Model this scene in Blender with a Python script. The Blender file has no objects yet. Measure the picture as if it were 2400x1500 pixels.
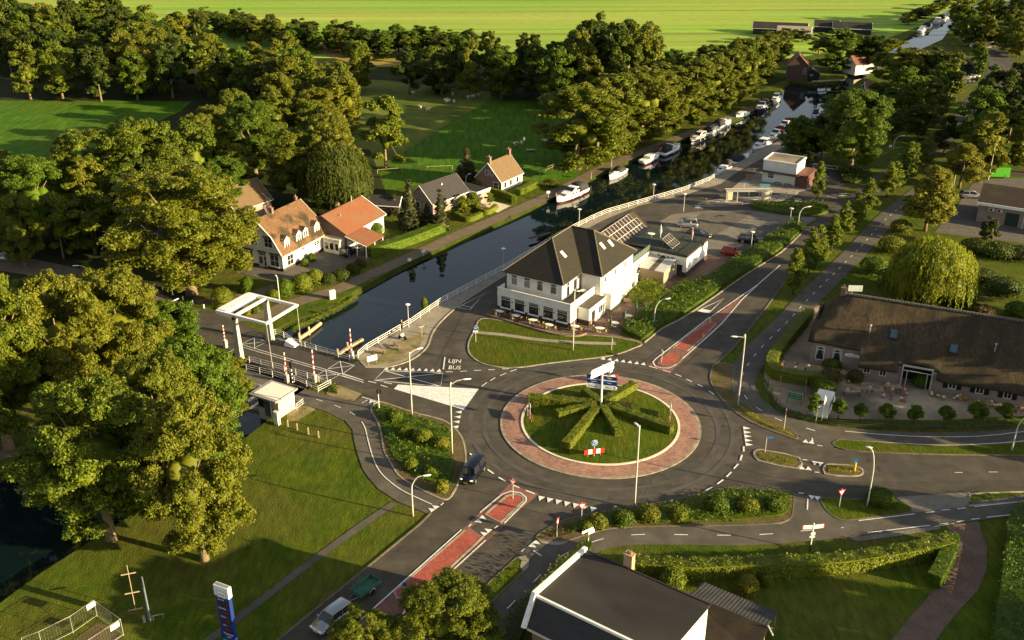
import bpy, math, random
import numpy as np
from mathutils import Vector, Matrix
from mathutils.geometry import tessellate_polygon
R = math.radians
random.seed(7)

# ---------------------------------------------------------------- camera, light, exposure
SC = bpy.context.scene
COL = SC.collection
PITCH, FPX, CAMH = R(25.25), 2405.3, 68.0
cam_d = bpy.data.cameras.new('camera'); cam = bpy.data.objects.new('camera', cam_d); COL.objects.link(cam)
cam.location = (0, 0, CAMH); cam.rotation_euler = (R(90)-PITCH, 0, 0)
cam_d.sensor_width = 36; cam_d.lens = 36*FPX/2400; cam_d.clip_end = 8000; cam_d.clip_start = .5
SC.camera = cam

SUN_EL, SUN_AZ = 13.0, -20.0           # azimuth measured counter-clockwise from +X
w = bpy.data.worlds.new('World'); SC.world = w; w.use_nodes = True
wn = w.node_tree; wn.nodes.clear()
sky = wn.nodes.new('ShaderNodeTexSky'); sky.sky_type = 'NISHITA'; sky.sun_disc = False
sky.sun_elevation = R(SUN_EL); sky.sun_rotation = R(90-SUN_AZ); sky.dust_density = 1.0; sky.air_density = 1.0
bg = wn.nodes.new('ShaderNodeBackground'); bg.inputs[1].default_value = .066
wo = wn.nodes.new('ShaderNodeOutputWorld')
hs_ = wn.nodes.new('ShaderNodeHueSaturation'); hs_.inputs['Saturation'].default_value = .52; wn.links.new(sky.outputs[0], hs_.inputs['Color']); wn.links.new(hs_.outputs[0], bg.inputs[0]); wn.links.new(bg.outputs[0], wo.inputs[0])
sd = bpy.data.lights.new('sun', 'SUN'); sd.energy = 5.0; sd.angle = R(.5); sd.color = (1, .80, .44)
sun = bpy.data.objects.new('sun', sd); COL.objects.link(sun)
_d = Vector((math.cos(R(SUN_AZ))*math.cos(R(SUN_EL)), math.sin(R(SUN_AZ))*math.cos(R(SUN_EL)), math.sin(R(SUN_EL))))
sun.rotation_euler = _d.to_track_quat('Z', 'Y').to_euler(); sun.location = (60, 0, 90)
SC.view_settings.view_transform = 'Standard'; SC.view_settings.look = 'None'
SC.view_settings.exposure = 1.7; SC.view_settings.gamma = 1; SC.view_settings.use_curve_mapping = False

# ---------------------------------------------------------------- surveying: picture point -> place on the ground plane
_cp, _sp = math.cos(PITCH), math.sin(PITCH)
def G(px, py, z=0.0):
    u = (750-py)/FPX; v = (px-1200)/FPX
    dy = _cp+u*_sp; dz = -_sp+u*_cp
    t = (z-CAMH)/dz
    return (v*t, dy*t)
def GG(pts, z=0.0): return [G(a, b, z) for a, b in pts]
def height_at(px, py_base, py_top):
    X, Y = G(px, py_base)
    # height whose image row is py_top above ground point (X, Y)
    u = (750-py_top)/FPX
    # (Y*sp + dz*cp) = u*(Y*cp - dz*sp)
    dz = (u*Y*_cp - Y*_sp)/(_cp+u*_sp)
    return dz+CAMH
def mpp(px, py):      # metres per photo pixel, across, at a ground point
    X, Y = G(px, py); return (Y*_cp+CAMH*_sp)/FPX

# ---------------------------------------------------------------- materials
MATS = {}
def _n(nt, t, **k):
    x = nt.nodes.new(t)
    for a, b in k.items(): setattr(x, a, b)
    return x
def mat(name, c1, c2=None, scale=2.0, streak=None, tracks=None, rough=.85, metal=0.0, bump=0.0, bscale=None, world=False, detail=6, c3=None, s3=.2, spec=.3, emit=None, stretch=None, f=(.35, .65)):
    if name in MATS: return MATS[name]
    m = bpy.data.materials.new(name); m.use_nodes = True; nt = m.node_tree
    p = nt.nodes['Principled BSDF']
    p.inputs['Roughness'].default_value = rough; p.inputs['Metallic'].default_value = metal
    p.inputs['Specular IOR Level'].default_value = spec
    p.inputs['Base Color'].default_value = (*c1, 1)
    co = None
    def coords():
        nonlocal co
        if co is None:
            if world: co = _n(nt, 'ShaderNodeNewGeometry').outputs['Position']
            else: co = _n(nt, 'ShaderNodeTexCoord').outputs['Object']
            if stretch:
                mp = _n(nt, 'ShaderNodeMapping'); mp.inputs['Scale'].default_value = stretch[:3]
                if len(stretch) > 3: mp.inputs['Rotation'].default_value = (0, 0, stretch[3])
                nt.links.new(co, mp.inputs[0]); co = mp.outputs[0]
        return co
    if c2 is not None:
        nz = _n(nt, 'ShaderNodeTexNoise'); nz.inputs['Scale'].default_value = scale; nz.inputs['Detail'].default_value = detail
        nt.links.new(coords(), nz.inputs['Vector'])
        mr = _n(nt, 'ShaderNodeMapRange'); mr.inputs[1].default_value = f[0]; mr.inputs[2].default_value = f[1]
        nt.links.new(nz.outputs[0], mr.inputs[0])
        mx = _n(nt, 'ShaderNodeMix', data_type='RGBA'); mx.inputs[6].default_value = (*c1, 1); mx.inputs[7].default_value = (*c2, 1)
        nt.links.new(mr.outputs[0], mx.inputs[0]); out = mx.outputs[2]
        if c3 is not None:
            nz2 = _n(nt, 'ShaderNodeTexNoise'); nz2.inputs['Scale'].default_value = s3; nz2.inputs['Detail'].default_value = 4
            nt.links.new(coords(), nz2.inputs['Vector'])
            mr2 = _n(nt, 'ShaderNodeMapRange'); mr2.inputs[1].default_value = .42; mr2.inputs[2].default_value = .68
            nt.links.new(nz2.outputs[0], mr2.inputs[0])
            mx2 = _n(nt, 'ShaderNodeMix', data_type='RGBA'); mx2.inputs[7].default_value = (*c3, 1)
            nt.links.new(out, mx2.inputs[6]); nt.links.new(mr2.outputs[0], mx2.inputs[0]); out = mx2.outputs[2]
        for sc3, lo_, hi_, rot_ in (streak or ()):
            mp3 = _n(nt, 'ShaderNodeMapping'); mp3.inputs['Scale'].default_value = sc3; mp3.inputs['Rotation'].default_value = (0, 0, R(rot_)); nt.links.new(coords(), mp3.inputs[0])
            n4 = _n(nt, 'ShaderNodeTexNoise'); n4.inputs['Scale'].default_value = 1; n4.inputs['Detail'].default_value = 5; nt.links.new(mp3.outputs[0], n4.inputs['Vector'])
            m4 = _n(nt, 'ShaderNodeMapRange'); m4.inputs[1].default_value = .34; m4.inputs[2].default_value = .66; m4.inputs[3].default_value = lo_; m4.inputs[4].default_value = hi_; nt.links.new(n4.outputs[0], m4.inputs[0])
            x4 = _n(nt, 'ShaderNodeMix', data_type='RGBA', blend_type='MULTIPLY'); x4.inputs[0].default_value = 1; nt.links.new(out, x4.inputs[6]); nt.links.new(m4.outputs[0], x4.inputs[7]); out = x4.outputs[2]
        nt.links.new(out, p.inputs['Base Color'])
    if bump:
        bn = _n(nt, 'ShaderNodeTexNoise'); bn.inputs['Scale'].default_value = bscale or scale*4; bn.inputs['Detail'].default_value = 5
        nt.links.new(coords(), bn.inputs['Vector'])
        bp = _n(nt, 'ShaderNodeBump'); bp.inputs['Strength'].default_value = bump; bp.inputs['Distance'].default_value = .1
        nt.links.new(bn.outputs[0], bp.inputs['Height']); nt.links.new(bp.outputs[0], p.inputs['Normal'])
    if emit:
        p.inputs['Emission Color'].default_value = (*emit[:3], 1); p.inputs['Emission Strength'].default_value = emit[3]
    MATS[name] = m
    return m
def leaf_mat(name, c1, c2, c3=None, trans=.35):
    m = bpy.data.materials.new(name); m.use_nodes = True; nt = m.node_tree
    p = nt.nodes['Principled BSDF']; p.inputs['Roughness'].default_value = .55; p.inputs['Specular IOR Level'].default_value = .25
    g = _n(nt, 'ShaderNodeNewGeometry'); oi = _n(nt, 'ShaderNodeObjectInfo')
    nz = _n(nt, 'ShaderNodeTexNoise'); nz.inputs['Scale'].default_value = .9; nz.inputs['Detail'].default_value = 3
    nt.links.new(g.outputs['Position'], nz.inputs['Vector'])
    ad = _n(nt, 'ShaderNodeMath', operation='MULTIPLY_ADD'); ad.inputs[1].default_value = .7; ad.inputs[2].default_value = -.35
    nt.links.new(g.outputs['Random Per Island'], ad.inputs[0])
    sm = _n(nt, 'ShaderNodeMath', operation='ADD'); nt.links.new(ad.outputs[0], sm.inputs[0]); nt.links.new(nz.outputs[0], sm.inputs[1])
    mr = _n(nt, 'ShaderNodeMapRange'); mr.inputs[1].default_value = .2; mr.inputs[2].default_value = .8
    nt.links.new(sm.outputs[0], mr.inputs[0])
    mx = _n(nt, 'ShaderNodeMix', data_type='RGBA'); mx.inputs[6].default_value = (*c1, 1); mx.inputs[7].default_value = (*c2, 1)
    nt.links.new(mr.outputs[0], mx.inputs[0])
    mx2 = _n(nt, 'ShaderNodeMix', data_type='RGBA'); mx2.inputs[7].default_value = (*(c3 or c2), 1)
    rr = _n(nt, 'ShaderNodeMath', operation='MULTIPLY'); rr.inputs[1].default_value = .75 if c3 else 0.0
    nt.links.new(oi.outputs['Random'], rr.inputs[0]); nt.links.new(rr.outputs[0], mx2.inputs[0]); nt.links.new(mx.outputs[2], mx2.inputs[6])
    nt.links.new(mx2.outputs[2], p.inputs['Base Color'])
    tr = _n(nt, 'ShaderNodeBsdfTranslucent'); nt.links.new(mx2.outputs[2], tr.inputs[0])
    ms = _n(nt, 'ShaderNodeMixShader'); ms.inputs[0].default_value = trans
    o = nt.nodes['Material Output']
    nt.links.new(p.outputs[0], ms.inputs[1]); nt.links.new(tr.outputs[0], ms.inputs[2]); nt.links.new(ms.outputs[0], o.inputs[0])
    MATS[name] = m
    return m
def brick_mat(name, c1, c2, mortar, bw=.22, bh=.07, rough=.9, world=True, rot=0.0, var=.5, msize=.012, dirt=None, frac=.5, scale=1.0, axes=None):
    if name in MATS: return MATS[name]
    m = bpy.data.materials.new(name); m.use_nodes = True; nt = m.node_tree
    p = nt.nodes['Principled BSDF']; p.inputs['Roughness'].default_value = rough; p.inputs['Specular IOR Level'].default_value = .25
    co = _n(nt, 'ShaderNodeNewGeometry').outputs['Position'] if world else _n(nt, 'ShaderNodeTexCoord').outputs['Object']
    mp = _n(nt, 'ShaderNodeMapping'); mp.inputs['Rotation'].default_value = axes or (0, 0, rot)
    nt.links.new(co, mp.inputs[0])
    b = _n(nt, 'ShaderNodeTexBrick'); b.inputs['Scale'].default_value = scale; b.inputs['Brick Width'].default_value = bw; b.inputs['Row Height'].default_value = bh
    b.inputs['Mortar Size'].default_value = msize; b.inputs['Color1'].default_value = (*c1, 1); b.inputs['Color2'].default_value = (*c2, 1); b.inputs['Mortar'].default_value = (*mortar, 1)
    b.offset = frac; b.inputs['Bias'].default_value = 0
    nt.links.new(mp.outputs[0], b.inputs[0])
    nz = _n(nt, 'ShaderNodeTexNoise'); nz.inputs['Scale'].default_value = .6; nz.inputs['Detail'].default_value = 6
    nt.links.new(co, nz.inputs['Vector'])
    mr = _n(nt, 'ShaderNodeMapRange'); mr.inputs[1].default_value = .3; mr.inputs[2].default_value = .7; mr.inputs[3].default_value = 1-var*.5; mr.inputs[4].default_value = 1+var*.3
    nt.links.new(nz.outputs[0], mr.inputs[0])
    mu = _n(nt, 'ShaderNodeMix', data_type='RGBA', blend_type='MULTIPLY'); mu.inputs[0].default_value = 1
    nt.links.new(b.outputs[0], mu.inputs[6]); nt.links.new(mr.outputs[0], mu.inputs[7])
    nt.links.new(mu.outputs[2], p.inputs['Base Color'])
    bp = _n(nt, 'ShaderNodeBump'); bp.inputs['Strength'].default_value = .5; bp.inputs['Distance'].default_value = .02; bp.invert = True
    nt.links.new(b.outputs['Fac'], bp.inputs['Height']); nt.links.new(bp.outputs[0], p.inputs['Normal'])
    MATS[name] = m
    return m
def roof_mat(name, c1, c2, course=.33, c3=None, colw=.25, rough=.8, nscale=1.2):
    # tiles: courses run along local x (ridge direction), counted by local z height, ribs along x
    m = bpy.data.materials.new(name); m.use_nodes = True; nt = m.node_tree
    p = nt.nodes['Principled BSDF']; p.inputs['Roughness'].default_value = rough; p.inputs['Specular IOR Level'].default_value = .3
    tc = _n(nt, 'ShaderNodeTexCoord'); sp = _n(nt, 'ShaderNodeSeparateXYZ'); nt.links.new(tc.outputs['Object'], sp.inputs[0])
    def saw(src, per):
        d = _n(nt, 'ShaderNodeMath', operation='DIVIDE'); d.inputs[1].default_value = per; nt.links.new(src, d.inputs[0])
        fr = _n(nt, 'ShaderNodeMath', operation='FRACT'); nt.links.new(d.outputs[0], fr.inputs[0]); return fr.outputs[0]
    sz = saw(sp.outputs[2], course)
    nz = _n(nt, 'ShaderNodeTexNoise'); nz.inputs['Scale'].default_value = nscale; nz.inputs['Detail'].default_value = 7
    nt.links.new(tc.outputs['Object'], nz.inputs['Vector'])
    nz2 = _n(nt, 'ShaderNodeTexWhiteNoise'); 
    sn = _n(nt, 'ShaderNodeVectorMath', operation='SNAP'); sn.inputs[1].default_value = (colw, colw, course)
    nt.links.new(tc.outputs['Object'], sn.inputs[0]); nt.links.new(sn.outputs[0], nz2.inputs['Vector'])
    mr = _n(nt, 'ShaderNodeMapRange'); mr.inputs[1].default_value = .3; mr.inputs[2].default_value = .7; nt.links.new(nz.outputs[0], mr.inputs[0])
    mx = _n(nt, 'ShaderNodeMix', data_type='RGBA'); mx.inputs[6].default_value = (*c1, 1); mx.inputs[7].default_value = (*c2, 1)
    av = _n(nt, 'ShaderNodeMath', operation='MULTIPLY_ADD'); av.inputs[1].default_value = .5
    hv = _n(nt, 'ShaderNodeMath', operation='MULTIPLY'); hv.inputs[1].default_value = .5
    nt.links.new(nz2.outputs[0], av.inputs[0]); nt.links.new(mr.outputs[0], hv.inputs[0]); nt.links.new(hv.outputs[0], av.inputs[2])
    nt.links.new(av.outputs[0], mx.inputs[0]); out = mx.outputs[2]
    if c3:
        n3 = _n(nt, 'ShaderNodeTexNoise'); n3.inputs['Scale'].default_value = .35; n3.inputs['Detail'].default_value = 8
        nt.links.new(tc.outputs['Object'], n3.inputs['Vector'])
        m3 = _n(nt, 'ShaderNodeMapRange'); m3.inputs[1].default_value = .48; m3.inputs[2].default_value = .62; nt.links.new(n3.outputs[0], m3.inputs[0])
        x3 = _n(nt, 'ShaderNodeMix', data_type='RGBA'); x3.inputs[7].default_value = (*c3, 1); nt.links.new(m3.outputs[0], x3.inputs[0]); nt.links.new(out, x3.inputs[6]); out = x3.outputs[2]
    nt.links.new(out, p.inputs['Base Color'])
    bp = _n(nt, 'ShaderNodeBump'); bp.inputs['Strength'].default_value = .8; bp.inputs['Distance'].default_value = .05; bp.invert = True
    nt.links.new(sz, bp.inputs['Height']); nt.links.new(bp.outputs[0], p.inputs['Normal'])
    MATS[name] = m
    return m

# ---------------------------------------------------------------- objects
def tag(o, label=None, cat=None, group=None, kind=None):
    if label: o['label'] = label
    if cat: o['category'] = cat
    if group: o['group'] = group
    if kind: o['kind'] = kind
    return o
def empty(name, loc=(0, 0, 0), rz=0.0, label=None, cat=None, group=None):
    o = bpy.data.objects.new(name, None); COL.objects.link(o); o.location = loc if len(loc) == 3 else (*loc, 0); o.rotation_euler = (0, 0, rz)
    o.empty_display_size = .5
    return tag(o, label, cat, group)
def copy_tree(o, parent=None):
    c = o.copy(); COL.objects.link(c)
    if parent is not None: c.parent = parent
    for ch in list(o.children): copy_tree(ch, c)
    return c
def place(proto, used, loc, rz=0, sc=None, label=None, group=None):
    o = copy_tree(proto) if used.get(proto.name) else proto
    used[proto.name] = True
    o.location = loc if len(loc) == 3 else (*loc, 0); o.rotation_euler = (0, 0, rz)
    if sc: o.scale = sc if hasattr(sc, '__len__') else (sc, sc, sc)
    if label: o['label'] = label
    if group: o['group'] = group
    return o
USED = {}
def link_mesh(name, me, parent=None):
    o = bpy.data.objects.new(name, me); COL.objects.link(o)
    if parent is not None: o.parent = parent
    return o
class MB:
    def __init__(s): s.v = []; s.f = []; s.m = []; s.M = Matrix.Identity(4)
    def add(s, vs, fs, mi=0):
        n = len(s.v); s.v += [tuple(s.M @ Vector(v)) for v in vs]; s.f += [tuple(i+n for i in f) for f in fs]; s.m += [mi]*len(fs); return s
    def box(s, c, d, rz=0, mi=0, rx=0, ry=0):
        h = [x/2 for x in d]; mt = Matrix.Rotation(rz, 3, 'Z') @ Matrix.Rotation(ry, 3, 'Y') @ Matrix.Rotation(rx, 3, 'X')
        vs = [Vector(c)+mt @ Vector((sx*h[0], sy*h[1], sz*h[2])) for sz in (-1, 1) for sy in (-1, 1) for sx in (-1, 1)]
        return s.add(vs, [(0, 2, 3, 1), (4, 5, 7, 6), (0, 1, 5, 4), (2, 6, 7, 3), (0, 4, 6, 2), (1, 3, 7, 5)], mi)
    def b2(s, a, b, mi=0):   # box by min / max corner
        return s.box([(a[i]+b[i])/2 for i in range(3)], [abs(b[i]-a[i]) for i in range(3)], mi=mi)
    def tube(s, pts, r, n=6, mi=0, cap=True):
        pts = [Vector(p) for p in pts]; rs = r if hasattr(r, '__len__') else [r]*len(pts)
        vs = []; fs = []
        ref = None
        for i, p in enumerate(pts):
            t = (pts[min(i+1, len(pts)-1)]-pts[max(i-1, 0)]).normalized()
            if ref is None: ref = Vector((0, 0, 1)) if abs(t.z) < .9 else Vector((1, 0, 0))
            a = t.cross(ref).normalized(); b = t.cross(a); ref = -a.cross(t) if False else ref
            if abs(t.dot(ref)) > .97: ref = Vector((1, 0, 0)) if abs(t.x) < .9 else Vector((0, 1, 0)); a = t.cross(ref).normalized(); b = t.cross(a)
            for k in range(n):
                an = 2*math.pi*k/n; vs.append(p+(a*math.cos(an)+b*math.sin(an))*rs[i])
        for i in range(len(pts)-1):
            for k in range(n):
                k2 = (k+1) % n; fs.append((i*n+k, i*n+k2, (i+1)*n+k2, (i+1)*n+k))
        if cap: fs.append(tuple(range(n))[::-1]); fs.append(tuple((len(pts)-1)*n+k for k in range(n)))
        return s.add(vs, fs, mi)
    def cyl(s, p0, p1, r0, r1=None, n=10, mi=0): return s.tube([p0, p1], [r0, r0 if r1 is None else r1], n, mi)
    def prism(s, poly, z0, z1, mi=0, mtop=None):
        n = len(poly)
        ar = sum(poly[i][0]*poly[(i+1) % n][1]-poly[(i+1) % n][0]*poly[i][1] for i in range(n))
        if ar < 0: poly = poly[::-1]
        vs = [(x, y, z0) for x, y in poly]+[(x, y, z1) for x, y in poly]
        s.add(vs, [(i, (i+1) % n, n+(i+1) % n, n+i) for i in range(n)], mi)
        tr = tessellate_polygon([[Vector((x, y, 0)) for x, y in poly]])
        tr = [fix_tri(poly, t) for t in tr]
        s.add([(x, y, z1) for x, y in poly], tr, mi if mtop is None else mtop)
        return s
    def sheet(s, poly, z, mi=0, holes=()):
        rings = [list(poly)]+[list(h) for h in holes]
        tr = tessellate_polygon([[Vector((x, y, 0)) for x, y in r] for r in rings])
        flat = [p for r in rings for p in r]
        s.add([(x, y, z) for x, y in flat], [fix_tri(flat, t) for t in tr], mi); return s
    def poly(s, pts, mi=0): return s.add(pts, [tuple(range(len(pts)))], mi)
    def ell(s, c, r, seg=10, ring=6, mi=0, z0=-1.0):
        vs = []; fs = []
        for i in range(ring+1):
            ph = -math.pi/2+math.pi*i/ring
            for k in range(seg):
                th = 2*math.pi*k/seg
                vs.append((c[0]+r[0]*math.cos(ph)*math.cos(th), c[1]+r[1]*math.cos(ph)*math.sin(th), c[2]+r[2]*max(z0, math.sin(ph))))
        for i in range(ring):
            for k in range(seg): fs.append((i*seg+k, i*seg+(k+1) % seg, (i+1)*seg+(k+1) % seg, (i+1)*seg+k))
        return s.add(vs, fs, mi)
    def loft(s, secs, mi=0, cap=True, closed=True):
        n = len(secs[0]); vs = [p for q in secs for p in q]; fs = []
        for i in range(len(secs)-1):
            for k in range(n if closed else n-1): fs.append((i*n+k, i*n+(k+1) % n, (i+1)*n+(k+1) % n, (i+1)*n+k))
        if cap: fs.append(tuple(range(n))[::-1]); fs.append(tuple((len(secs)-1)*n+k for k in range(n)))
        return s.add(vs, fs, mi)
    def build(s, name, mats, parent=None, smooth=False, bevel=0):
        me = bpy.data.meshes.new(name); me.from_pydata([tuple(v) for v in s.v], [], s.f)
        mats = mats if isinstance(mats, (list, tuple)) else [mats]
        for m in mats: me.materials.append(m)
        if len(mats) > 1: me.polygons.foreach_set('material_index', s.m)
        if smooth:
            me.polygons.foreach_set('use_smooth', [True]*len(me.polygons))
        me.update()
        o = link_mesh(name, me, parent)
        if bevel:
            b = o.modifiers.new('bevel', 'BEVEL'); b.width = bevel; b.segments = 2; b.limit_method = 'ANGLE'
        return o
def fix_tri(P, t):
    a, b, c = [P[i] for i in t]
    cr = (b[0]-a[0])*(c[1]-a[1])-(b[1]-a[1])*(c[0]-a[0])
    return tuple(t) if cr > 0 else (t[0], t[2], t[1])
def part(name, fn, mats, parent, smooth=False, label=None):
    m = MB(); fn(m); o = m.build(name, mats, parent, smooth)
    if label: o['label'] = label
    return o
# smooth curve through points
def cr(pts, n=6, closed=False):
    P = [Vector((*p, 0) if len(p) == 2 else p) for p in pts]; out = []
    N = len(P); rng = range(N if closed else N-1)
    for i in rng:
        if closed: p0, p1, p2, p3 = P[(i-1) % N], P[i], P[(i+1) % N], P[(i+2) % N]
        else: p0, p1, p2, p3 = P[max(i-1, 0)], P[i], P[i+1], P[min(i+2, N-1)]
        for k in range(n):
            t = k/n
            q = .5*((2*p1)+(p2-p0)*t+(2*p0-5*p1+4*p2-p3)*t*t+(3*p1-p0-3*p2+p3)*t**3)
            out.append(tuple(q[:len(pts[0])]))
    if not closed: out.append(tuple(P[-1][:len(pts[0])]))
    return out
def offset(pts, d, closed=False):
    n = len(pts); out = []
    for i in range(n):
        if closed: a, b = pts[(i-1) % n], pts[(i+1) % n]
        else: a, b = pts[max(i-1, 0)], pts[min(i+1, n-1)]
        dx, dy = b[0]-a[0], b[1]-a[1]; l = math.hypot(dx, dy) or 1
        out.append((pts[i][0]-dy/l*d, pts[i][1]+dx/l*d))
    return out
def ribbon(m, path, w, z, mi=0, closed=False, h=0):
    a = offset(path, w/2, closed); b = offset(path, -w/2, closed); n = len(path)
    vs = [(x, y, z) for x, y in a]+[(x, y, z) for x, y in b]
    fs = [(n+i, n+(i+1) % n, (i+1) % n, i) for i in range(n if closed else n-1)]
    m.add(vs, fs, mi)
    if h:
        for side, sg in ((a, 1), (b, -1)):
            vs = [(x, y, z) for x, y in side]+[(x, y, z-h) for x, y in side]
            fs = [((i, (i+1) % n, n+(i+1) % n, n+i) if sg > 0 else (n+i, n+(i+1) % n, (i+1) % n, i)) for i in range(n if closed else n-1)]
            m.add(vs, fs, mi)
        if not closed:
            for i in (0, n-1): m.add([(*a[i], z), (*b[i], z), (*b[i], z-h), (*a[i], z-h)], [(0, 1, 2, 3)], mi)
def dashes(m, path, w, z, on, off, mi=0, start=0):
    # walk the path and lay dashes
    L = [0]
    for a, b in zip(path, path[1:]): L.append(L[-1]+math.hypot(b[0]-a[0], b[1]-a[1]))
    def at(s):
        s = max(0, min(s, L[-1]-1e-6))
        for i in range(len(L)-1):
            if L[i+1] > s:
                t = (s-L[i])/(L[i+1]-L[i]); return (path[i][0]+(path[i+1][0]-path[i][0])*t, path[i][1]+(path[i+1][1]-path[i][1])*t)
        return path[-1]
    s = start
    while s < L[-1]:
        ribbon(m, [at(s), at(s+on/2), at(min(s+on, L[-1]))], w, z, mi); s += on+off
def teeth(m, a, b, n, size, z, flip=1, mi=0, ln=1.3):
    # row of give-way triangles between points a and b
    for i in range(n):
        t = (i+.5)/n; x = a[0]+(b[0]-a[0])*t; y = a[1]+(b[1]-a[1])*t
        dx, dy = b[0]-a[0], b[1]-a[1]; l = math.hypot(dx, dy); dx /= l; dy /= l; nx, ny = -dy*flip, dx*flip
        m.add([(x-dx*size/2, y-dy*size/2, z), (x+dx*size/2, y+dy*size/2, z), (x+nx*size*ln, y+ny*size*ln, z)], [(0, 1, 2) if flip > 0 else (0, 2, 1)], mi)
def seg(m, a, b, w, z, mi=0): ribbon(m, [a, b], w, z, mi)
def text_mesh(s, size, name='lettering', m=None, extrude=.01, align='CENTER', font_scale_x=1.0):
    cu = bpy.data.curves.new('txt', 'FONT'); cu.body = s; cu.size = size; cu.extrude = extrude; cu.align_x = align; cu.align_y = 'CENTER'; cu.resolution_u = 2
    o = bpy.data.objects.new('txt', cu); COL.objects.link(o)
    me = bpy.data.meshes.new_from_object(o.evaluated_get(bpy.context.evaluated_depsgraph_get()) if False else o)
    bpy.data.objects.remove(o); bpy.data.curves.remove(cu)
    me.name = name
    if m: me.materials.clear(); me.materials.append(m)
    return me
def sign_text(s, size, m, parent, loc, rot, name='lettering', extrude=.004, sx=1.0):
    me = text_mesh(s, size, name, m, extrude); o = link_mesh(name, me, parent); o.location = loc; o.rotation_euler = rot; o.scale = (sx, 1, 1); return o
# ================================================================ GROUND, WATER, ROADS
WL = -0.7
M_GRASS = mat('grass_verge', (.045, .078, .004), (.082, .104, .006), scale=.35, world=True, bump=.9, bscale=5, rough=.95, c3=(.092, .088, .014), s3=.07, spec=.1, streak=(((1.6, .5, 1), .75, 1.2, 30), ((7, 7, 1), .70, 1.3, 0)))
M_LAWN = mat('grass_lawn', (.042, .074, .003), (.070, .095, .004), scale=.8, world=True, bump=.9, bscale=6, rough=.95, c3=(.082, .088, .007), s3=.16, spec=.1, streak=(((3.5, .6, 1), .72, 1.22, 38), ((9, 9, 1), .70, 1.3, 0)))
M_MEADOW = mat('grass_meadow', (.048, .125, .005), (.068, .150, .007), scale=.25, world=True, bump=.8, bscale=3, rough=.95, c3=(.075, .13, .010), s3=.05, spec=.1, streak=(((1.2, .15, 1), .72, 1.2, 25), ((4, 4, 1), .75, 1.25, 0)))
M_FIELD = mat('field_crop', (.21, .36, .040), (.27, .39, .050), scale=.02, world=True, bump=.3, bscale=2, rough=.95, c3=(.36, .40, .075), s3=.012, spec=.1, streak=(((.004, .09, 1), .74, 1.15, 3), ((.02, .5, 1), .86, 1.1, 3), ((.8, .8, 1), .85, 1.12, 0)), stretch=(.35, 2.2, 1, R(-6)))
M_HAY = mat('dry_pasture', (.115, .150, .022), (.170, .180, .035), scale=.3, world=True, bump=.7, bscale=4, rough=.95, c3=(.060, .085, .012), s3=.06, spec=.1)
M_WHEAT = mat('stubble', (.26, .19, .045), (.31, .23, .06), scale=.5, world=True, bump=.5, bscale=3, rough=.95, spec=.1)
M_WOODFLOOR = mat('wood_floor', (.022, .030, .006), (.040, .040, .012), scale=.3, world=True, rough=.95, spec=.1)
M_ASPH = mat('asphalt', (.068, .058, .044), (.086, .074, .057), scale=.5, world=True, bump=.25, bscale=30, rough=.85, c3=(.056, .048, .038), s3=.13, spec=.25, streak=(((.5, .5, 1), .86, 1.1, 0), ((14, 14, 1), .86, 1.16, 0), ((.12, 1.1, 1), .90, 1.07, 52)))
M_ASPH2 = mat('asphalt_path', (.092, .080, .063), (.116, .101, .080), scale=.7, world=True, bump=.25, bscale=30, rough=.88, c3=(.078, .069, .056), s3=.2, spec=.25, streak=(((.6, .6, 1), .86, 1.1, 0), ((14, 14, 1), .88, 1.14, 0)))
M_TOW = mat('towpath_gravel', (.13, .098, .066), (.17, .128, .085), scale=.8, world=True, bump=.4, bscale=10, rough=.92, spec=.2)
M_PAVER = brick_mat('grey_pavers', (.165, .145, .115), (.215, .19, .15), (.08, .07, .06), bw=.42, bh=.21, rot=.9, var=.35)
M_PAVERD = brick_mat('dark_pavers', (.105, .092, .078), (.135, .118, .10), (.05, .045, .04), bw=.42, bh=.21, rot=.9, var=.35)
M_BRICKP = brick_mat('brown_brick_paving', (.145, .092, .068), (.20, .13, .09), (.07, .05, .04), bw=.22, bh=.11, rot=.6, var=.4)
M_SLAB = brick_mat('concrete_slabs', (.26, .225, .175), (.31, .27, .21), (.13, .11, .09), bw=.6, bh=.3, rot=1.02, var=.35)
M_REDRING = brick_mat('red_apron_brick', (.27, .14, .105), (.42, .235, .175), (.12, .08, .062), bw=.36, bh=.18, rot=0, var=.45, msize=.02)
M_RED = brick_mat('red_median_brick', (.32, .070, .048), (.43, .115, .08), (.16, .045, .035), bw=.4, bh=.2, rot=.9, var=.3, msize=.02)
M_REDOLD = brick_mat('worn_red_brick', (.20, .092, .072), (.255, .12, .092), (.11, .06, .05), bw=.3, bh=.15, rot=.9, var=.4)
M_KERB = mat('kerb_concrete', (.20, .17, .12), (.36, .31, .23), scale=1.1, world=True, rough=.85)
M_KERBD = mat('kerb_old', (.10, .082, .055), (.17, .14, .10), scale=1.5, world=True, rough=.9)
M_WHITE = mat('road_paint', (.58, .57, .54), (.78, .77, .73), scale=2.5, world=True, rough=.7)
M_SOIL = mat('bare_soil', (.10, .070, .040), (.16, .115, .06), scale=.8, world=True, bump=.8, bscale=6, rough=.95, c3=(.075, .075, .016), s3=.4, spec=.1)
M_GRAVEL = mat('gravel', (.30, .235, .155), (.38, .30, .20), scale=.8, world=True, bump=.5, bscale=12, rough=.92, c3=(.135, .105, .07), s3=.12)
M_SAND = mat('pale_sand', (.30, .225, .13), (.24, .18, .09), scale=1.2, world=True, bump=.5, bscale=8, rough=.95, c3=(.10, .11, .02), s3=.5)
M_WALLC = mat('quay_concrete', (.20, .17, .13), (.13, .11, .09), scale=.8, world=True, rough=.9)
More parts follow.
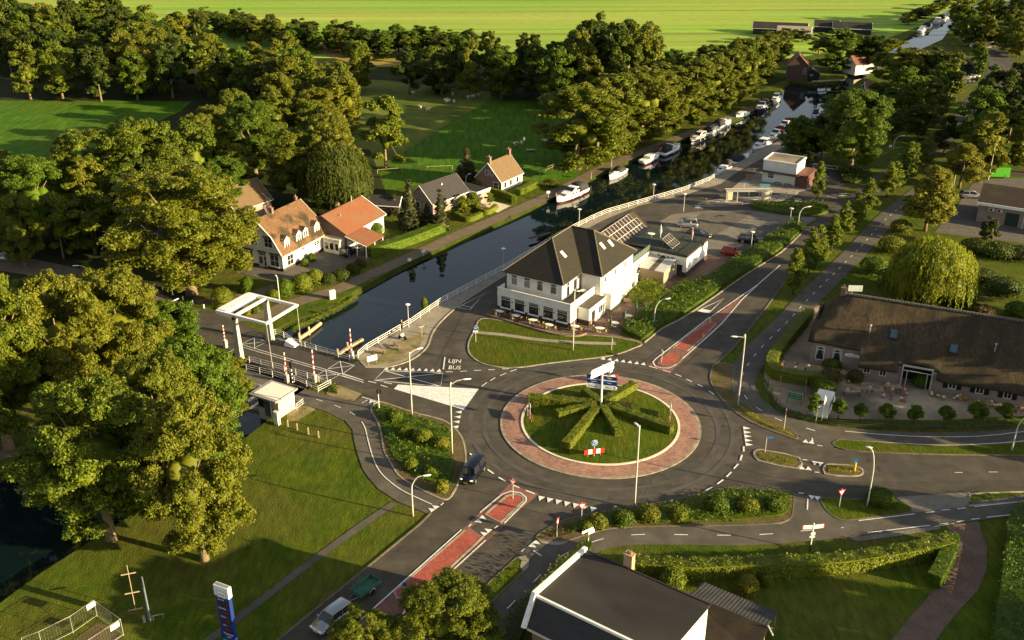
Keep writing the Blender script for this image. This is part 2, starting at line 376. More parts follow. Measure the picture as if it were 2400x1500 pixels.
M_BANK = mat('bank_grass', (.022, .034, .004), (.040, .050, .006), scale=.6, world=True, bump=1, bscale=4, rough=.95, spec=.1)

def struct(name, m, mats):
    o = m.build(name, mats); o['kind'] = 'structure'; return o

# canal: water line on the left bank, quay on the right bank
left_px = [(2300, 8), (2258, 22), (2218, 43), (2190, 55), (2150, 80), (2118, 102), (2060, 135), (1992, 178), (1972, 196), (1905, 204), (1852, 198), (1842, 206), (1832, 232), (1740, 283), (1600, 333), (1500, 374), (1420, 410), (1290, 474), (1244, 498), (1190, 524), (1133, 549), (1053, 587), (990, 614), (933, 644), (867, 681), (823, 704), (798, 724), (740, 750), (684, 770)]
LB = [(262.0, 560.0), (235.0, 515.0)]+GG(left_px, WL)+[(-39.5, 133.5), (-48.0, 119.5), (-59.9, 100.4), (-80, 66), (-95, 40)]
RBp = [(0, 1413), (100, 1340), (273, 1230), (440, 1118), (533, 1057), (600, 1007), (668, 950), (830, 838), (853, 820), (960, 757), (1033, 707), (1183, 628), (1300, 557), (1380, 516), (1417, 500), (1600, 447), (1673, 418), (1700, 398), (1767, 357), (1833, 326), (1880, 296), (1925, 275), (1955, 250), (1968, 222), (2010, 190), (2060, 162), (2110, 135), (2165, 112), (2209, 92), (2223, 72), (2255, 44), (2283, 25), (2315, 8)]
RB = [(-70, 44), (-60, 62)]+GG(RBp)+[(255.0, 503.0), (285.0, 548.0)]
LBtop = offset(LB, -1.0)      # walking downstream (towards the camera) the land is on the right
hole = LBtop+RB
pool = cr(GG([(2240, 134), (2262, 132), (2284, 150), (2292, 188), (2262, 196), (2238, 190), (2234, 160)]), 4, True)
m = MB(); m.sheet([(-900, -60), (900, -60), (1400, 2600), (-1400, 2600)], 0, 0, [hole, pool]); struct('ground', m, M_GRASS)
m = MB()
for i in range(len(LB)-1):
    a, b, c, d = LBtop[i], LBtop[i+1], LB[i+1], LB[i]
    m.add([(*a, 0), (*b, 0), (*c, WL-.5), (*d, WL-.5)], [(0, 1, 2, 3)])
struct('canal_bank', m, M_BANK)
m = MB()
for i in range(len(RB)-1):
    a, b = RB[i], RB[i+1]; m.add([(*a, 0), (*b, 0), (*b, -2.2), (*a, -2.2)], [(0, 1, 2, 3)])
for i in range(len(pool)):
    a, b = pool[i], pool[(i+1) % len(pool)]; m.add([(*a, 0), (*b, 0), (*b, -2.2), (*a, -2.2)], [(0, 1, 2, 3)])
struct('quay_wall', m, M_WALLC)
wm = bpy.data.materials.new('canal_water'); wm.use_nodes = True; nt = wm.node_tree; p = nt.nodes['Principled BSDF']
p.inputs['Base Color'].default_value = (.004, .010, .011, 1); p.inputs['Roughness'].default_value = .035; p.inputs['IOR'].default_value = 1.36; p.inputs['Specular IOR Level'].default_value = .6
g = nt.nodes.new('ShaderNodeNewGeometry'); n1 = nt.nodes.new('ShaderNodeTexNoise'); n1.inputs['Scale'].default_value = 1.1; n1.inputs['Detail'].default_value = 3
b1 = nt.nodes.new('ShaderNodeBump'); b1.inputs['Strength'].default_value = .06; b1.inputs['Distance'].default_value = .08
nt.links.new(g.outputs['Position'], n1.inputs['Vector']); nt.links.new(n1.outputs[0], b1.inputs['Height']); nt.links.new(b1.outputs[0], p.inputs['Normal'])
m = MB(); m.poly([(-140, 20, WL), (-40, 20, WL), (330, 560, WL), (330, 640, WL), (220, 640, WL), (-140, 130, WL)]); struct('canal_water', m, wm)

# ---- fields
def area(name, pts, mt, z=.012, smooth=0, world=False):
    P = pts if world else GG(pts)
    if smooth: P = cr(P, smooth, True)
    m = MB(); m.sheet(P, z); return struct(name, m, mt)
area('far_field', [(-420, 352), (-160, 352), (-60, 352), (38, 345), (74, 342), (96, 352), (130, 378), (160, 415), (200, 475), (255, 570), (420, 900), (-700, 900)], M_FIELD, .004, world=True)
area('stubble_field', [(690, 84), (860, 88), (960, 97), (940, 155), (860, 158), (760, 130), (690, 100)], M_WHEAT, .012)
area('dry_strip', [(-80, 92), (90, 98), (150, 82), (230, 80), (200, 105), (-80, 118)], M_WHEAT, .012)
area('left_meadow', [(-200, 232), (60, 236), (320, 236), (450, 238), (420, 262), (300, 318), (170, 362), (-200, 380)], M_MEADOW, .018)
area('sheep_pasture', [(795, 185), (900, 188), (1040, 205), (1150, 215), (1150, 238), (1060, 285), (960, 348), (900, 400), (830, 400), (790, 300)], M_HAY, .018)
area('back_meadow', [(1150, 234), (1330, 238), (1400, 330), (1350, 420), (1180, 425), (1060, 420), (870, 452), (868, 420), (962, 346)], M_MEADOW, .023)
for k, q in enumerate([[(-300, 440), (60, 455), (300, 470)], [(-300, 392), (100, 400), (190, 410)], [(30, 520), (300, 560)], [(-200, 600), (300, 640)]]):
    m = MB(); ribbon(m, cr(q, 6), .8, .03); struct('field_ditch', m, M_HAY)
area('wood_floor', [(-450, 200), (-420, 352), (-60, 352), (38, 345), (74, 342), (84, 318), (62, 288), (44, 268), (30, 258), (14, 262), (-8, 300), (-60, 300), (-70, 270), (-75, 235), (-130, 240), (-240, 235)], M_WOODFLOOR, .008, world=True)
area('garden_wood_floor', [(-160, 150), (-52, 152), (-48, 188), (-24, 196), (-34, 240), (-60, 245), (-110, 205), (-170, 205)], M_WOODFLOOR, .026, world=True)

# ---- carriageways
CX, CY = 11.28, 113.3
def circ(r, n=72, a0=0, a1=360): return [(CX+r*math.cos(R(a0+(a1-a0)*i/n)), CY+r*math.sin(R(a0+(a1-a0)*i/n))) for i in range(n if a1-a0 == 360 else n+1)]
Z = .035
area('roundabout_road', circ(19.2), M_ASPH, Z, world=True)
area('road_north', [(1440, 800), (1510, 802), (1553, 770), (1600, 745), (1680, 692), (1757, 638), (1830, 592), (1890, 535), (1960, 480), (2040, 420), (2140, 355), (2215, 300), (2262, 235), (2306, 185), (2318, 150), (2300, 118), (2270, 88), (2235, 55), (2262, 50), (2300, 72), (2350, 105), (2378, 150), (2365, 190), (2310, 245), (2280, 290), (2190, 368), (2090, 435), (2000, 500), (1930, 563), (1880, 620), (1840, 660), (1800, 715), (1760, 767), (1715, 820), (1683, 850), (1668, 872), (1665, 895), (1690, 940), (1600, 960), (1480, 900)], M_ASPH, Z+.006)
area('road_east', [(1640, 905), (1673, 912), (1700, 947), (1743, 981), (1780, 1001), (1863, 1031), (1905, 1046), (1950, 1052), (2017, 1061), (2200, 1068), (2400, 1071), (2650, 1078), (2650, 1165), (2400, 1150), (2273, 1155), (2100, 1168), (2027, 1173), (1927, 1168), (1860, 1154), (1780, 1148), (1707, 1144), (1600, 1168), (1500, 1180), (1560, 1060)], M_ASPH, Z+.012)
area('road_south', [(1100, 1060), (1088, 1103), (1067, 1150), (1045, 1174), (1007, 1207), (967, 1243), (800, 1380), (653, 1500), (500, 1620), (780, 1660), (1000, 1500), (1107, 1403), (1210, 1307), (1257, 1265), (1283, 1240), (1333, 1217), (1433, 1197), (1500, 1180), (1400, 1100)], M_ASPH, Z+.018)
area('road_west', [(487, 727), (560, 755), (640, 790), (830, 846), (856, 861), (900, 860), (1000, 880), (1200, 900), (1180, 1000), (1092, 1050), (1077, 1018), (1060, 998), (1033, 983), (967, 967), (905, 945), (887, 939), (848, 924), (776, 896), (560, 825), (400, 790), (394, 737)], M_ASPH, Z+.024)
area('bus_road', [(853, 861), (895, 861), (925, 857), (967, 841), (1000, 813), (1013, 780), (1033, 753), (1073, 717), (1133, 677), (1190, 641), (1300, 575), (1420, 514), (1500, 482), (1610, 456), (1690, 431), (1729, 403), (1790, 370), (1850, 338), (1900, 318), (1975, 340), (2000, 400), (1980, 450), (1960, 480), (1925, 505), (1881, 522), (1863, 512), (1746, 585), (1660, 645), (1600, 660), (1530, 695), (1463, 762), (1453, 785), (1300, 790), (1150, 740), (1110, 777), (1097, 807), (1100, 827), (1120, 848), (1170, 862), (1200, 880), (1000, 890)], M_ASPH, Z-.006)
area('junction_asphalt', [(1000, 862), (1120, 864), (1200, 868), (1210, 905), (1060, 915), (990, 890)], M_ASPH, Z-.010)
area('west_road', [(-60, 575), (0, 592), (96, 611), (192, 631), (290, 655), (370, 686), (468, 728), (500, 735), (480, 790), (400, 770), (340, 735), (240, 690), (100, 650), (0, 635), (-60, 625)], M_TOW, Z)
area('hotel_parking', [(1545, 520), (1575, 503), (1640, 496), (1738, 492), (1777, 496), (1842, 505), (1917, 511), (1885, 530), (1863, 514), (1746, 588), (1720, 606), (1653, 657), (1600, 667), (1640, 600), (1600, 560)], M_PAVER, Z+.002)
area('parking_bays_far', [(1645, 498), (1768, 497), (1668, 557), (1585, 548)], M_PAVERD, Z+.006)
area('parking_bays_near', [(1800, 521), (1838, 527), (1790, 568), (1720, 600), (1690, 590), (1738, 555)], M_PAVERD, Z+.006)
area('hotel_drive', [(1340, 778), (1420, 740), (1500, 690), (1560, 645), (1600, 620), (1650, 597), (1725, 600), (1653, 658), (1600, 668), (1530, 703), (1463, 768), (1450, 785), (1515, 803), (1443, 812), (1360, 792)], M_BRICKP, Z+.008)
area('quay_pavement', [(830, 834), (856, 861), (895, 860), (925, 857), (967, 841), (1000, 813), (1013, 780), (1033, 753), (1073, 717), (1133, 677), (1190, 641), (1300, 575), (1420, 514), (1500, 482), (1610, 456), (1690, 431), (1729, 403), (1790, 370), (1850, 338), (1900, 318), (1880, 296), (1833, 327), (1767, 358), (1700, 399), (1673, 419), (1600, 448), (1417, 501), (1380, 517), (1300, 558), (1183, 629), (1033, 708), (960, 758), (853, 821)], M_SLAB, .06)
area('quay_sand', [(850, 845), (862, 857), (893, 855), (925, 851), (957, 838), (985, 812), (997, 780), (975, 785), (940, 800), (890, 820)], M_SAND, .075)
area('bus_turning_island', [(1637, 478), (1648, 474), (1700, 468), (1800, 462), (1868, 452), (1862, 460), (1830, 470), (1750, 476), (1660, 482)], M_SLAB, .10)
area('kiosk_forecourt', [(1735, 425), (1790, 400), (1800, 395), (1905, 430), (1900, 445), (1850, 455), (1780, 450), (1700, 455)], M_SLAB, .055)
area('kiosk_back_grass', [(1890, 320), (1960, 335), (2100, 330), (2190, 290), (2110, 350), (2040, 405), (1990, 400), (1960, 395), (1930, 370), (1960, 400)], M_GRASS, .05)
CPN = cr(GG([(2225, 395), (2093, 500), (2050, 543), (2000, 597), (1933, 663), (1893, 703), (1850, 750), (1817, 783), (1783, 817), (1757, 850), (1743, 873), (1736, 900), (1743, 925), (1765, 950), (1800, 973), (1843, 992), (1900, 1010), (1980, 1022), (2100, 1031), (2217, 1034), (2320, 1030), (2400, 1024), (2600, 1005)]), 6)
m = MB(); ribbon(m, CPN, 3.9, Z+.03); struct('cycle_path_north', m, M_ASPH2)
area('cycle_link_east', [(1863, 1031), (1880, 1022), (1850, 985), (1900, 1000), (1960, 1015), (1975, 1030), (1950, 1052), (1905, 1047)], M_ASPH2, Z+.036)
CPS = cr(GG([(1110, 1510), (1167, 1450), (1210, 1407), (1253, 1363), (1290, 1327), (1330, 1297), (1400, 1268), (1462, 1257), (1530, 1254), (1600, 1255), (1674, 1256), (1742, 1256), (1807, 1253), (1871, 1247), (1940, 1241), (2000, 1236), (2100, 1222), (2217, 1206), (2300, 1196), (2400, 1184), (2600, 1155)]), 6)
m = MB(); ribbon(m, CPS, 3.4, Z+.03); struct('cycle_path_south', m, M_ASPH2)
area('cycle_link_south', [(1862, 1157), (1925, 1168), (1928, 1180), (1940, 1200), (1965, 1217), (2010, 1224), (1900, 1245), (1800, 1235), (1830, 1228), (1847, 1220), (1857, 1207)], M_ASPH2, Z+.036)
area('cycle_link_crossing', [(1255, 1265), (1300, 1282), (1340, 1270), (1380, 1262), (1400, 1275), (1300, 1330), (1240, 1335), (1233, 1310), (1212, 1305)], M_ASPH2, Z+.036)
CPW = [(690, 905), (720, 922), (740, 930), (868, 960), (875, 950), (893, 942), (848, 926), (830, 935), (806, 948), (860, 965), (885, 990), (895, 1020), (900, 1059), (915, 1085), (933, 1113), (957, 1132), (987, 1147), (1043, 1173), (1007, 1207), (970, 1192), (930, 1175), (887, 1147), (862, 1118), (850, 1100), (838, 1065), (830, 1033), (826, 1008), (806, 984), (780, 970), (735, 956), (700, 945), (650, 925)]
CPW = [(640, 890), (700, 908), (760, 925), (830, 943), (850, 928), (893, 941), (875, 950), (872, 962), (885, 990), (895, 1020), (900, 1059), (915, 1085), (933, 1113), (957, 1132), (987, 1147), (1043, 1173), (1007, 1207), (970, 1192), (930, 1175), (887, 1147), (862, 1118), (850, 1100), (838, 1065), (830, 1033), (826, 1008), (806, 984), (780, 970), (735, 956), (690, 942), (625, 915)]
area('cycle_path_west', CPW, M_ASPH2, Z+.03)
m = MB(); ribbon(m, cr(GG([(925, 1179), (850, 1230), (760, 1295), (660, 1370), (560, 1448), (470, 1515)]), 4), .95, Z+.01); struct('lawn_footpath', m, M_ASPH2)
m = MB(); ribbon(m, cr(GG([(500, 745), (600, 740), (706, 705), (791, 678), (869, 643), (1000, 585), (1060, 556), (1130, 527), (1250, 475), (1330, 437), (1390, 405), (1450, 378), (1560, 335), (1700, 280), (1800, 240)]), 5), 3.0, Z+.006); struct('towpath', m, M_TOW)
area('white_house_drive', [(520, 628), (600, 650), (668, 668), (720, 668), (790, 645), (850, 618), (885, 596), (892, 565), (800, 560), (740, 590), (665, 620), (560, 605)], M_PAVERD, Z+.004)
area('dark_house_drive', [(1128, 463), (1170, 487), (1194, 482), (1210, 478), (1165, 500), (1130, 490), (1110, 470)], M_SAND, Z+.02)
area('dark_house_drive_pale', [(1122, 462), (1195, 483), (1166, 499), (1115, 470)], mat('pale_concrete', (.55, .47, .34), (.63, .54, .40), world=True), Z+.024)
area('garden_path', [(455, 705), (560, 690), (640, 668), (660, 662), (650, 680), (600, 700), (540, 715), (470, 715)], M_TOW, Z+.01)
area('barn_yard', [(1905, 715), (1855, 780), (1792, 868), (1790, 900), (1812, 945), (1850, 966), (1960, 982), (2200, 985), (2400, 975), (2600, 960), (2600, 760)], M_GRAVEL, .02)
area('workshop_yard', [(2285, 422), (2420, 415), (2600, 420), (2600, 620), (2400, 570), (2190, 545), (2244, 482)], M_PAVERD, .02)
area('far_cross_road', [(2290, 398), (2450, 398), (2450, 412), (2285, 412)], M_ASPH, .02)
area('brick_drive', [(2217, 1233), (2237, 1277), (2230, 1317), (2200, 1373), (2147, 1430), (2090, 1500), (2040, 1570), (2150, 1600), (2195, 1500), (2217, 1470), (2250, 1430), (2293, 1383), (2313, 1333), (2313, 1283), (2293, 1223)], M_BRICKP, Z+.02)
area('grass_paver_patch', [(2100, 1166), (2273, 1155), (2270, 1187), (2167, 1200), (2137, 1202), (2110, 1180)], M_PAVER, Z+.045)
area('verge_paver_strip', [(1990, 1262), (2090, 1246), (2200, 1232), (2205, 1240), (2100, 1258), (2010, 1270)], M_PAVER, Z+.02)
area('tip_apron_west', [(1257, 1263), (1300, 1268), (1337, 1267), (1320, 1277), (1300, 1280), (1270, 1274)], M_SLAB, Z+.06)
area('tip_apron_east', [(1807, 1230), (1840, 1208), (1857, 1206), (1850, 1222), (1830, 1230)], M_SLAB, Z+.06)
area('sand_corner', [(765, 925), (773, 905), (800, 903), (848, 924), (830, 941), (795, 935)], M_SAND, Z+.02)
area('control_house_apron', [(672, 965), (690, 950), (720, 948), (740, 960), (700, 985), (672, 990)], M_SAND, .02)
area('side_road_lower_left', [(-40, 1078), (0, 1080), (46, 1062), (60, 1046), (20, 1055), (-40, 1060)], M_TOW, .02)

# ---- raised islands with kerbs
def island(name, pts, top, kerb=M_KERB, h=.12, sm=4, kw=.22, top_h=None, world=False, closed_kerb=True):
    P = pts if world else GG(pts)
    if sm: P = cr(P, sm, True)
    m = MB(); m.prism(P, 0, h-.02 if top_h is None else top_h); o = struct(name, m, top)
    k = MB(); ribbon(k, P, kw, h, closed=True, h=h); ko = k.build('kerb', kerb, None); ko['kind'] = 'structure'; ko.name = name+'_kerb'
    return o
M_TRACK = mat('tyre_track', (.060, .054, .049), (.088, .080, .070), scale=.45, world=True, rough=.8, streak=(((14, 14, 1), .86, 1.16, 0),))
for r_, w_ in ((14.9, .55), (16.7, .6)):
    m = MB(); ribbon(m, circ(r_), w_, Z+.031, closed=True); struct('tyre_track', m, M_TRACK)
for nm_, q_, w_ in (('road_patch', [(1560, 1120), (1600, 1105), (1640, 1082)], 1.4), ('road_patch', [(1180, 1060), (1160, 1035)], 1.6), ('road_patch', [(1730, 700), (1765, 672)], 1.3), ('road_patch', [(2060, 1100), (2180, 1104)], 1.2), ('road_patch', [(820, 1420), (850, 1395)], 1.5), ('road_patch', [(1010, 905), (1060, 890)], 1.0), ('road_patch', [(1240, 560), (1290, 545)], 1.0)):
    m = MB(); ribbon(m, GG(q_), w_, Z+.033); struct(nm_, m, mat('patched_asphalt', (.052, .047, .043), (.062, .056, .050), scale=1, world=True))
m = MB()
for q_ in ([(1090, 900), (1180, 880)], [(1240, 1180), (1060, 1330), (900, 1470)], [(1480, 870), (1650, 745), (1760, 660)], [(1700, 1090), (1900, 1130), (2380, 1128)], [(980, 920), (760, 870)], [(1090, 730), (1020, 860)], [(1600, 860), (1720, 760)]): ribbon(m, cr(GG(q_), 3), .07, Z+.034)
struct('road_seams', m, mat('bitumen_seam', (.030, .027, .025), (.04, .036, .034), world=True))
dm_ = MB()
for x_, y_ in ((1060, 940), (1175, 1120), (1530, 885), (1700, 1000), (1430, 1170), (1345, 862), (940, 1290), (2040, 1080), (1700, 720)):
    gx, gy = G(x_, y_); dm_.cyl((gx, gy, Z), (gx, gy, Z+.037), .34, n=16)
struct('manhole_covers', dm_, mat('cast_iron', (.035, .032, .03), (.06, .055, .05), scale=8, world=True, rough=.6))
island('hotel_lawn', [(1130, 748), (1112, 777), (1100, 800), (1098, 822), (1108, 838), (1130, 852), (1167, 861), (1217, 862), (1290, 852), (1367, 843), (1410, 838), (1450, 830), (1485, 817), (1503, 806), (1450, 793), (1400, 788), (1300, 780), (1200, 758)], M_LAWN)
m = MB(); ribbon(m, cr(GG([(1112, 780), (1180, 786), (1260, 797), (1350, 804), (1443, 807)]), 4), .9, .112); struct('hotel_lawn_path', m, M_SLAB)
island('west_bed', [(870, 962), (876, 951), (893, 943), (967, 967), (1033, 984), (1060, 1000), (1077, 1018), (1088, 1042), (1092, 1078), (1085, 1103), (1067, 1148), (1047, 1172), (1015, 1162), (987, 1148), (957, 1132), (933, 1113), (915, 1085), (900, 1055), (893, 1015), (884, 988)], M_SOIL)
island('south_bed', [(1257, 1262), (1283, 1240), (1333, 1217), (1433, 1197), (1520, 1184), (1600, 1167), (1660, 1152), (1707, 1144), (1780, 1148), (1853, 1154), (1861, 1168), (1857, 1205), (1847, 1219), (1807, 1229), (1700, 1233), (1600, 1234), (1450, 1238), (1380, 1252), (1337, 1266), (1300, 1270)], M_SOIL, kerb=M_KERBD, kw=.14)
island('lamp_island', [(1927, 1168), (1990, 1172), (2060, 1170), (2100, 1170), (2137, 1200), (2047, 1213), (1993, 1220), (1963, 1217), (1940, 1200), (1928, 1183)], M_LAWN, sm=3, kerb=M_KERBD, kw=.12)
island('east_island', [(1676, 853), (1668, 868), (1665, 890), (1675, 912), (1700, 946), (1743, 980), (1780, 999), (1830, 1018), (1863, 1029), (1868, 1020), (1833, 994), (1787, 973), (1742, 945), (1722, 920), (1716, 895), (1722, 862), (1700, 852)], M_SOIL, sm=3, kerb=M_KERBD, kw=.18)
island('verge_east_strip', [(1952, 1040), (1962, 1034), (1980, 1032), (2100, 1041), (2217, 1046), (2330, 1042), (2420, 1036), (2600, 1020), (2600, 1072), (2400, 1068), (2200, 1066), (2017, 1059), (1965, 1050)], M_LAWN, sm=2, kerb=M_KERBD, kw=.14)
island('verge_far_east', [(2273, 1160), (2300, 1157), (2420, 1153), (2600, 1160), (2600, 1148), (2400, 1176), (2270, 1187)], M_LAWN, sm=0, top_h=.06)
island('median_east_long', [(1770, 1058), (1767, 1066), (1775, 1078), (1790, 1084), (1868, 1099), (1873, 1074), (1800, 1058), (1782, 1055)], M_SOIL, sm=2)
island('median_east_short', [(1934, 1091), (1934, 1112), (1985, 1117), (2012, 1116), (2022, 1110), (2020, 1100), (2000, 1093), (1960, 1090)], M_SOIL, sm=2)
island('verge_south_strip', [(1210, 1309), (1233, 1311), (1237, 1331), (1180, 1385), (1120, 1449), (1060, 1520), (985, 1525), (1040, 1462), (1107, 1404)], M_LAWN, sm=2, kerb=M_KERBD, kw=.12)
area('strip_tip', [(1212, 1308), (1232, 1304), (1240, 1315), (1238, 1333), (1226, 1342), (1219, 1330), (1222, 1315)], M_SLAB, .125)
m = MB(); kp = cr(GG([(1010, 1203), (985, 1228), (967, 1243), (800, 1380), (653, 1500), (560, 1575)]), 3); ribbon(m, kp, .22, .12, h=.12); struct('kerb_south_left', m, M_KERBD)
m = MB(); ribbon(m, cr(GG([(856, 862), (895, 862), (925, 858), (968, 842), (1001, 814), (1014, 781), (1034, 754), (1074, 718), (1134, 678), (1191, 642)]), 4), .22, .13, h=.13); struct('kerb_quay', m, M_KERB)
m = MB(); ribbon(m, cr(GG([(1510, 804), (1553, 770), (1600, 746), (1680, 692), (1757, 638), (1830, 592), (1880, 545)]), 3), .25, .13, h=.13); struct('kerb_hedge', m, M_KERB)
m = MB(); ribbon(m, cr(GG([(1637, 480), (1648, 474), (1700, 467), (1800, 461), (1870, 450)]), 3), .5, .11, h=.11); ribbon(m, cr(GG([(1640, 482), (1660, 484), (1750, 478), (1832, 470), (1868, 453)]), 3), .4, .115, h=.11); struct('kerb_bus_stop', m, M_KERB)
m = MB(); ribbon(m, cr(GG([(1683, 850), (1715, 820), (1760, 767), (1800, 715), (1840, 660)]), 3), .2, .1, h=.1); struct('kerb_north_right', m, M_KERBD)
m = MB(); ribbon(m, GG([(745, 957), (780, 971), (806, 985)]), .15, .06, h=.06); struct('edging_west', m, M_KERBD)

# ---- roundabout apron and centre
m = MB(); o = circ(12.45); i = circ(10.05); n = 72
m.add([(*a, .14) for a in o]+[(*a, .19) for a in i], [(k, (k+1) % n, n+(k+1) % n, n+k) for k in range(n)]); struct('roundabout_apron', m, M_REDRING)
m = MB(); ribbon(m, circ(12.6), .42, .13, closed=True, h=.13); struct('apron_kerb', m, M_KERB)
m = MB(); ribbon(m, circ(10.0), .3, .26, closed=True, h=.26); struct('centre_kerb', m, mat('kerb_pale', (.62, .56, .42), (.72, .66, .5), scale=1, world=True))
m = MB()
rr = [9.9, 8, 6, 4, 2, .01]; zz = [.22, .3, .4, .5, .58, .6]
vs = [(CX+r*math.cos(R(5*k)), CY+r*math.sin(R(5*k)), z) for r, z in zip(rr, zz) for k in range(72)]
m.add(vs, [(j*72+k, j*72+(k+1) % 72, (j+1)*72+(k+1) % 72, (j+1)*72+k) for j in range(5) for k in range(72)]); struct('roundabout_lawn', m, M_LAWN)

# ---- red medians
area('median_north_base', [(1517, 859), (1570, 876), (1584, 862), (1657, 794), (1692, 762), (1715, 735), (1741, 704), (1777, 670), (1774, 668), (1665, 743), (1536, 842)], M_REDOLD, Z+.03)
island('median_north_tip', [(1543, 849), (1570, 826), (1600, 833), (1586, 853), (1562, 859), (1546, 856)], M_RED, kerb=M_KERBD, sm=2, kw=.3)
island('median_north_long', [(1577, 817), (1611, 824), (1648, 792), (1678, 759), (1659, 755), (1618, 783)], M_RED, kerb=M_KERB, sm=0, kw=.25)
area('median_south_base', [(1193, 1136), (1263, 1158), (1140, 1270), (1015, 1385), (900, 1480), (850, 1520), (790, 1520), (853, 1448), (923, 1385), (1083, 1242), (1125, 1203)], M_REDOLD, Z+.03)
area('median_gap_asphalt', [(1102, 1238), (1140, 1210), (1175, 1230), (1137, 1262)], M_ASPH, Z+.036)
island('median_south_tip', [(1137, 1207), (1187, 1164), (1208, 1159), (1226, 1166), (1227, 1176), (1173, 1226)], M_RED, kerb=M_KERB, sm=0, kw=.3)
island('median_south_long', [(1089, 1245), (1132, 1259), (1017, 1368), (968, 1405), (930, 1403), (924, 1388)], M_RED, kerb=M_KERB, sm=0, kw=.22)

# ---- painted markings
mk = MB(); ZM = Z+.075
def ln(pts, w=.12, z=ZM, sm=0):
    P = GG(pts); ribbon(mk, cr(P, sm) if sm else P, w, z)
def ds(lst, w=.15):
    for a, b in lst: seg(mk, G(*a), G(*b), w, ZM)
ln([(1663, 745), (1536, 843), (1530, 850), (1536, 860), (1552, 864), (1568, 864), (1581, 858), (1655, 793), (1691, 760), (1713, 734), (1739, 703), (1775, 670)], .16)
ln([(1667, 743), (1775, 669), (1828, 623)], .16)
ln([(1125, 1203), (1177, 1160), (1197, 1153), (1220, 1157), (1233, 1167), (1233, 1177), (1182, 1228)], .16)
ln([(1082, 1243), (853, 1448), (770, 1520)], .16); ln([(1138, 1268), (1013, 1382), (900, 1477), (850, 1520)], .16)
mk.add([(*G(933, 903), ZM), (*G(1122, 913), ZM), (*G(1087, 962), ZM), (*G(923, 913), ZM)], [(0, 3, 2, 1)])
for q in ([(900, 870), (1038, 876), (1033, 907), (877, 893), (900, 870)], [(900, 870), (1033, 907)], [(1038, 876), (877, 893)]): ln(q, .13)
ln([(1043, 838), (1039, 867)], .16)
ln([(800, 876), (852, 893)], .13); ln([(802, 882), (852, 898)], .13); 
ln([(1633, 730), (1697, 701), (1660, 736)], .2); mk.add([(*G(1633, 730), ZM), (*G(1660, 736), ZM), (*G(1667, 729), ZM), (*G(1644, 725), ZM)], [(0, 1, 2, 3)])
ln([(1073, 722), (1134, 690), (1101, 727), (1073, 722)], .14); ln([(1084, 717), (1108, 722)], .12)
ds([((863, 895), (882, 899)), ((892, 904), (908, 909)), ((900, 898), (918, 901)), ((1045, 873), (1061, 873)), ((1078, 872), (1094, 871)), ((1111, 870), (1128, 869)), ((1144, 868), (1160, 868)), ((1177, 866), (1193, 866)), ((1196, 872), (1211, 867)), ((1172, 882), (1186, 876)), ((1149, 894), (1161, 886)), ((1129, 907), (1141, 898))])
ds([((1101, 1064), (1108, 1070)), ((1143, 1102), (1157, 1112)), ((1168, 1120), (1185, 1130)), ((1199, 1137), (1217, 1145)), ((1232, 1151), (1253, 1159))], .2)
ds([((1521, 860), (1541, 865)), ((1553, 869), (1571, 874)), ((1582, 878), (1597, 884)), ((1608, 890), (1621, 896)), ((1635, 902), (1647, 908)), ((1662, 918), (1673, 926))])
ds([((1743, 1048), (1743, 1060)), ((1739, 1068), (1735, 1081)), ((1730, 1089), (1720, 1100)), ((1714, 1108), (1703, 1119)), ((1695, 1126), (1681, 1136)), ((1670, 1143), (1653, 1152))], .2)
ds([((1881, 1079), (1892, 1080)), ((1909, 1108), (1920, 1109)), ((1871, 1157), (1884, 1158)), ((1893, 1171), (1892, 1196)), ((1915, 1045), (1927, 1047)), ((1903, 1028), (1905, 1037)), ((1889, 1005), (1910, 1011)), ((1098, 1236), (1105, 1230)), ((1159, 1240), (1167, 1234)), ((1222, 1294), (1230, 1288)), ((1250, 1292), (1269, 1305)), ((1033, 1186), (1040, 1180))])
ds([((2237, 1109), (2256, 1109)), ((2317, 1108), (2338, 1108))], .1)
for a, b, nn, s, fl in (((897, 868), (1036, 873), 9, .75, 1), ((1405, 843), (1515, 858), 7, .75, 1), ((1260, 1163), (1402, 1193), 7, .8, -1), ((1741, 1000), (1748, 1048), 5, .8, 1), ((1083, 962), (1073, 1008), 4, .75, -1)):
    teeth(mk, G(*a), G(*b), nn, s, ZM, fl, ln=1.15)
for a, b, fl in (((1030, 1189), (1012, 1202), -1), ((1131, 1209), (1111, 1225), 1), ((1154, 1243), (1135, 1259), -1), ((1256, 1267), (1238, 1282), 1), ((1903, 1082), (1929, 1086), -1), ((1872, 1101), (1903, 1104), 1), ((1896, 1162), (1922, 1166), -1), ((1881, 1038), (1908, 1042), 1), ((868, 939), (888, 945), -1)):
    teeth(mk, G(*a), G(*b), 2, .75, ZM, fl, ln=1.1)
seg(mk, G(848, 932), G(890, 944), .12, ZM)
ln([(848, 990), (856, 1005), (862, 1030), (870, 1060), (880, 1088), (893, 1110), (915, 1131), (940, 1149), (967, 1163), (1013, 1184)], .12, sm=3)
ds([((741, 937), (756, 942)), ((784, 951), (798, 957)), ((820, 967), (832, 974)), ((848, 946), (861, 939))], .1)
dashes(mk, CPN[4:int(len(CPN)*.70)], .11, ZM, 1.1, 2.2)
ln([(1980, 1012), (2070, 1020), (2167, 1025), (2267, 1025), (2340, 1020), (2390, 1014), (2500, 1004)], .12, sm=3)
ln([(1980, 1032), (2100, 1040), (2217, 1045), (2320, 1041), (2400, 1035), (2500, 1026)], .12, sm=3)
dashes(mk, CPS[2:int(len(CPS)*.74)], .11, ZM, 1.5, 3.1)
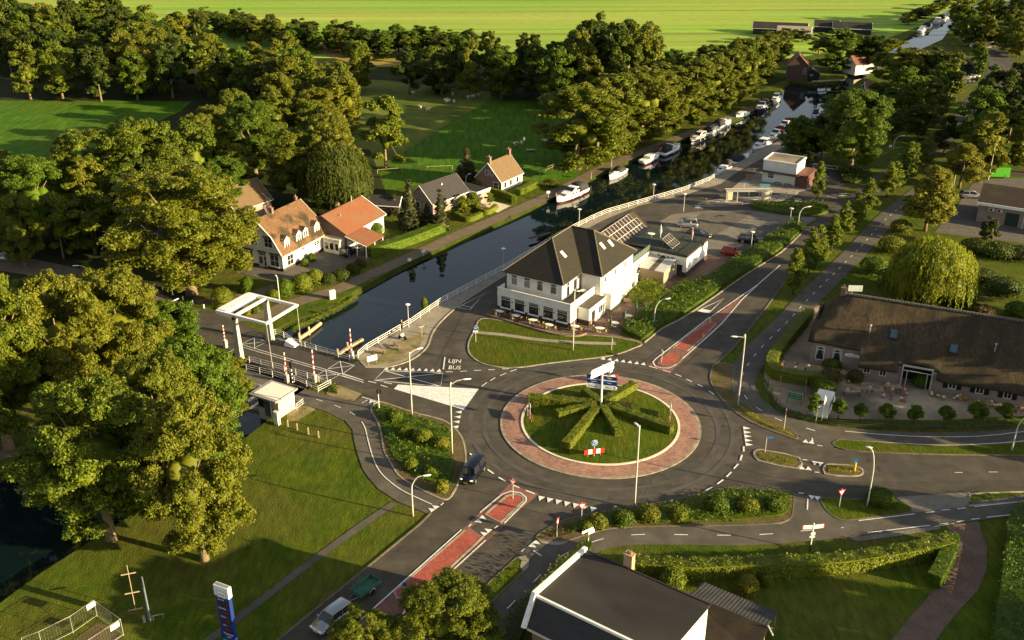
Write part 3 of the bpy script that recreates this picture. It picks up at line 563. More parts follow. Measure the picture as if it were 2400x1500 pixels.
ln([(2012, 1222), (2144, 1206)], .12); ln([(2033, 1250), (2179, 1233)], .12); ln([(2283, 1189), (2400, 1177), (2500, 1164)], .12); ln([(2312, 1214), (2370, 1208), (2420, 1200)], .12)
ds([((2169, 1203), (2190, 1201)), ((2206, 1198), (2226, 1196)), ((2243, 1194), (2263, 1192)), ((2202, 1230), (2222, 1228)), ((2240, 1225), (2259, 1222)), ((2276, 1219), (2296, 1217))], .12)
ln([(2188, 1236), (2235, 1229)], .06)
for cxm, cym in ((1637, 486), (1975, 457), (1868, 470)):
    seg(mk, G(cxm-9, cym-3), G(cxm+9, cym-2), .3, ZM); seg(mk, G(cxm-8, cym+2), G(cxm+10, cym+3), .3, ZM); seg(mk, G(cxm-6, cym-3), G(cxm+6, cym+3), .25, ZM)
ln([(1937, 460), (1964, 467)], .12)
ln([(2105, 361), (2160, 380)], .2); ln([(2120, 355), (2175, 374)], .2)
for kk in range(9):
    px = 1655+kk*22; seg(mk, G(px, 476-kk*1.3), G(px+9, 475.5-kk*1.3), .35, .125)
struct('road_markings', mk, M_WHITE)
for s, px, py, sz in (('L IJ N', 1066, 848, 1.75), ('BUS', 1065.5, 863.5, 1.75)):
    me = text_mesh(s.replace(' ', ''), sz, 'road_lettering', M_WHITE, .003); o = link_mesh('road_lettering', me); X, Y = G(px, py)
    o.location = (X, Y, ZM+.004); o.scale = (.62 if len(s) > 3 else .60, .88, 1); o.rotation_euler = (0, 0, R(-4)); o['kind'] = 'structure'
# ================================================================ VEGETATION
RNG = np.random.default_rng(11)
L_OLIVE = leaf_mat('leaf_olive', (.050, .080, .005), (.165, .200, .011), (.165, .160, .011))
L_GREEN = leaf_mat('leaf_green', (.042, .082, .004), (.120, .190, .009), (.090, .125, .007))
L_DARK = leaf_mat('leaf_dark', (.026, .052, .005), (.075, .108, .008), (.065, .075, .007))
L_BRIGHT = leaf_mat('leaf_bright', (.085, .120, .006), (.180, .220, .012), (.140, .165, .010))
L_YEL = leaf_mat('leaf_golden', (.110, .120, .008), (.270, .255, .018), (.190, .175, .014))
L_CON = leaf_mat('leaf_conifer', (.024, .036, .010), (.060, .066, .016), (.075, .060, .018), trans=.15)
L_HEDGE = leaf_mat('leaf_hedge', (.078, .110, .007), (.165, .190, .012), (.140, .155, .010), trans=.25)
L_WILL = leaf_mat('leaf_willow', (.110, .145, .008), (.260, .280, .020), trans=.4)
L_RUST = leaf_mat('leaf_rust', (.075, .055, .012), (.120, .080, .020), (.060, .065, .012), trans=.3)
BARK = mat('bark', (.14, .105, .06), (.22, .165, .095), scale=3, rough=.9, bump=1, bscale=8)
BARKD = mat('bark_dark', (.05, .042, .030), (.09, .07, .05), scale=3, rough=.9, bump=1, bscale=8)

def leaf_mesh(name, P, N, size, mt, aspect=.62, droop=0.0, extra=None):
    n = len(P)
    r = RNG.normal(size=(n, 3)); N = N/np.maximum(np.linalg.norm(N, axis=1, keepdims=True), 1e-6)
    N = N+r*.55; N /= np.linalg.norm(N, axis=1, keepdims=True)
    t = np.cross(N, RNG.normal(size=(n, 3))); t /= np.maximum(np.linalg.norm(t, axis=1, keepdims=True), 1e-6)
    if droop: t = t*(1-droop)+np.array([0, 0, -1])*droop; t /= np.linalg.norm(t, axis=1, keepdims=True); N = np.cross(t, np.cross(N, t))
    b = np.cross(N, t); b /= np.maximum(np.linalg.norm(b, axis=1, keepdims=True), 1e-6)
    s = size*RNG.uniform(.6, 1.35, (n, 1)); a = s*.5; c = s*.5*aspect
    cup = N*s*.14
    V = np.empty((n, 4, 3)); V[:, 0] = P-t*a+cup*0; V[:, 1] = P+b*c-cup+t*a*.15; V[:, 2] = P+t*a; V[:, 3] = P-b*c-cup-t*a*.1
    V = V.reshape(-1, 3)
    F = np.arange(4*n, dtype=np.int32)
    ls = np.arange(n, dtype=np.int32)*4; lt = np.full(n, 4, dtype=np.int32)
    if extra is not None:
        ev, ef = extra; m3 = len(ef); 
        F = np.concatenate([F, (ef+4*n).ravel().astype(np.int32)]); ls = np.concatenate([ls, 4*n+np.arange(m3, dtype=np.int32)*3]); lt = np.concatenate([lt, np.full(m3, 3, dtype=np.int32)])
        V = np.concatenate([V, ev])
    me = bpy.data.meshes.new(name); me.vertices.add(len(V)); me.vertices.foreach_set('co', V.astype(np.float32).ravel())
    me.loops.add(len(F)); me.loops.foreach_set('vertex_index', F)
    me.polygons.add(len(ls)); me.polygons.foreach_set('loop_start', ls); me.polygons.foreach_set('loop_total', lt)
    me.materials.append(mt); me.update(calc_edges=True); me.validate()
    return me
_ph = (1+5**.5)/2
ICOV = np.array([(-1, _ph, 0), (1, _ph, 0), (-1, -_ph, 0), (1, -_ph, 0), (0, -1, _ph), (0, 1, _ph), (0, -1, -_ph), (0, 1, -_ph), (_ph, 0, -1), (_ph, 0, 1), (-_ph, 0, -1), (-_ph, 0, 1)])
ICOV /= np.linalg.norm(ICOV[0])
ICOF = np.array([(0, 11, 5), (0, 5, 1), (0, 1, 7), (0, 7, 10), (0, 10, 11), (1, 5, 9), (5, 11, 4), (11, 10, 2), (10, 7, 6), (7, 1, 8), (3, 9, 4), (3, 4, 2), (3, 2, 6), (3, 6, 8), (3, 8, 9), (4, 9, 5), (2, 4, 11), (6, 2, 10), (8, 6, 7), (9, 8, 1)])
def lobes_for(shape, n, H, W, rng, lr):
    C = []; Rr = []
    tries = 0
    while len(C) < n and tries < 6000:
        tries += 1
        z = rng.uniform(.0, 1)
        if shape == 'cone': z = z**1.7
        if shape == 'round': prof = math.sqrt(max(0, 1-((z-.42)/.60)**2)); zb, zt = .12, 1.0
        elif shape == 'wide': prof = math.sqrt(max(0, 1-((z-.40)/.62)**2))**.85; zb, zt = .16, 1.0
        elif shape == 'tall': prof = math.sqrt(max(0, 1-((z-.40)/.62)**2)); zb, zt = .07, 1.0
        elif shape == 'ovate': prof = max(0, (1-z)**.62)*min(1, .55+z*2.4)*1.05; zb, zt = .18, 1.0
        elif shape == 'cone': prof = max(.03, (1-z)**.9); zb, zt = .04, 1.0
        elif shape == 'ball': prof = math.sqrt(max(0, 1-((z-.5)/.52)**2)); zb, zt = .40, 1.0
        else: prof = 1; zb, zt = .2, 1
        r = lr*(W/2)*rng.uniform(.75, 1.25)*(.55+.45*prof)
        rad = max(0, prof*W/2-r*.75)
        th = rng.uniform(0, 2*math.pi); q = rad*math.sqrt(rng.uniform(.25, 1))
        zz = H*(zb+(zt-zb)*z)
        zz = min(zz, H-r*.85); 
        C.append((q*math.cos(th), q*math.sin(th), zz)); Rr.append(r)
    return np.array(C), np.array(Rr)
def crown(name, shape, H, W, nl, leaf, mt, nlobe=26, lr=.36, seed=1, droop=0, core=.62):
    rng = np.random.default_rng(seed)
    C, Rr = lobes_for(shape, nlobe, H, W, rng, lr)
    Cp, Rp = C, Rr
    ns = 10 if shape in ('round', 'wide', 'tall') else 6
    sd_ = rng.normal(size=(len(C)*ns, 3)); sd_ /= np.linalg.norm(sd_, axis=1, keepdims=True); sd_[:, 2] = np.abs(sd_[:, 2])*.9-.15
    i_ = np.repeat(np.arange(len(C)), ns); C2 = C[i_]+sd_*(Rr[i_]*rng.uniform(.65, 1.0, len(i_)))[:, None]; R2 = Rr[i_]*rng.uniform(.20, .42, len(i_))
    C = np.concatenate([C, C2]); Rr = np.concatenate([Rr*.80, R2])
    wts = Rr**2; wts[len(Cp):] *= 1.5; wts = wts/np.sum(wts)
    k = rng.choice(len(C), size=int(nl*1.5), p=wts)
    d = rng.normal(size=(len(k), 3)); d /= np.linalg.norm(d, axis=1, keepdims=True)
    d[:, 2] = np.where(d[:, 2] < -.35, -d[:, 2], d[:, 2])
    rad = Rr[k]*(1.06-.42*rng.power(2.2, len(k))**1.0*rng.uniform(0, 1, len(k)))
    # ragged tufts on each lobe
    tuft = 1+.17*np.sin(d[:, 0]*9+k)*np.sin(d[:, 1]*8+2*k)+.08*np.sin(d[:, 2]*15+k)
    P = C[k]+d*(rad*tuft)[:, None]*np.array([1, 1, .82])
    keep = np.ones(len(P), bool)
    for j in range(len(Cp)):
        q = (P-C[j])/np.array([1, 1, .82]); dd = np.linalg.norm(q, axis=1)
        keep &= ~((dd < Rr[j]*.70) & (k != j))
    P, d = P[keep][:nl], d[keep][:nl]
    ev = []; ef = []
    C, Rr = Cp, Rp
    for j in range(len(C)):
        s = Rr[j]*core*rng.uniform(.9, 1.1, (12, 1)); ev.append(C[j]+ICOV*s*np.array([1, 1, .8])); ef.append(ICOF+12*j)
    if shape in ('round', 'wide', 'tall'):
        cc = np.array([0, 0, H*.52]); sz = np.array([W*.16, W*.16, H*.19])
        ev.append(cc+ICOV*sz); ef.append(ICOF+12*len(C))
        for a in range(5):
            aa = a*1.257+seed; ev.append(np.array([math.cos(aa)*W*.12, math.sin(aa)*W*.12, H*(.40+.04*a)])+ICOV*sz*.6); ef.append(ICOF+12*(len(C)+1+a))
    if shape == 'cone':
        for a, (q, b) in enumerate(((.15, .36), (.35, .27), (.55, .18), (.72, .10))): ev.append(np.array([0, 0, H*q])+ICOV*np.array([W*b, W*b, H*.16])); ef.append(ICOF+12*(len(C)+a))
    me = leaf_mesh(name, P, d+np.array([0, 0, .35]), leaf, mt, droop=droop, extra=(np.concatenate(ev), np.concatenate(ef)))
    return me, C, Rr
def trunk_mesh(m, H, W, C, Rr, r, rng, nlimb=7, lean=0, cb=.3):
    top = H*.72
    path = [(0, 0, -.25), (lean*.1, 0, H*.12), (lean*.25, 0, H*cb), (lean*.35, .1, H*.5), (0, 0, top)]
    m.tube(path, [r*1.45, r*1.02, r*.8, r*.5, r*.18], 8)
    idx = rng.permutation(len(C))[:nlimb]
    for j in idx:
        z0 = H*rng.uniform(cb*.8, .5)
        c = C[j]; a = (lean*.2, 0, z0); mid = (c[0]*.45, c[1]*.45, (z0+c[2])/2+.2)
        m.tube([a, mid, tuple(c)], [r*.42, r*.28, r*.08], 5)
def tree_proto(name, shape, H, W, nl, leaf, mt, label, cat='tree', nlobe=26, lr=.36, seed=1, r=.3, bark=None, droop=0, core=.62, lean=0, nlimb=7, cb=.3):
    rng = np.random.default_rng(seed+50)
    e = empty(name, (0, 0, 0), 0, label, cat)
    me, C, Rr = crown('crown', shape, H, W, nl, leaf, mt, nlobe, lr, seed, droop, core)
    link_mesh('crown', me, e)
    m = MB(); trunk_mesh(m, H, W, C, Rr, r, rng, nlimb, lean, cb); m.build('trunk', bark or BARK, e, smooth=True)
    e['H'] = H; e['W'] = W
    return e
PR = {}
def reg(key, *a, **k): PR.setdefault(key, []).append(tree_proto(*a, **k))
for s in (1, 2, 3): reg('oak', 'broad_tree', 'wide', 16, 14, 62000, .26, L_OLIVE, 'x', nlobe=70, lr=.235, seed=s, r=.42, nlimb=10)
for s in (4,): reg('oakg', 'broad_tree', 'wide', 16, 14, 62000, .26, L_GREEN, 'x', nlobe=70, lr=.235, seed=s, r=.42, nlimb=10)
for s, lm in ((11, L_OLIVE), (12, L_OLIVE), (13, L_GREEN), (14, L_OLIVE)): reg('mid', 'woodland_tree', 'round', 15, 10, 15000, .42, lm, 'x', nlobe=36, lr=.30, seed=s, r=.28, nlimb=5)
for s, lm in ((21, L_DARK), (22, L_DARK), (23, L_GREEN)): reg('dark', 'woodland_tree', 'round', 15, 10, 14000, .44, lm, 'x', nlobe=34, lr=.31, seed=s, r=.28, nlimb=5)
for s, lm in ((31, L_OLIVE), (32, L_DARK), (33, L_OLIVE)): reg('far', 'woodland_tree', 'round', 15, 10, 7000, .62, lm, 'x', nlobe=22, lr=.36, seed=s, r=.28, nlimb=3)
for s in (41, 42): reg('row', 'towpath_tree', 'tall', 18, 12, 28000, .36, L_OLIVE, 'x', nlobe=60, lr=.24, seed=s, r=.40, nlimb=8, core=.7)
for s in (51, 52, 53): reg('lime', 'avenue_tree', 'ovate', 8, 4.2, 9000, .24, L_BRIGHT, 'x', nlobe=34, lr=.36, seed=s, r=.11, bark=BARKD, nlimb=4)
for s in (61, 62): reg('pyr', 'hornbeam', 'ovate', 11, 9, 19000, .32, L_YEL, 'x', nlobe=34, lr=.33, seed=s, r=.2, nlimb=5)
for s in (71, 72): reg('con', 'conifer', 'cone', 10, 5, 12000, .28, L_CON, 'x', nlobe=80, lr=.30, seed=s, r=.16, bark=BARKD, nlimb=0)
reg('ball', 'ball_tree', 'ball', 3, 2.3, 4200, .17, L_GREEN, 'x', nlobe=16, lr=.5, seed=81, r=.06, bark=BARKD, nlimb=3, cb=.45)
reg('bright', 'broad_tree', 'tall', 12, 7, 9000, .42, L_BRIGHT, 'x', nlobe=26, lr=.33, seed=91, r=.2, nlimb=4)
reg('thin', 'feathery_tree', 'ovate', 12, 9, 7000, .34, L_YEL, 'x', nlobe=30, lr=.25, seed=95, r=.2, nlimb=14, core=.25)
# weeping willow
def willow(lm=None, nm='weeping_willow'):
    e = empty(nm, (0, 0, 0), 0, 'x', 'tree'); rng = np.random.default_rng(3)
    P = []; N = []
    for i in range(620):
        th = rng.uniform(0, 2*math.pi); q = 5.2*math.sqrt(rng.uniform(.02, 1)); z1 = 9.3-.12*q*q*rng.uniform(.7, 1.1); ln_ = rng.uniform(1.5, 5.5)*(.4+q/6)
        k = int(ln_/.13); t = np.linspace(0, 1, k)
        x = (q+.7*np.sin(t*1.5))*math.cos(th)+.15*np.sin(t*7+i); y = (q+.7*np.sin(t*1.5))*math.sin(th)+.15*np.cos(t*6+i)
        z = np.maximum(z1-ln_*t, .4); P.append(np.stack([x, y, z], 1)+rng.normal(0, .09, (k, 3))); N.append(np.tile([math.cos(th), math.sin(th), .3], (k, 1)))
    P = np.concatenate(P); N = np.concatenate(N)
    C = np.array([(2.6*math.cos(a), 2.6*math.sin(a), z) for a in (0, 1.05, 2.1, 3.14, 4.2, 5.2) for z in (3.5, 6)]+[(0, 0, 7)])
    ev = np.concatenate([c+ICOV*np.array([2.1, 2.1, 1.9]) for c in C]); ef = np.concatenate([ICOF+12*j for j in range(len(C))])
    link_mesh('crown', leaf_mesh('crown', P, N, .36, lm or L_WILL, aspect=.3, droop=.75, extra=(ev, ef)), e)
    m = MB(); trunk_mesh(m, 10, 10, C, np.ones(len(C)), .45, rng, 9, 0, .2); m.build('trunk', BARK, e, smooth=True)
    e['H'] = 10; e['W'] = 11.5
    return e
PR['willow'] = [willow()]; PR['droop'] = [willow(L_DARK, 'drooping_tree')]
_seq = {}
def T(kind, px, base=None, top=None, w=None, h=None, wm=None, label=None, group=None, name=None, rz=None, xy=None, k=None):
    lst = PR[kind]; i = _seq.get(kind, 0) if k is None else k; _seq[kind] = _seq.get(kind, 0)+1
    pr = lst[i % len(lst)]
    if xy is not None: X, Y = xy
    elif base is not None: X, Y = G(px, base); h = h or height_at(px, base, top+6)
    else: X, Y = G(px, top, h)
    if wm is None: wm = w*(math.hypot(Y*_cp+CAMH*_sp-(h*.5)*_sp, 0)/FPX)
    key = pr.name
    o = copy_tree(pr) if USED.get(key) else pr
    USED[key] = True
    if name: o.name = name
    o.location = (X, Y, 0); o.rotation_euler = (0, 0, random.uniform(0, 6.28) if rz is None else rz)
    o.scale = (wm/pr['W'], wm/pr['W'], h/pr['H'])
    if label: o['label'] = label
    if group: o['group'] = group
    elif 'group' in o: del o['group']
    return o
def inpoly(x, y, P):
    c = False; n = len(P); j = n-1
    for i in range(n):
        if ((P[i][1] > y) != (P[j][1] > y)) and (x < (P[j][0]-P[i][0])*(y-P[i][1])/(P[j][1]-P[i][1])+P[i][0]): c = not c
        j = i
    return c
def wood(kinds, poly_px, hz, h, w, spacing, label, group, seed=1, world=None, maxn=400):
    P = world or [G(a, b, hz) for a, b in poly_px]
    xs = [p[0] for p in P]; ys = [p[1] for p in P]; rng = random.Random(seed); got = []
    for _ in range(14000):
        x = rng.uniform(min(xs), max(xs)); y = rng.uniform(min(ys), max(ys))
        if not inpoly(x, y, P): continue
        if any((x-a)**2+(y-b)**2 < spacing**2 for a, b in got): continue
        got.append((x, y))
        if len(got) >= maxn: break
    for x, y in got:
        kd = rng.choice(kinds); hh = rng.uniform(*h); ww = rng.uniform(*w)
        T(kd, 0, xy=(x, y), h=hh, wm=ww, label=label, group=group, k=rng.randrange(9))
    return len(got)
nw = []
T('oakg', 530, 500, 385, 150, h=11, label='round tree standing before the tan roofed house')
T('mid', 575, 470, 350, 110, h=12, label='tree at the right of the tan roofed house')
# -- individual trees, nearest first
T('oak', 480, 1312, 925, 290, label='big olive tree on the west lawn, its trunk nearest the fuel price pylon', k=0)
T('oak', 262, 1264, 900, 360, label='big tree at the water edge whose long bare trunk leans over the west lawn', k=1)
T('oakg', 478, 1120, 800, 240, label='big dense tree beside the canal, just left of the bridge control house', k=0)
T('oak', 405, 1165, 830, 250, label='tree on the canal bank between the control house tree and the leaning trunk', k=2)
T('oak', 22, 1052, 655, 320, label='big tree at the left picture edge with a sunlit trunk on the far bank', k=2)
T('oak', 175, 985, 640, 270, label='big tree west of the canal, second from the left picture edge', k=0)
T('oak', 305, 930, 632, 250, label='olive tree west of the canal with its top below the lane lamp', k=1)
T('oakg', 402, 872, 712, 190, label='smaller tree on the west bank just left of the drawbridge road', k=0)
T('oak', 545, 985, 772, 130, h=9, label='short reddish tree touching the bridge railing')
T('oak', 90, 880, 660, 260, label='tree at the left picture edge behind the sunlit trunk', k=1)
T('oak', 1040, top=1378, h=8, wm=11, label='round tree beside the median at the bottom edge, right one of two', k=2)
T('oak', 850, top=1445, h=6.5, wm=7.5, label='smaller tree at the bottom edge in front of the silver car', k=0)
T('oak', 450, 690, 394, 370, label='huge oak with a thick pale trunk on the lawn beside the white gambrel house', k=1)
T('bright', 150, 606, 440, 85, label='narrow bright yellow green tree by the west lane')
T('oakg', 100, 575, 360, 190, label='tall tree behind the narrow bright tree by the west lane')
T('oak', 235, 530, 300, 210, label='wide olive tree left of the dark green tree in the west garden', k=2)
T('oak', 350, 520, 275, 230, label='tall olive tree above the dark green tree in the west garden', k=0)
T('dark', 345, 540, 365, 130, label='dark green round tree in the middle of the west garden trees')
T('oakg', 40, 560, 430, 130, label='dark tree at the left picture edge above the west lane')
T('oak', 20, 480, 350, 110, label='pale tree at the left picture edge beside the left meadow', k=1)
T('oak', 705, 475, 295, 160, label='broad olive tree behind the roof of the white gambrel house', k=0)
T('oak', 780, 470, 262, 150, label='tall olive tree behind the orange roofed barn', k=2)
T('droop', 790, 492, 320, 180, label='dark drooping tree right behind the orange roofed barn')
T('oakg', 600, 415, 235, 170, label='dark tree above the green lawn behind the white house')
T('bright', 905, 398, 215, 115, label='tall yellow green tree alone at the corner of the sheep pasture')
T('mid', 842, 212, 88, 80, label='birch with a pale trunk at the corner of the stubble field')
T('con', 1094, 418, 342, 72, label='broad brown green conifer behind the brown brick house')
T('con', 962, 535, 415, 75, label='tallest conifer in the garden left of the grey tiled house', k=0)
T('con', 1033, 540, 437, 55, label='slim golden conifer in front of the grey tiled house', k=1)
T('con', 1003, 535, 470, 55, label='dark conifer between the two taller garden conifers')
T('con', 925, 500, 450, 50, label='small conifer beside the dark garden shed')
T('bright', 1110, 492, 445, 38, label='small young tree on the drive of the grey tiled house')
T('bright', 1147, 480, 445, 26, label='thin young tree between the two canal side houses')
T('bright', 1290, 438, 412, 42, label='small round bright tree on the towpath beyond the brown house')
T('bright', 1085, 505, 455, 50, label='bright shrub tree in front of the white annex wall')
# towpath row
rowx = [(1352, 397, 196, 235), (1398, 383, 178, 160), (1437, 364, 165, 160), (1502, 332, 152, 185), (1545, 316, 158, 140), (1590, 296, 148, 140), (1630, 279, 132, 130), (1666, 263, 118, 125), (1700, 248, 108, 120), (1732, 233, 98, 110), (1756, 214, 86, 105), (1776, 190, 78, 95), (1798, 170, 74, 80), (1828, 140, 64, 64)]
rl = ['first and nearest', 'second', 'third', 'fourth', 'fifth', 'sixth', 'seventh', 'eighth', 'ninth', 'tenth', 'eleventh', 'twelfth', 'thirteenth', 'last and farthest']
for (x, b, t, ww), nm in zip(rowx, rl): T('row', x, b, t, ww, label='%s of the big round trees lining the towpath beside the boats' % nm, group='trees lining the towpath')
for x, b, t, ww in ((1420, 325, 190, 140), (1480, 298, 155, 130), (1545, 275, 140, 120), (1605, 250, 115, 110), (1670, 225, 98, 100), (1730, 195, 82, 90)): T('row', x, b, t, ww, label='tree in the back row behind the trees lining the towpath', group='back row of towpath trees')
# avenue of young trees
av = [(1858, 690, 582, 70), (1893, 652, 533, 62), (1912, 622, 527, 64), (1948, 588, 503, 58), (1975, 556, 471, 56), (2003, 528, 452, 52), (2030, 503, 418, 58), (2078, 462, 380, 62), (2094, 445, 378, 50), (2122, 430, 332, 62), (2138, 415, 335, 45), (2165, 392, 307, 52)]
al = ['nearest', 'second nearest', 'third nearest', 'fourth nearest', 'fifth', 'sixth', 'seventh', 'eighth', 'ninth', 'tenth', 'eleventh', 'farthest']
for (x, b, t, ww), nm in zip(av, al): T('lime', x, b, t-6, ww*1.12, label='%s young tree of the avenue between the main road and the cycle path' % nm, group='young avenue trees')
T('lime', 1914, 473, 372, 50, label='young tree on the pavement right of the flat roofed kiosk')
T('pyr', 2168, 541, 382, 150, label='golden hornbeam beside the workshop yard, nearest of three', k=0)
T('pyr', 2200, 500, 392, 95, label='golden hornbeam behind the nearest one at the workshop yard', k=1)
T('pyr', 2248, 440, 330, 145, label='golden hornbeam above the silver car in the workshop yard', k=1)
T('thin', 2300, 405, 262, 150, label='feathery golden tree behind the green van')
T('dark', 2212, 358, 262, 62, label='dark tree beside the main road behind the hornbeams')
T('oakg', 1992, 396, 210, 190, label='big sunlit tree with two trunks behind the flat roofed kiosk')
T('dark', 1868, 382, 268, 110, label='dark low tree beside the moored boats left of the big sunlit tree')
T('dark', 1925, 372, 262, 90, label='dark tree directly left of the big sunlit tree', k=1)
T('willow', 2172, 712, 543, 205, label='large golden weeping willow behind the thatched farmhouse')
T('dark', 2312, 582, 502, 52, label='small dark tree in front of the workshop wall')
rt = [(1955, 168, 60, 118), (2012, 155, 76, 92), (1918, 128, 70, 62), (2045, 168, 78, 100), (2085, 195, 85, 115), (2130, 215, 108, 112), (2185, 220, 104, 112), (2112, 285, 152, 112), (2165, 272, 172, 96), (2205, 250, 142, 92), (2228, 230, 118, 70), (2058, 262, 185, 80), (2150, 335, 240, 92), (2092, 320, 250, 66), (2190, 300, 215, 66), (1880, 98, 62, 46), (1862, 92, 62, 40), (2288, 150, 92, 42), (2292, 180, 105, 40), (2270, 108, 38, 60), (2300, 112, 30, 64), (1838, 100, 60, 46), (1800, 105, 66, 52)]
for i, (x, b, t, ww) in enumerate(rt): T('mid' if i % 3 else 'dark', x, b, t, ww, label='green tree in the grove between the lock and the main road', group='grove by the lock')
for x, b, t, ww in ((2128, 58, 22, 46), (2148, 50, 14, 46), (2168, 42, 8, 44), (2186, 33, 0, 42), (2203, 24, -8, 40), (2222, 15, -16, 40)): T('far', x, b, t, ww, label='rounded tree in the row left of the far canal', group='row left of the far canal')
for x, b, t, ww in ((2312, 104, 55, 44), (2330, 112, 60, 44), (2347, 120, 62, 46), (2364, 128, 66, 48), (2383, 134, 70, 50), (2325, 60, 12, 52), (2360, 55, 5, 55), (2398, 60, 8, 55), (2262, 62, 22, 50), (2245, 40, 0, 44)): T('mid', x, b, t, ww, label='tree with a bare trunk in the far avenue at the top right', group='far avenue trees')
for i, (x, b, t) in enumerate(((1902, 992, 922), (1963, 996, 934), (2013, 1000, 944), (2075, 1005, 946), (2138, 1008, 949), (2213, 1010, 951), (2285, 1010, 943), (2352, 1006, 944))):
    T('ball', x, b-6, t-4, (44, 42, 40, 46, 43, 45, 54, 47)[i], label='%s ball shaped tree in the row beside the gravel yard, counted from the left' % ('first second third fourth fifth sixth seventh eighth'.split()[i]), group='ball trees beside the gravel yard', k=0)
# woods: regions of canopy
nw.append(wood(['mid', 'mid', 'mid', 'dark'], [(30, 108), (130, 92), (250, 78), (420, 70), (620, 80), (730, 110), (800, 140), (845, 140), (790, 152), (640, 135), (430, 110), (250, 112), (90, 118)], 15, (13, 18), (9, 12), 8.0, 'olive tree in the broad wood between the left meadow and the far hedgerow', 'trees of the wood beyond the left meadow', 2))
nw.append(wood(['dark', 'far', 'far'], [(-60, 0), (140, -12), (330, 2), (480, 12), (330, 40), (420, 66), (250, 72), (120, 85), (-60, 60)], 14, (11, 16), (9, 12), 9, 'tree in the wood at the upper left corner', 'trees at the upper left corner', 3))
nw.append(wood(['dark', 'dark', 'far'], [(470, 12), (620, 34), (760, 52), (900, 60), (1100, 66), (1100, 84), (900, 84), (760, 72), (600, 56), (440, 30)], 8, (7, 9.5), (7, 9), 5.6, 'dark tree in the hedgerow before the bright far field', 'dark hedgerow before the far field', 4))
nw.append(wood(['dark', 'dark', 'mid'], [(935, 96), (1010, 84), (1100, 82), (1270, 86), (1340, 58), (1400, 62), (1560, 98), (1660, 112), (1560, 134), (1440, 138), (1300, 128), (1180, 112), (1060, 102), (950, 108)], 15, (12, 17), (9, 12), 8.3, 'dark tree in the large wood behind the towpath trees', 'trees of the wood behind the towpath', 5))
nw.append(wood(['mid', 'far'], [(1345, 36), (1400, 24), (1500, 26), (1530, 50), (1540, 80), (1440, 85), (1350, 70)], 20, (18, 22), (9, 12), 8, 'tall olive tree in the highest clump before the far field', 'highest clump of the wood', 6))
nw.append(wood(['mid', 'mid', 'oak'], [(430, 262), (520, 212), (640, 178), (740, 162), (805, 160), (795, 205), (755, 235), (680, 245), (600, 252), (500, 285), (440, 310)], 15, (13, 17), (10, 13), 8.5, 'sunlit tree in the belt running from the left meadow to the pasture', 'tree belt between meadow and pasture', 7))
nw.append(wood(['mid', 'dark'], [(180, 345), (300, 285), (420, 305), (450, 380), (330, 330), (180, 400)], 15, (13, 16), (9, 12), 8, 'tree in the west garden belt below the left meadow', 'west garden belt', 8))
nw.append(wood(['dark', 'mid', 'dark'], [(2300, 188), (2400, 130), (2520, 120), (2520, 250), (2420, 256), (2340, 248)], 16, (14, 18), (10, 13), 8.5, 'dark tree in the shaded wood at the right picture edge', 'trees at the right picture edge', 9))
nw.append(wood(['mid', 'far', 'dark'], [(2240, -25), (2420, -30), (2420, 30), (2330, 5), (2270, 8)], 14, (11, 15), (9, 12), 10, 'tree in the far wood at the top right corner', 'trees at the top right corner', 10))
# trees outside the frame on the east side: they stand along the roads there and shade the yard
nw.append(wood(['mid', 'dark', 'oak'], None, 0, (13, 17), (10, 12), 8.6, 'large tree in the row east of the picture', 'trees east of the picture', 12, world=[(82, 99), (90, 97), (104, 128), (100, 142), (90, 140), (84, 118)], maxn=7))
nw.append(wood(['mid', 'dark', 'oak'], None, 0, (11, 14), (9, 12), 6.5, 'large tree in the garden south of the picture', 'trees south east of the picture', 13, world=[(54, 54), (72, 46), (86, 60), (72, 67), (60, 67)], maxn=10))
nw.append(wood(['mid', 'mid', 'dark', 'oak'], [(-30, 400), (60, 372), (150, 352), (260, 335), (390, 390), (420, 440), (250, 440), (100, 448), (-30, 450)], 14, (12, 15), (9, 12), 8, 'tree of the dense garden wood north of the west lane', 'garden wood north of the west lane', 21))

T('mid', 0, xy=(80, 82), h=12, wm=9, label='single tree on the verge east of the picture')
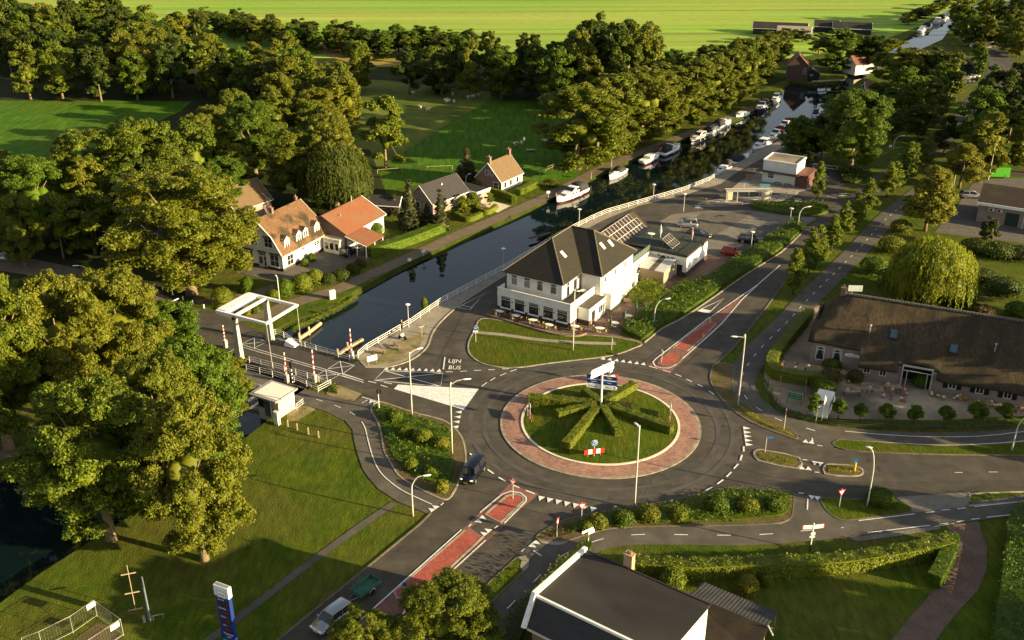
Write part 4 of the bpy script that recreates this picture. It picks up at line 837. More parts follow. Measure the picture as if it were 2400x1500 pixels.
# ---------------------------------------------------------------- hedges, shrubs, planting beds
def hedge(name, pts, w, h, label, lm=None, leaf=.2, dens=26, cat='hedge', world=False, sm=4, round_=.25, group=None, z0=0):
    P = pts if world else GG(pts)
    if sm: P = cr(P, sm)
    P = np.array(P); seg_ = np.linalg.norm(np.diff(P, axis=0), axis=1); L = np.concatenate([[0], np.cumsum(seg_)]); TL = L[-1]
    per = w+2*h; n = int(TL*per*dens)+int(w*h*2*dens); 
    s = RNG.uniform(0, TL, n); endm = RNG.uniform(0, 1, n) < (w*h*2)/(TL*per+w*h*2)
    side = RNG.uniform(0, 1, n)
    s = np.where(endm, np.where(side < .5, 0, TL), s)
    i = np.clip(np.searchsorted(L, s)-1, 0, len(seg_)-1); t = (s-L[i])/np.maximum(seg_[i], 1e-6)
    base = P[i]+(P[i+1]-P[i])*t[:, None]; d = (P[i+1]-P[i])/np.maximum(seg_[i], 1e-6)[:, None]; nn = np.stack([-d[:, 1], d[:, 0]], 1)
    u = RNG.uniform(-.5, .5, n); v = RNG.uniform(0, 1, n)
    r = RNG.uniform(0, per, n)
    top = r < w; lft = (~top) & (r < w+h)
    off = np.where(top, u*w, np.where(lft, -w/2, w/2)); zz = np.where(top, h, v*h)
    off = np.where(endm, u*w, off); zz = np.where(endm, v*h, zz)
    bump = .10*np.sin(s*2.1)+.07*np.sin(s*5.3+1)+RNG.normal(0, .05, n)
    zz = zz+np.where(top, bump, 0)*min(1, h); off = off+np.where(top, 0, np.sign(off)*bump*.6)
    # rounded shoulders
    sh = np.clip((np.abs(off)-w/2*(1-round_))/(w/2*round_), 0, 1)*np.clip((zz-h*.75)/(h*.25), 0, 1); zz = zz-sh*.18*h; off = off*(1-sh*.08)
    along = np.where(endm, np.where(side < .5, -1, 1), 0)*RNG.uniform(0, .12, n)
    X = base+nn*off[:, None]+d*along[:, None]
    PP = np.stack([X[:, 0], X[:, 1], zz+z0], 1)
    NN = np.stack([nn[:, 0]*np.sign(off)*(~top)+d[:, 0]*along*8, nn[:, 1]*np.sign(off)*(~top)+d[:, 1]*along*8, np.where(top, 1., .25)], 1)
    # inner body
    core = MB(); ribbon(core, [tuple(q) for q in P], w*.86, h*.93+z0, h=h*.93)
    me0 = bpy.data.meshes.new('c'); ev = []; ef = []
    for f in core.f:
        for k in range(1, len(f)-1): ef.append((f[0], f[k], f[k+1]))
    ev = np.array(core.v); ef = np.array(ef)
    me = leaf_mesh(name, PP, NN, leaf, lm or L_HEDGE, extra=(ev, ef))
    o = link_mesh(name, me); return tag(o, label, cat, group)
def bed(name, pts, h, label, lm=None, leaf=.28, dens=14, cat='shrubs', rough=.35, world=False, sm=3, z0=.1, group=None, core=.62, freq=.55, kind=None):
    P = pts if world else GG(pts)
    if sm: P = cr(P, sm, True)
    xs = [p[0] for p in P]; ys = [p[1] for p in P]
    A = abs(sum(P[i][0]*P[(i+1) % len(P)][1]-P[(i+1) % len(P)][0]*P[i][1] for i in range(len(P))))/2
    n = int(A*dens); bb = (max(xs)-min(xs))*(max(ys)-min(ys)); q = RNG.uniform(size=(int(n*bb/A*1.05)+50, 2)); q[:, 0] = min(xs)+q[:, 0]*(max(xs)-min(xs)); q[:, 1] = min(ys)+q[:, 1]*(max(ys)-min(ys))
    # vectorised point in polygon
    x, y = q[:, 0], q[:, 1]; c = np.zeros(len(q), bool); j = len(P)-1
    for i in range(len(P)):
        xi, yi = P[i]; xj, yj = P[j]
        if yi != yj: c ^= ((yi > y) != (yj > y)) & (x < (xj-xi)*(y-yi)/(yj-yi)+xi)
        j = i
    q = q[c]; x, y = q[:, 0], q[:, 1]
    PA = np.array(P); dmin = np.full(len(q), 1e9)
    for i in range(len(P)):
        a = PA[i]; b = PA[(i+1) % len(P)]; ab = b-a; l2 = max((ab**2).sum(), 1e-9); t = np.clip(((q-a) @ ab)/l2, 0, 1); dmin = np.minimum(dmin, np.linalg.norm(q-(a+t[:, None]*ab), axis=1))
    edge = np.clip(dmin/.45, 0, 1)**.5
    hn = .5+.5*(np.sin(x*freq*2.1+1.3)*np.sin(y*freq*1.7)+.5*np.sin(x*freq*5.1+y*freq*3)+.4*np.sin(y*freq*7.3-x*freq*4.1))/1.3
    H = h*(1-rough+rough*hn)*(.35+.65*edge)
    zz = H*(1-.45*RNG.power(2.5, len(q))*RNG.uniform(0, 1, len(q)))+RNG.normal(0, .06, len(q))
    low = (dmin < .4) & (RNG.uniform(size=len(q)) < .75); zz = np.where(low, RNG.uniform(0, 1, len(q))*H, zz)
    PP = np.stack([x, y, np.maximum(zz, .02)+z0], 1); NN = np.stack([RNG.normal(0, .5, len(q)), RNG.normal(0, .5, len(q)), np.ones(len(q))], 1)
    cm = MB(); PI_ = offset(P, .25, True); ar = sum(P[i][0]*P[(i+1) % len(P)][1]-P[(i+1) % len(P)][0]*P[i][1] for i in range(len(P)))
    if ar < 0: PI_ = offset(P, -.25, True)
    cm.prism(PI_, z0*.5, z0+h*(1-rough)*core); ev = np.array(cm.v); ef = []
    for f in cm.f:
        for k in range(1, len(f)-1): ef.append((f[0], f[k], f[k+1]))
    o = link_mesh(name, leaf_mesh(name, PP, NN, leaf, lm or L_GREEN, extra=(ev, np.array(ef)))); return tag(o, label, cat, group, kind)
def shrub(name, px, base, w, h, label, lm=None, leaf=.18, n=2600, group=None, cat='shrub', xy=None, sq=1.0):
    X, Y = xy or G(px, base); d = RNG.normal(size=(n, 3)); d /= np.linalg.norm(d, axis=1, keepdims=True); d[:, 2] = np.abs(d[:, 2])*1.0-.12
    rr = 1+.07*np.sin(d[:, 0]*7+px)*np.sin(d[:, 1]*6)+RNG.normal(0, .035, n)
    P = d*rr[:, None]*np.array([w/2, w/2, h*.52])+np.array([0, 0, h*.46]); P[:, 2] = np.maximum(P[:, 2], .03)
    low = RNG.uniform(size=n) < .3; P[low, 2] = RNG.uniform(0, h*.5, low.sum())
    ev = ICOV*np.array([w*.44, w*.44, h*.46])+np.array([0, 0, h*.45])
    o = link_mesh(name, leaf_mesh(name, P, d, leaf, lm or L_HEDGE, extra=(ev, ICOF))); o.location = (X, Y, 0); return tag(o, label, cat, group)

SX, SY = G(1408, 961)
for (ex, ey, w, nm) in ((1238, 946, 1.5, 'long spoke of clipped hedge pointing left to the bridge sign'), (1306, 984, 1.3, 'short spoke of clipped hedge between the left and the lower left spokes'), (1326, 1058, 1.5, 'long spoke of clipped hedge pointing down left to the bottom sign'), (1449, 1030, 1.3, 'short spoke of clipped hedge pointing down right'), (1574, 1019, 1.5, 'long spoke of clipped hedge pointing right'), (1484, 915, 1.5, 'long spoke of clipped hedge pointing up right'), (1369, 929, 1.2, 'short spoke of clipped hedge pointing up left'), (1478, 968, 1.1, 'short rusty spoke of hedge above the long right spoke')):
    hedge('clipped_hedge', [(SX+(G(ex, ey)[0]-SX)*.12, SY+(G(ex, ey)[1]-SY)*.12), (SX+(G(ex, ey)[0]-SX)*.55, SY+(G(ex, ey)[1]-SY)*.55), G(ex, ey)], w*.85, 1.1, nm+' on the roundabout', leaf=.15, dens=75, world=True, sm=2, group='star of hedges on the roundabout', z0=.3, lm=L_RUST if 'rusty' in nm else L_HEDGE)
bed('hedge_belt', [(1456, 775), (1470, 760), (1500, 732), (1545, 705), (1600, 668), (1660, 650), (1722, 608), (1750, 592), (1800, 558), (1862, 518), (1880, 524), (1878, 545), (1830, 588), (1757, 635), (1700, 672), (1667, 697), (1600, 740), (1553, 766), (1512, 798), (1480, 790)], 1.5, 'long shrub belt between the main road and the hotel drive', L_GREEN, .30, 22, rough=.45, cat='hedge')
bed('shrub_island', [(1757, 486), (1790, 479), (1850, 477), (1925, 480), (1944, 491), (1938, 503), (1880, 507), (1810, 500)], 1.2, 'low dark shrub island between the bus stop and the parking lot', L_GREEN, .34, 13, cat='shrubs')
bed('shrub_island', [(1955, 400), (1985, 398), (2035, 404), (2040, 415), (2010, 430), (1975, 428), (1965, 412)], 1.0, 'low dark shrub bed at the bend of the bus loop', L_DARK, .34, 13, cat='shrubs')
bed('planting_bed', [(878, 962), (895, 950), (967, 975), (1030, 992), (1055, 1008), (1068, 1030), (1055, 1060), (1070, 1085), (1060, 1120), (1050, 1150), (1010, 1135), (960, 1110), (920, 1075), (905, 1040), (893, 1000)], .6, 'wild green planting bed between the west cycle path and the roundabout', L_GREEN, .26, 20, rough=.85, freq=.9, z0=.12, cat='planting', sm=4)
bed('planting_bed', [(1345, 1225), (1440, 1200), (1530, 1190), (1610, 1172), (1700, 1150), (1780, 1151), (1848, 1158), (1852, 1200), (1820, 1215), (1700, 1226), (1600, 1228), (1450, 1232), (1380, 1245), (1340, 1250)], .95, 'overgrown green planting bed between the roundabout and the south cycle path', L_GREEN, .26, 20, rough=.7, freq=.8, z0=.12, cat='planting')
for i, (x, y, w, h, lm, lab) in enumerate(((925, 985, 2.2, 1.5, L_GREEN, 'bush at the north west of the west planting bed'), (990, 1032, 2.4, 1.5, L_BRIGHT, 'brightest bush in the middle of the west planting bed'), (950, 1020, 1.8, 1.2, L_OLIVE, 'olive bush in the west planting bed'), (1035, 1045, 1.9, 1.1, L_YEL, 'golden tuft near the kerb of the west planting bed'), (962, 1098, 1.7, 1.5, L_OLIVE, 'olive bush near the cycle path edge of the west bed'), (1035, 1150, 1.6, 1.4, L_YEL, 'golden bush at the south tip of the west bed'), (1010, 1110, 2.0, 1.0, L_GREEN, 'low bush in the south of the west bed'), (1375, 1245, 1.3, 1.2, L_BRIGHT, 'bright small bush at the west end of the south bed'), (1400, 1232, 2.3, 1.3, L_OLIVE, 'round olive bush at the west end of the south bed'), (1460, 1225, 2.4, 1.4, L_GREEN, 'round bush in the west of the south bed'), (1520, 1215, 2.6, 1.5, L_OLIVE, 'round olive bush in the middle of the south bed'), (1590, 1215, 2.2, 1.4, L_BRIGHT, 'bright bush in the middle of the south bed'), (1680, 1195, 2.8, 1.6, L_GREEN, 'large bush in the south bed'), (1750, 1195, 2.6, 1.5, L_OLIVE, 'olive bush towards the east of the south bed'), (1815, 1190, 2.4, 1.3, L_GREEN, 'bush at the east end of the south bed'))):
    shrub('bed_bush', x, y, w, h, lab, lm, .24, 1300)
bed('planting_bed', [(1275, 1255), (1300, 1240), (1345, 1225), (1345, 1252), (1310, 1262)], .45, 'rusty low plants at the tip of the south bed', L_RUST, .2, 18, rough=.8, cat='planting')
bed('dry_grass', [(1775, 1062), (1868, 1077), (1865, 1095), (1795, 1081), (1776, 1073)], .35, 'dry grass on the longer half of the east median', L_YEL, .16, 30, rough=.8, cat='grass', sm=0, z0=.1)
bed('dry_grass', [(1938, 1093), (2010, 1101), (2016, 1110), (1940, 1110)], .35, 'dry grass on the shorter half of the east median', L_YEL, .16, 30, rough=.8, cat='grass', sm=0, z0=.1)
bed('dry_grass', [(1725, 950), (1745, 955), (1790, 985), (1850, 1012), (1858, 1024), (1790, 998), (1745, 975)], .4, 'dry golden grass on the lower half of the east island', L_YEL, .18, 26, rough=.8, cat='grass', sm=0, z0=.1)
shrub('shrub', 2062, 1178, 3.2, 1.6, 'spreading dark shrub on the small lawn beside the curved lamp', L_GREEN, .24, 2200)
hedge('garden_hedge', [(862, 600), (950, 573), (1042, 537)], 2.6, 1.7, 'long clipped hedge between the towpath and the barn lawn', L_GREEN, dens=22)
hedge('garden_hedge', [(1062, 503), (1095, 520), (1128, 508)], 1.0, 1.1, 'low L shaped hedge at the corner of the dark house garden', dens=26)
hedge('garden_hedge', [(1100, 485), (1138, 503), (1162, 490)], 1.0, 1.1, 'low L shaped hedge left of the pale drive', dens=26)
hedge('garden_hedge', [(1150, 452), (1200, 468), (1204, 478)], 1.0, 1.2, 'low hedge right of the pale drive', dens=26)
hedge('garden_hedge', [(1214, 458), (1258, 436)], 1.5, 1.4, 'bright clipped hedge block in front of the brown brick house', L_BRIGHT, dens=28)
hedge('yard_hedge', [(1895, 745), (1862, 785), (1825, 830), (1806, 862), (1815, 882), (1850, 893), (1950, 905)], 1.7, 1.7, 'tall clipped hedge curving round the farmhouse garden', L_HEDGE, dens=26)
bed('yard_border', [(1790, 893), (1800, 900), (1818, 940), (1850, 963), (1960, 984), (2150, 992), (2370, 988), (2370, 1000), (2150, 1006), (1950, 998), (1840, 975), (1806, 945)], .7, 'low shrub border along the rail fence of the gravel yard', L_GREEN, .26, 16, rough=.7, cat='shrubs', sm=2)
hedge('field_hedge', [(1480, 1338), (1600, 1348), (1700, 1346), (1800, 1342), (1933, 1338), (2067, 1321), (2170, 1303), (2222, 1290)], 1.8, 1.75, 'long leafy hedge across the north side of the private lawn', L_HEDGE, .26, 34)
bed('low_border', [(1500, 1315), (1600, 1308), (1760, 1308), (1900, 1300), (2000, 1292), (2110, 1284), (2215, 1270), (2228, 1276), (2200, 1292), (2110, 1308), (2000, 1318), (1900, 1326), (1760, 1332), (1600, 1332), (1500, 1336)], .35, 'low weeds on the verge behind the long leafy hedge', L_OLIVE, .2, 14, rough=.8, cat='plants', freq=1.1, core=.2)
hedge('garden_hedge', [(2225, 1275), (2222, 1300), (2200, 1350), (2185, 1375)], 1.6, 1.6, 'hedge bordering the curved brick drive', L_GREEN, dens=26)
bed('field_hedge', [(2360, 1215), (2420, 1190), (2560, 1200), (2520, 1560), (2330, 1560), (2322, 1470), (2332, 1400), (2345, 1320)], 2.4, 'tall hedge at the lower right corner beside the brick drive', L_GREEN, .26, 20, rough=.4, cat='hedge')
bed('field_hedge', [(1375, 1275), (1392, 1292), (1360, 1335), (1300, 1400), (1250, 1460), (1215, 1530), (1175, 1530), (1195, 1455), (1250, 1390), (1320, 1320)], 2.6, 'dark bushes between the south cycle path and the black roofed house', L_DARK, .26, 22, rough=.5, cat='hedge')
bed('shrubs', [(1470, 1320), (1540, 1328), (1600, 1345), (1560, 1385), (1480, 1350)], 1.3, 'bushes behind the chimney of the black roofed house', L_GREEN, .24, 20, rough=.7)
shrub('ornamental_grass', 1752, 1388, 1.9, 2.0, 'tall straw coloured ornamental grass tuft on the private lawn', L_YEL, .3, 1500, cat='plant')
shrub('shrub', 1798, 1372, 1.2, 1.3, 'small round green bush right of the straw coloured grass tuft', L_BRIGHT)
shrub('shrub', 1575, 1372, 2.6, 2.0, 'fluffy pale grass bush beside the chimney', L_BRIGHT, .24)
mwf = mat('white_petals', (.75, .74, .68))
for x, b, w, h, nm, lm in ((522, 714, 3.3, 3.2, 'round brownish shrub beside the oak trunk', L_OLIVE), (580, 684, 2.0, 2.9, 'column shaped clipped shrub on the white house lawn', L_GREEN), (668, 692, 2.8, 3.0, 'dark clipped shrub behind the lane lamp', L_GREEN), (709, 680, 3.4, 3.0, 'largest clipped ball shrub in front of the white house', L_HEDGE), (738, 664, 2.8, 2.7, 'clipped ball shrub behind the largest one', L_HEDGE), (642, 698, 2.0, 1.6, 'low ball shrub left of the lane lamp', L_BRIGHT), (714, 622, 1.3, 1.4, 'small box ball at the white house wall, left one', L_GREEN), (731, 612, 1.5, 1.6, 'small box ball at the white house wall, right one', L_GREEN), (883, 557, 2.8, 3.2, 'clipped cylinder shrub at the white barn wall', L_GREEN), (578, 735, 1.7, 1.5, 'pale flowering shrub under the bridge frame', L_YEL), (600, 733, 1.3, 1.1, 'small green shrub under the bridge frame', L_GREEN), (770, 662, 2.6, 1.7, 'dark shrub on the drive edge, nearest the towpath', L_DARK), (800, 655, 3.0, 1.9, 'dark shrub on the drive edge, middle one', L_DARK), (828, 640, 2.4, 1.9, 'dark shrub at the end of the drive edge', L_DARK), (845, 625, 2.0, 1.6, 'reddish shrub where the long hedge begins', L_RUST), (400, 660, 2.0, 2.2, 'loose bush at the foot of the huge oak', L_OLIVE), (430, 640, 3.0, 2.6, 'sprawling bush left of the oak trunk', L_OLIVE), (205, 640, 1.6, 2.0, 'bright young bush beside the lane lamp', L_BRIGHT), (1225, 452, 2, 1.6, 'bush at the corner of the brown brick house', L_GREEN), (1120, 440, 2.0, 2.0, 'bush at the window of the brown brick house', L_GREEN), (995, 722, 1.0, 1.9, 'small bush growing at the quay fence', L_BRIGHT)):
    shrub('shrub', x, b, w, h, nm, lm, .2, 1900)
for i, (x, b, w, h, lm) in enumerate(((2050, 640, 5, 3.0, L_GREEN), (2090, 670, 5, 3.4, L_GREEN), (2130, 690, 4, 5.5, L_BRIGHT), (2205, 712, 3.2, 5.5, L_BRIGHT), (2165, 700, 3.6, 3.5, L_DARK), (2250, 715, 5, 3, L_DARK), (2300, 745, 4, 2.2, L_RUST), (2350, 690, 6, 3, L_DARK), (2385, 740, 4, 2.4, L_GREEN), (2300, 660, 6, 2.2, L_DARK), (2290, 590, 6, 2.4, L_DARK), (2340, 600, 7, 2.4, L_DARK), (2395, 605, 6, 2.2, L_DARK), (2090, 590, 5, 3, L_OLIVE), (2110, 545, 4, 2.6, L_OLIVE))):
    shrub('garden_shrub', x, b, w, h, 'leafy shrub in the garden behind the thatched farmhouse', lm, .3, 1500, group='shrubs behind the farmhouse')
for i, (x, b, w, h, lm) in enumerate(((1930, 925, 3.2, 2.3, L_GREEN), (1945, 900, 3.0, 2.4, L_RUST), (1912, 905, 2.2, 1.8, L_GREEN), (2003, 892, 2.2, 1.6, L_RUST), (2158, 905, 2.2, 1.9, L_GREEN), (1925, 845, 1.6, 1.8, L_YEL), (2002, 860, 1.8, 1.5, L_GREEN), (1950, 862, 2.6, 1.5, L_OLIVE))):
    shrub('garden_shrub', x, b, w, h, ['round green shrub at the end of the tall yard hedge', 'rusty shrub in the farmhouse garden', 'small green shrub inside the yard hedge', 'rusty dome shaped shrub in the gravel yard', 'green shrub right of the farmhouse entrance', 'small golden shrub below the curtained windows', 'green shrub at the farmhouse wall corner', 'olive shrub in the middle of the farmhouse garden'][i], lm, .2, 1500)
bed('hotel_garden', [(1478, 700), (1495, 672), (1520, 662), (1545, 668), (1540, 685), (1500, 702)], 1.6, 'lush planting box beside the hotel wall', L_BRIGHT, .24, 26, rough=.6, cat='planting')
bed('reeds', [(690, 775), (740, 752), (800, 722), (840, 698), (835, 690), (790, 712), (730, 742), (684, 765)], .8, 'reeds at the bank beside the drawbridge', L_BRIGHT, .22, 24, rough=.6, cat='reeds', z0=-.4)
bed('verge_weeds', [(775, 905), (790, 905), (795, 925), (778, 922)], .7, 'weeds at the end of the bridge railing', L_BRIGHT, .2, 24, cat='plants')
# ================================================================ BUILDINGS
W_WHITE = brick_mat('white_painted_brick', (.70, .68, .62), (.76, .74, .68), (.60, .58, .52), bw=.24, bh=.08, world=False, var=.25, axes=(R(90), 0, 0))
M_WP = mat('white_plaster', (.74, .72, .66), (.66, .63, .56), scale=.8, rough=.8, bump=.1)
M_TRIM = mat('white_trim', (.78, .77, .73), (.70, .68, .63), scale=2, rough=.5)
M_PLINTH = mat('dark_plinth', (.045, .032, .030), (.07, .05, .045), scale=2, rough=.8)
M_GLASS = bpy.data.materials.new('window_glass'); M_GLASS.use_nodes = True
_p = M_GLASS.node_tree.nodes['Principled BSDF']; _p.inputs['Base Color'].default_value = (.018, .020, .022, 1); _p.inputs['Roughness'].default_value = .06; _p.inputs['Specular IOR Level'].default_value = .7
M_BROWNB = brick_mat('brown_brick_wall', (.20, .125, .095), (.26, .165, .125), (.13, .10, .08), bw=.24, bh=.08, world=False, var=.35, axes=(R(90), 0, 0))
M_PINKB = brick_mat('pale_brick_wall', (.30, .215, .18), (.36, .26, .22), (.20, .17, .14), bw=.24, bh=.08, world=False, var=.3, axes=(R(90), 0, 0))
M_ROOFD = roof_mat('dark_roof_tiles', (.016, .0135, .011), (.029, .024, .016), .30, c3=(.024, .021, .011))
M_ROOFDK = roof_mat('slate_roof_tiles', (.028, .025, .026), (.042, .038, .038), .30)
M_ROOFOR = roof_mat('orange_roof_tiles', (.190, .066, .028), (.240, .095, .044), .22, c3=(.20, .095, .050))
M_ROOFMOSS = roof_mat('mossy_orange_tiles', (.105, .050, .022), (.185, .105, .050), .24, c3=(.040, .030, .013), nscale=3)
M_ROOFBR = roof_mat('brown_roof_tiles', (.125, .080, .042), (.16, .105, .058), .22)
M_ROOFRB = roof_mat('red_brown_tiles', (.13, .050, .036), (.18, .070, .048), .25)
M_ROOFDB = roof_mat('dark_brown_tiles', (.030, .020, .014), (.05, .033, .021), .25, c3=(.055, .042, .018))
M_FELT = mat('bitumen_felt', (.017, .0145, .013), (.026, .022, .019), scale=.5, rough=.85, bump=.1, c3=(.036, .031, .025), s3=.3, stretch=(.35, 1, 1, 0))
M_DECK = mat('roof_deck', (.11, .095, .07), (.07, .06, .045), scale=1, rough=.9)
M_GUT = mat('dark_gutter', (.035, .03, .027), rough=.6)
M_WOODD = mat('dark_wood', (.045, .035, .028), (.075, .06, .045), scale=3, rough=.85, stretch=(1, 1, 6))
M_WOODL = mat('weathered_wood', (.30, .22, .13), (.40, .31, .20), scale=3, rough=.85)
M_METAL = mat('galvanised_metal', (.42, .42, .41), (.34, .34, .33), scale=2, rough=.45, metal=.6)
M_PV = brick_mat('solar_cells', (.025, .020, .022), (.035, .028, .030), (.07, .06, .055), bw=.5, bh=.5, world=False, rough=.25, var=.1, msize=.01, frac=0)
M_BLACK = mat('black_paint', (.012, .012, .013), rough=.5)
M_RED = MATS['red_median_brick']
RED = mat('red_paint', (.55, .03, .025), rough=.45)
CURT = mat('lace_curtain', (.26, .25, .23), (.16, .15, .14), scale=6, rough=.9)

def window(par, c, w, h, ang=0.0, nx=2, nz=2, fr=None, frame_w=.07, curtain=None, depth=.06, sill=False, top=None):
    # the wall's outward direction is (sin ang, -cos ang); c is the centre of the opening on the wall surface
    fr = fr or M_TRIM
    m = MB(); m.M = Matrix.Translation(Vector(c)) @ Matrix.Rotation(ang, 4, 'Z')
    for sx in (-1, 1): m.box((sx*(w/2-frame_w/2), -depth/2, 0), (frame_w, depth, h))
    for sz in (-1, 1): m.box((0, -depth/2-.002, sz*(h/2-frame_w/2)), (w, depth, frame_w))
    for i in range(1, nx): m.box((-w/2+w*i/nx, -depth*.4, 0), (frame_w*.7, depth*.7, h-.02))
    for i in range(1, nz): m.box((0, -depth*.4-.003, -h/2+h*(i/nz if top is None else top)), (w-.02, depth*.7, frame_w*.7))
    if sill: m.box((0, -.10, -h/2-.06), (w+.2, .2, .09))
    o = m.build('window', fr, par)
    g = MB(); g.M = m.M; g.box((0, -.012, 0), (w-.04, .02, h-.04)); g.build('pane', M_GLASS, o)
    if curtain:
        g = MB(); g.M = m.M
        if curtain == 'top': g.box((0, -.027, h*.38), (w-.1, .006, h*.18))
        elif curtain == 'drape':
            for sx in (-1, 1): g.add([(sx*(w/2-.05), -.028, h/2-.05), (sx*.06, -.028, h/2-.05), (sx*w*.38, -.028, -h*.2), (sx*(w/2-.05), -.028, -h*.35)], [(0, 1, 2, 3)])
        else: g.box((0, -.027, -h*.05), (w-.12, .006, h*.75))
        g.build('curtain', CURT, o)
    return o
def door(par, c, w, h, ang=0.0, mt=None, glazed=False):
    m = MB(); m.M = Matrix.Translation(Vector(c)) @ Matrix.Rotation(ang, 4, 'Z')
    m.box((0, -.03, 0), (w, .06, h)); o = m.build('door', mt or M_TRIM, par)
    h_ = MB(); h_.M = m.M; h_.box((w*.38, -.085, -.05), (.10, .05, .03)); h_.build('handle', M_METAL, o)
    if glazed:
        g = MB(); g.M = m.M; g.box((0, -.068, h*.12), (w*.7, .015, h*.6)); g.build('pane', M_GLASS, o)
    return o
def chimney(par, x, y, z0, z1, w=.7, d=.5, mt=None, pots=1):
    m = MB(); m.box((x, y, (z0+z1)/2), (w, d, z1-z0)); m.box((x, y, z1), (w+.1, d+.1, .1)); o = m.build('chimney', mt or M_BROWNB, par)
    p_ = MB()
    for k in range(pots): p_.cyl((x+(k-(pots-1)/2)*.3, y, z1), (x+(k-(pots-1)/2)*.3, y, z1+.4), .11, .09, 8)
    p_.build('chimney_pot', mat('clay_pot', (.32, .16, .09), rough=.8), o); return o
def gable_house(name, label, org, rz, W, L, ev, rg, wall, roof, oh=.35, cat='house', gable_wall=None, trim=None, th=.16):
    """x = 0..W across, y = 0..L along the ridge, front gable at y = 0"""
    e = empty(name, (*org, 0), rz, label, cat)
    m = MB(); m.prism([(0, 0), (W, 0), (W, L), (0, L)], 0, ev)
    for y in (0.0, L): m.add([(0, y, ev), (W, y, ev), (W/2, y, rg)], [(0, 1, 2) if y == 0 else (0, 2, 1)])
    m.build('wall', wall, e)
    s = (rg-ev)/(W/2)
    m = MB(); zE = ev-oh*s
    A = [(-oh, -oh, zE), (W/2, -oh, rg), (W+oh, -oh, zE)]; B = [(-oh, L+oh, zE), (W/2, L+oh, rg), (W+oh, L+oh, zE)]
    up = [(x, y, z+th) for x, y, z in A]+[(x, y, z+th) for x, y, z in B]; lo = [(x, y, z+.01) for x, y, z in A]+[(x, y, z+.01) for x, y, z in B]
    m.add(up, [(0, 1, 4, 3), (1, 2, 5, 4)]); m.add(lo, [(1, 0, 3, 4), (2, 1, 4, 5)])
    m.add(up+lo, [(0, 6, 7, 1), (1, 7, 8, 2), (4, 10, 9, 3), (5, 11, 10, 4), (0, 3, 9, 6), (2, 8, 11, 5)])
    r = m.build('roof', roof, e)
    if trim:
        m = MB()
        for y in (-oh-.03, L+oh+.03):
            m.tube([(-oh, y, zE+.05), (W/2, y, rg+.05)], .09, 4); m.tube([(W/2, y, rg+.05), (W+oh, y, zE+.05)], .09, 4)
        m.build('bargeboard', trim, e)
        m = MB()
        for x in (-oh-.06, W+oh+.06): m.box((x, L/2, zE+.02), (.13, L+2*oh, .12))
        m.build('gutter', trim, e)
    return e, r
def solid(o, t, off=-1):
    s = o.modifiers.new('thickness', 'SOLIDIFY'); s.thickness = t; s.offset = off; return o

# ---------------------------------------------------------------- the white hotel
HA = (-1.5, 148.9); HR = R(-31)
hotel = empty('hotel', (*HA, 0), HR, 'large white hotel with a dark hipped roof and a glazed dining front beside the canal', 'hotel')
EV, RG = 6.3, 10.9
m = MB(); m.prism([(.5, .5), (10.4, .5), (10.4, 6.6), (13.9, 6.6), (13.9, 18.5), (.5, 18.5)], 0, 6.25); m.build('wall', W_WHITE, hotel)
m = MB(); J = (5.45, 12.55, RG); A1 = (5.45, 6.1, RG); A2 = (9.5, 12.55, RG)
P_ = [(0, 0, EV), (10.9, 0, EV), (10.9, 6.1, EV), (14.4, 6.1, EV), (14.4, 19, EV), (0, 19, EV), A1, J, A2]
m.add(P_, [(0, 1, 6), (1, 2, 7, 6), (2, 3, 8, 7), (3, 4, 8), (4, 5, 7, 8), (5, 0, 6, 7)])
hroof = solid(m.build('roof', M_ROOFD, hotel), .16)
m = MB()
for a, b in ((0, 6), (1, 6), (6, 7), (7, 8), (3, 8), (4, 8), (5, 7)): m.tube([P_[a], P_[b]], .10, 5)
m.build('ridge_tiles', mat('ridge_tile', (.13, .105, .065), (.17, .14, .085), scale=4), hroof)
m = MB()
for a, b in ((0, 1), (1, 2), (2, 3), (3, 4), (4, 5), (5, 0)):
    A_, B_ = Vector(P_[a]), Vector(P_[b]); m.tube([A_-Vector((0, 0, .08)), B_-Vector((0, 0, .08))], .11, 4)
m.build('gutter', M_GUT, hotel)
sl = RG-EV
for (fx, fy, plane) in ((7.9, 5.3, 'r1'), (11.6, 11.5, 'r2'), (11.9, 13.9, 'r2')):
    m = MB()
    if plane == 'r1': z = EV+(10.9-fx)*sl/5.45; an = math.atan2(sl, 5.45)
    else: z = EV+(14.4-fx)*sl/4.9; an = math.atan2(sl, 4.9)
    m.M = Matrix.Translation((fx, fy, z+.05)) @ Matrix.Rotation(an, 4, 'Y')
    m.box((0, 0, .03), (1.25, .75, .12)); f_ = m.build('skylight', mat('skylight_blind', (.62, .60, .50), rough=.3), hroof); 
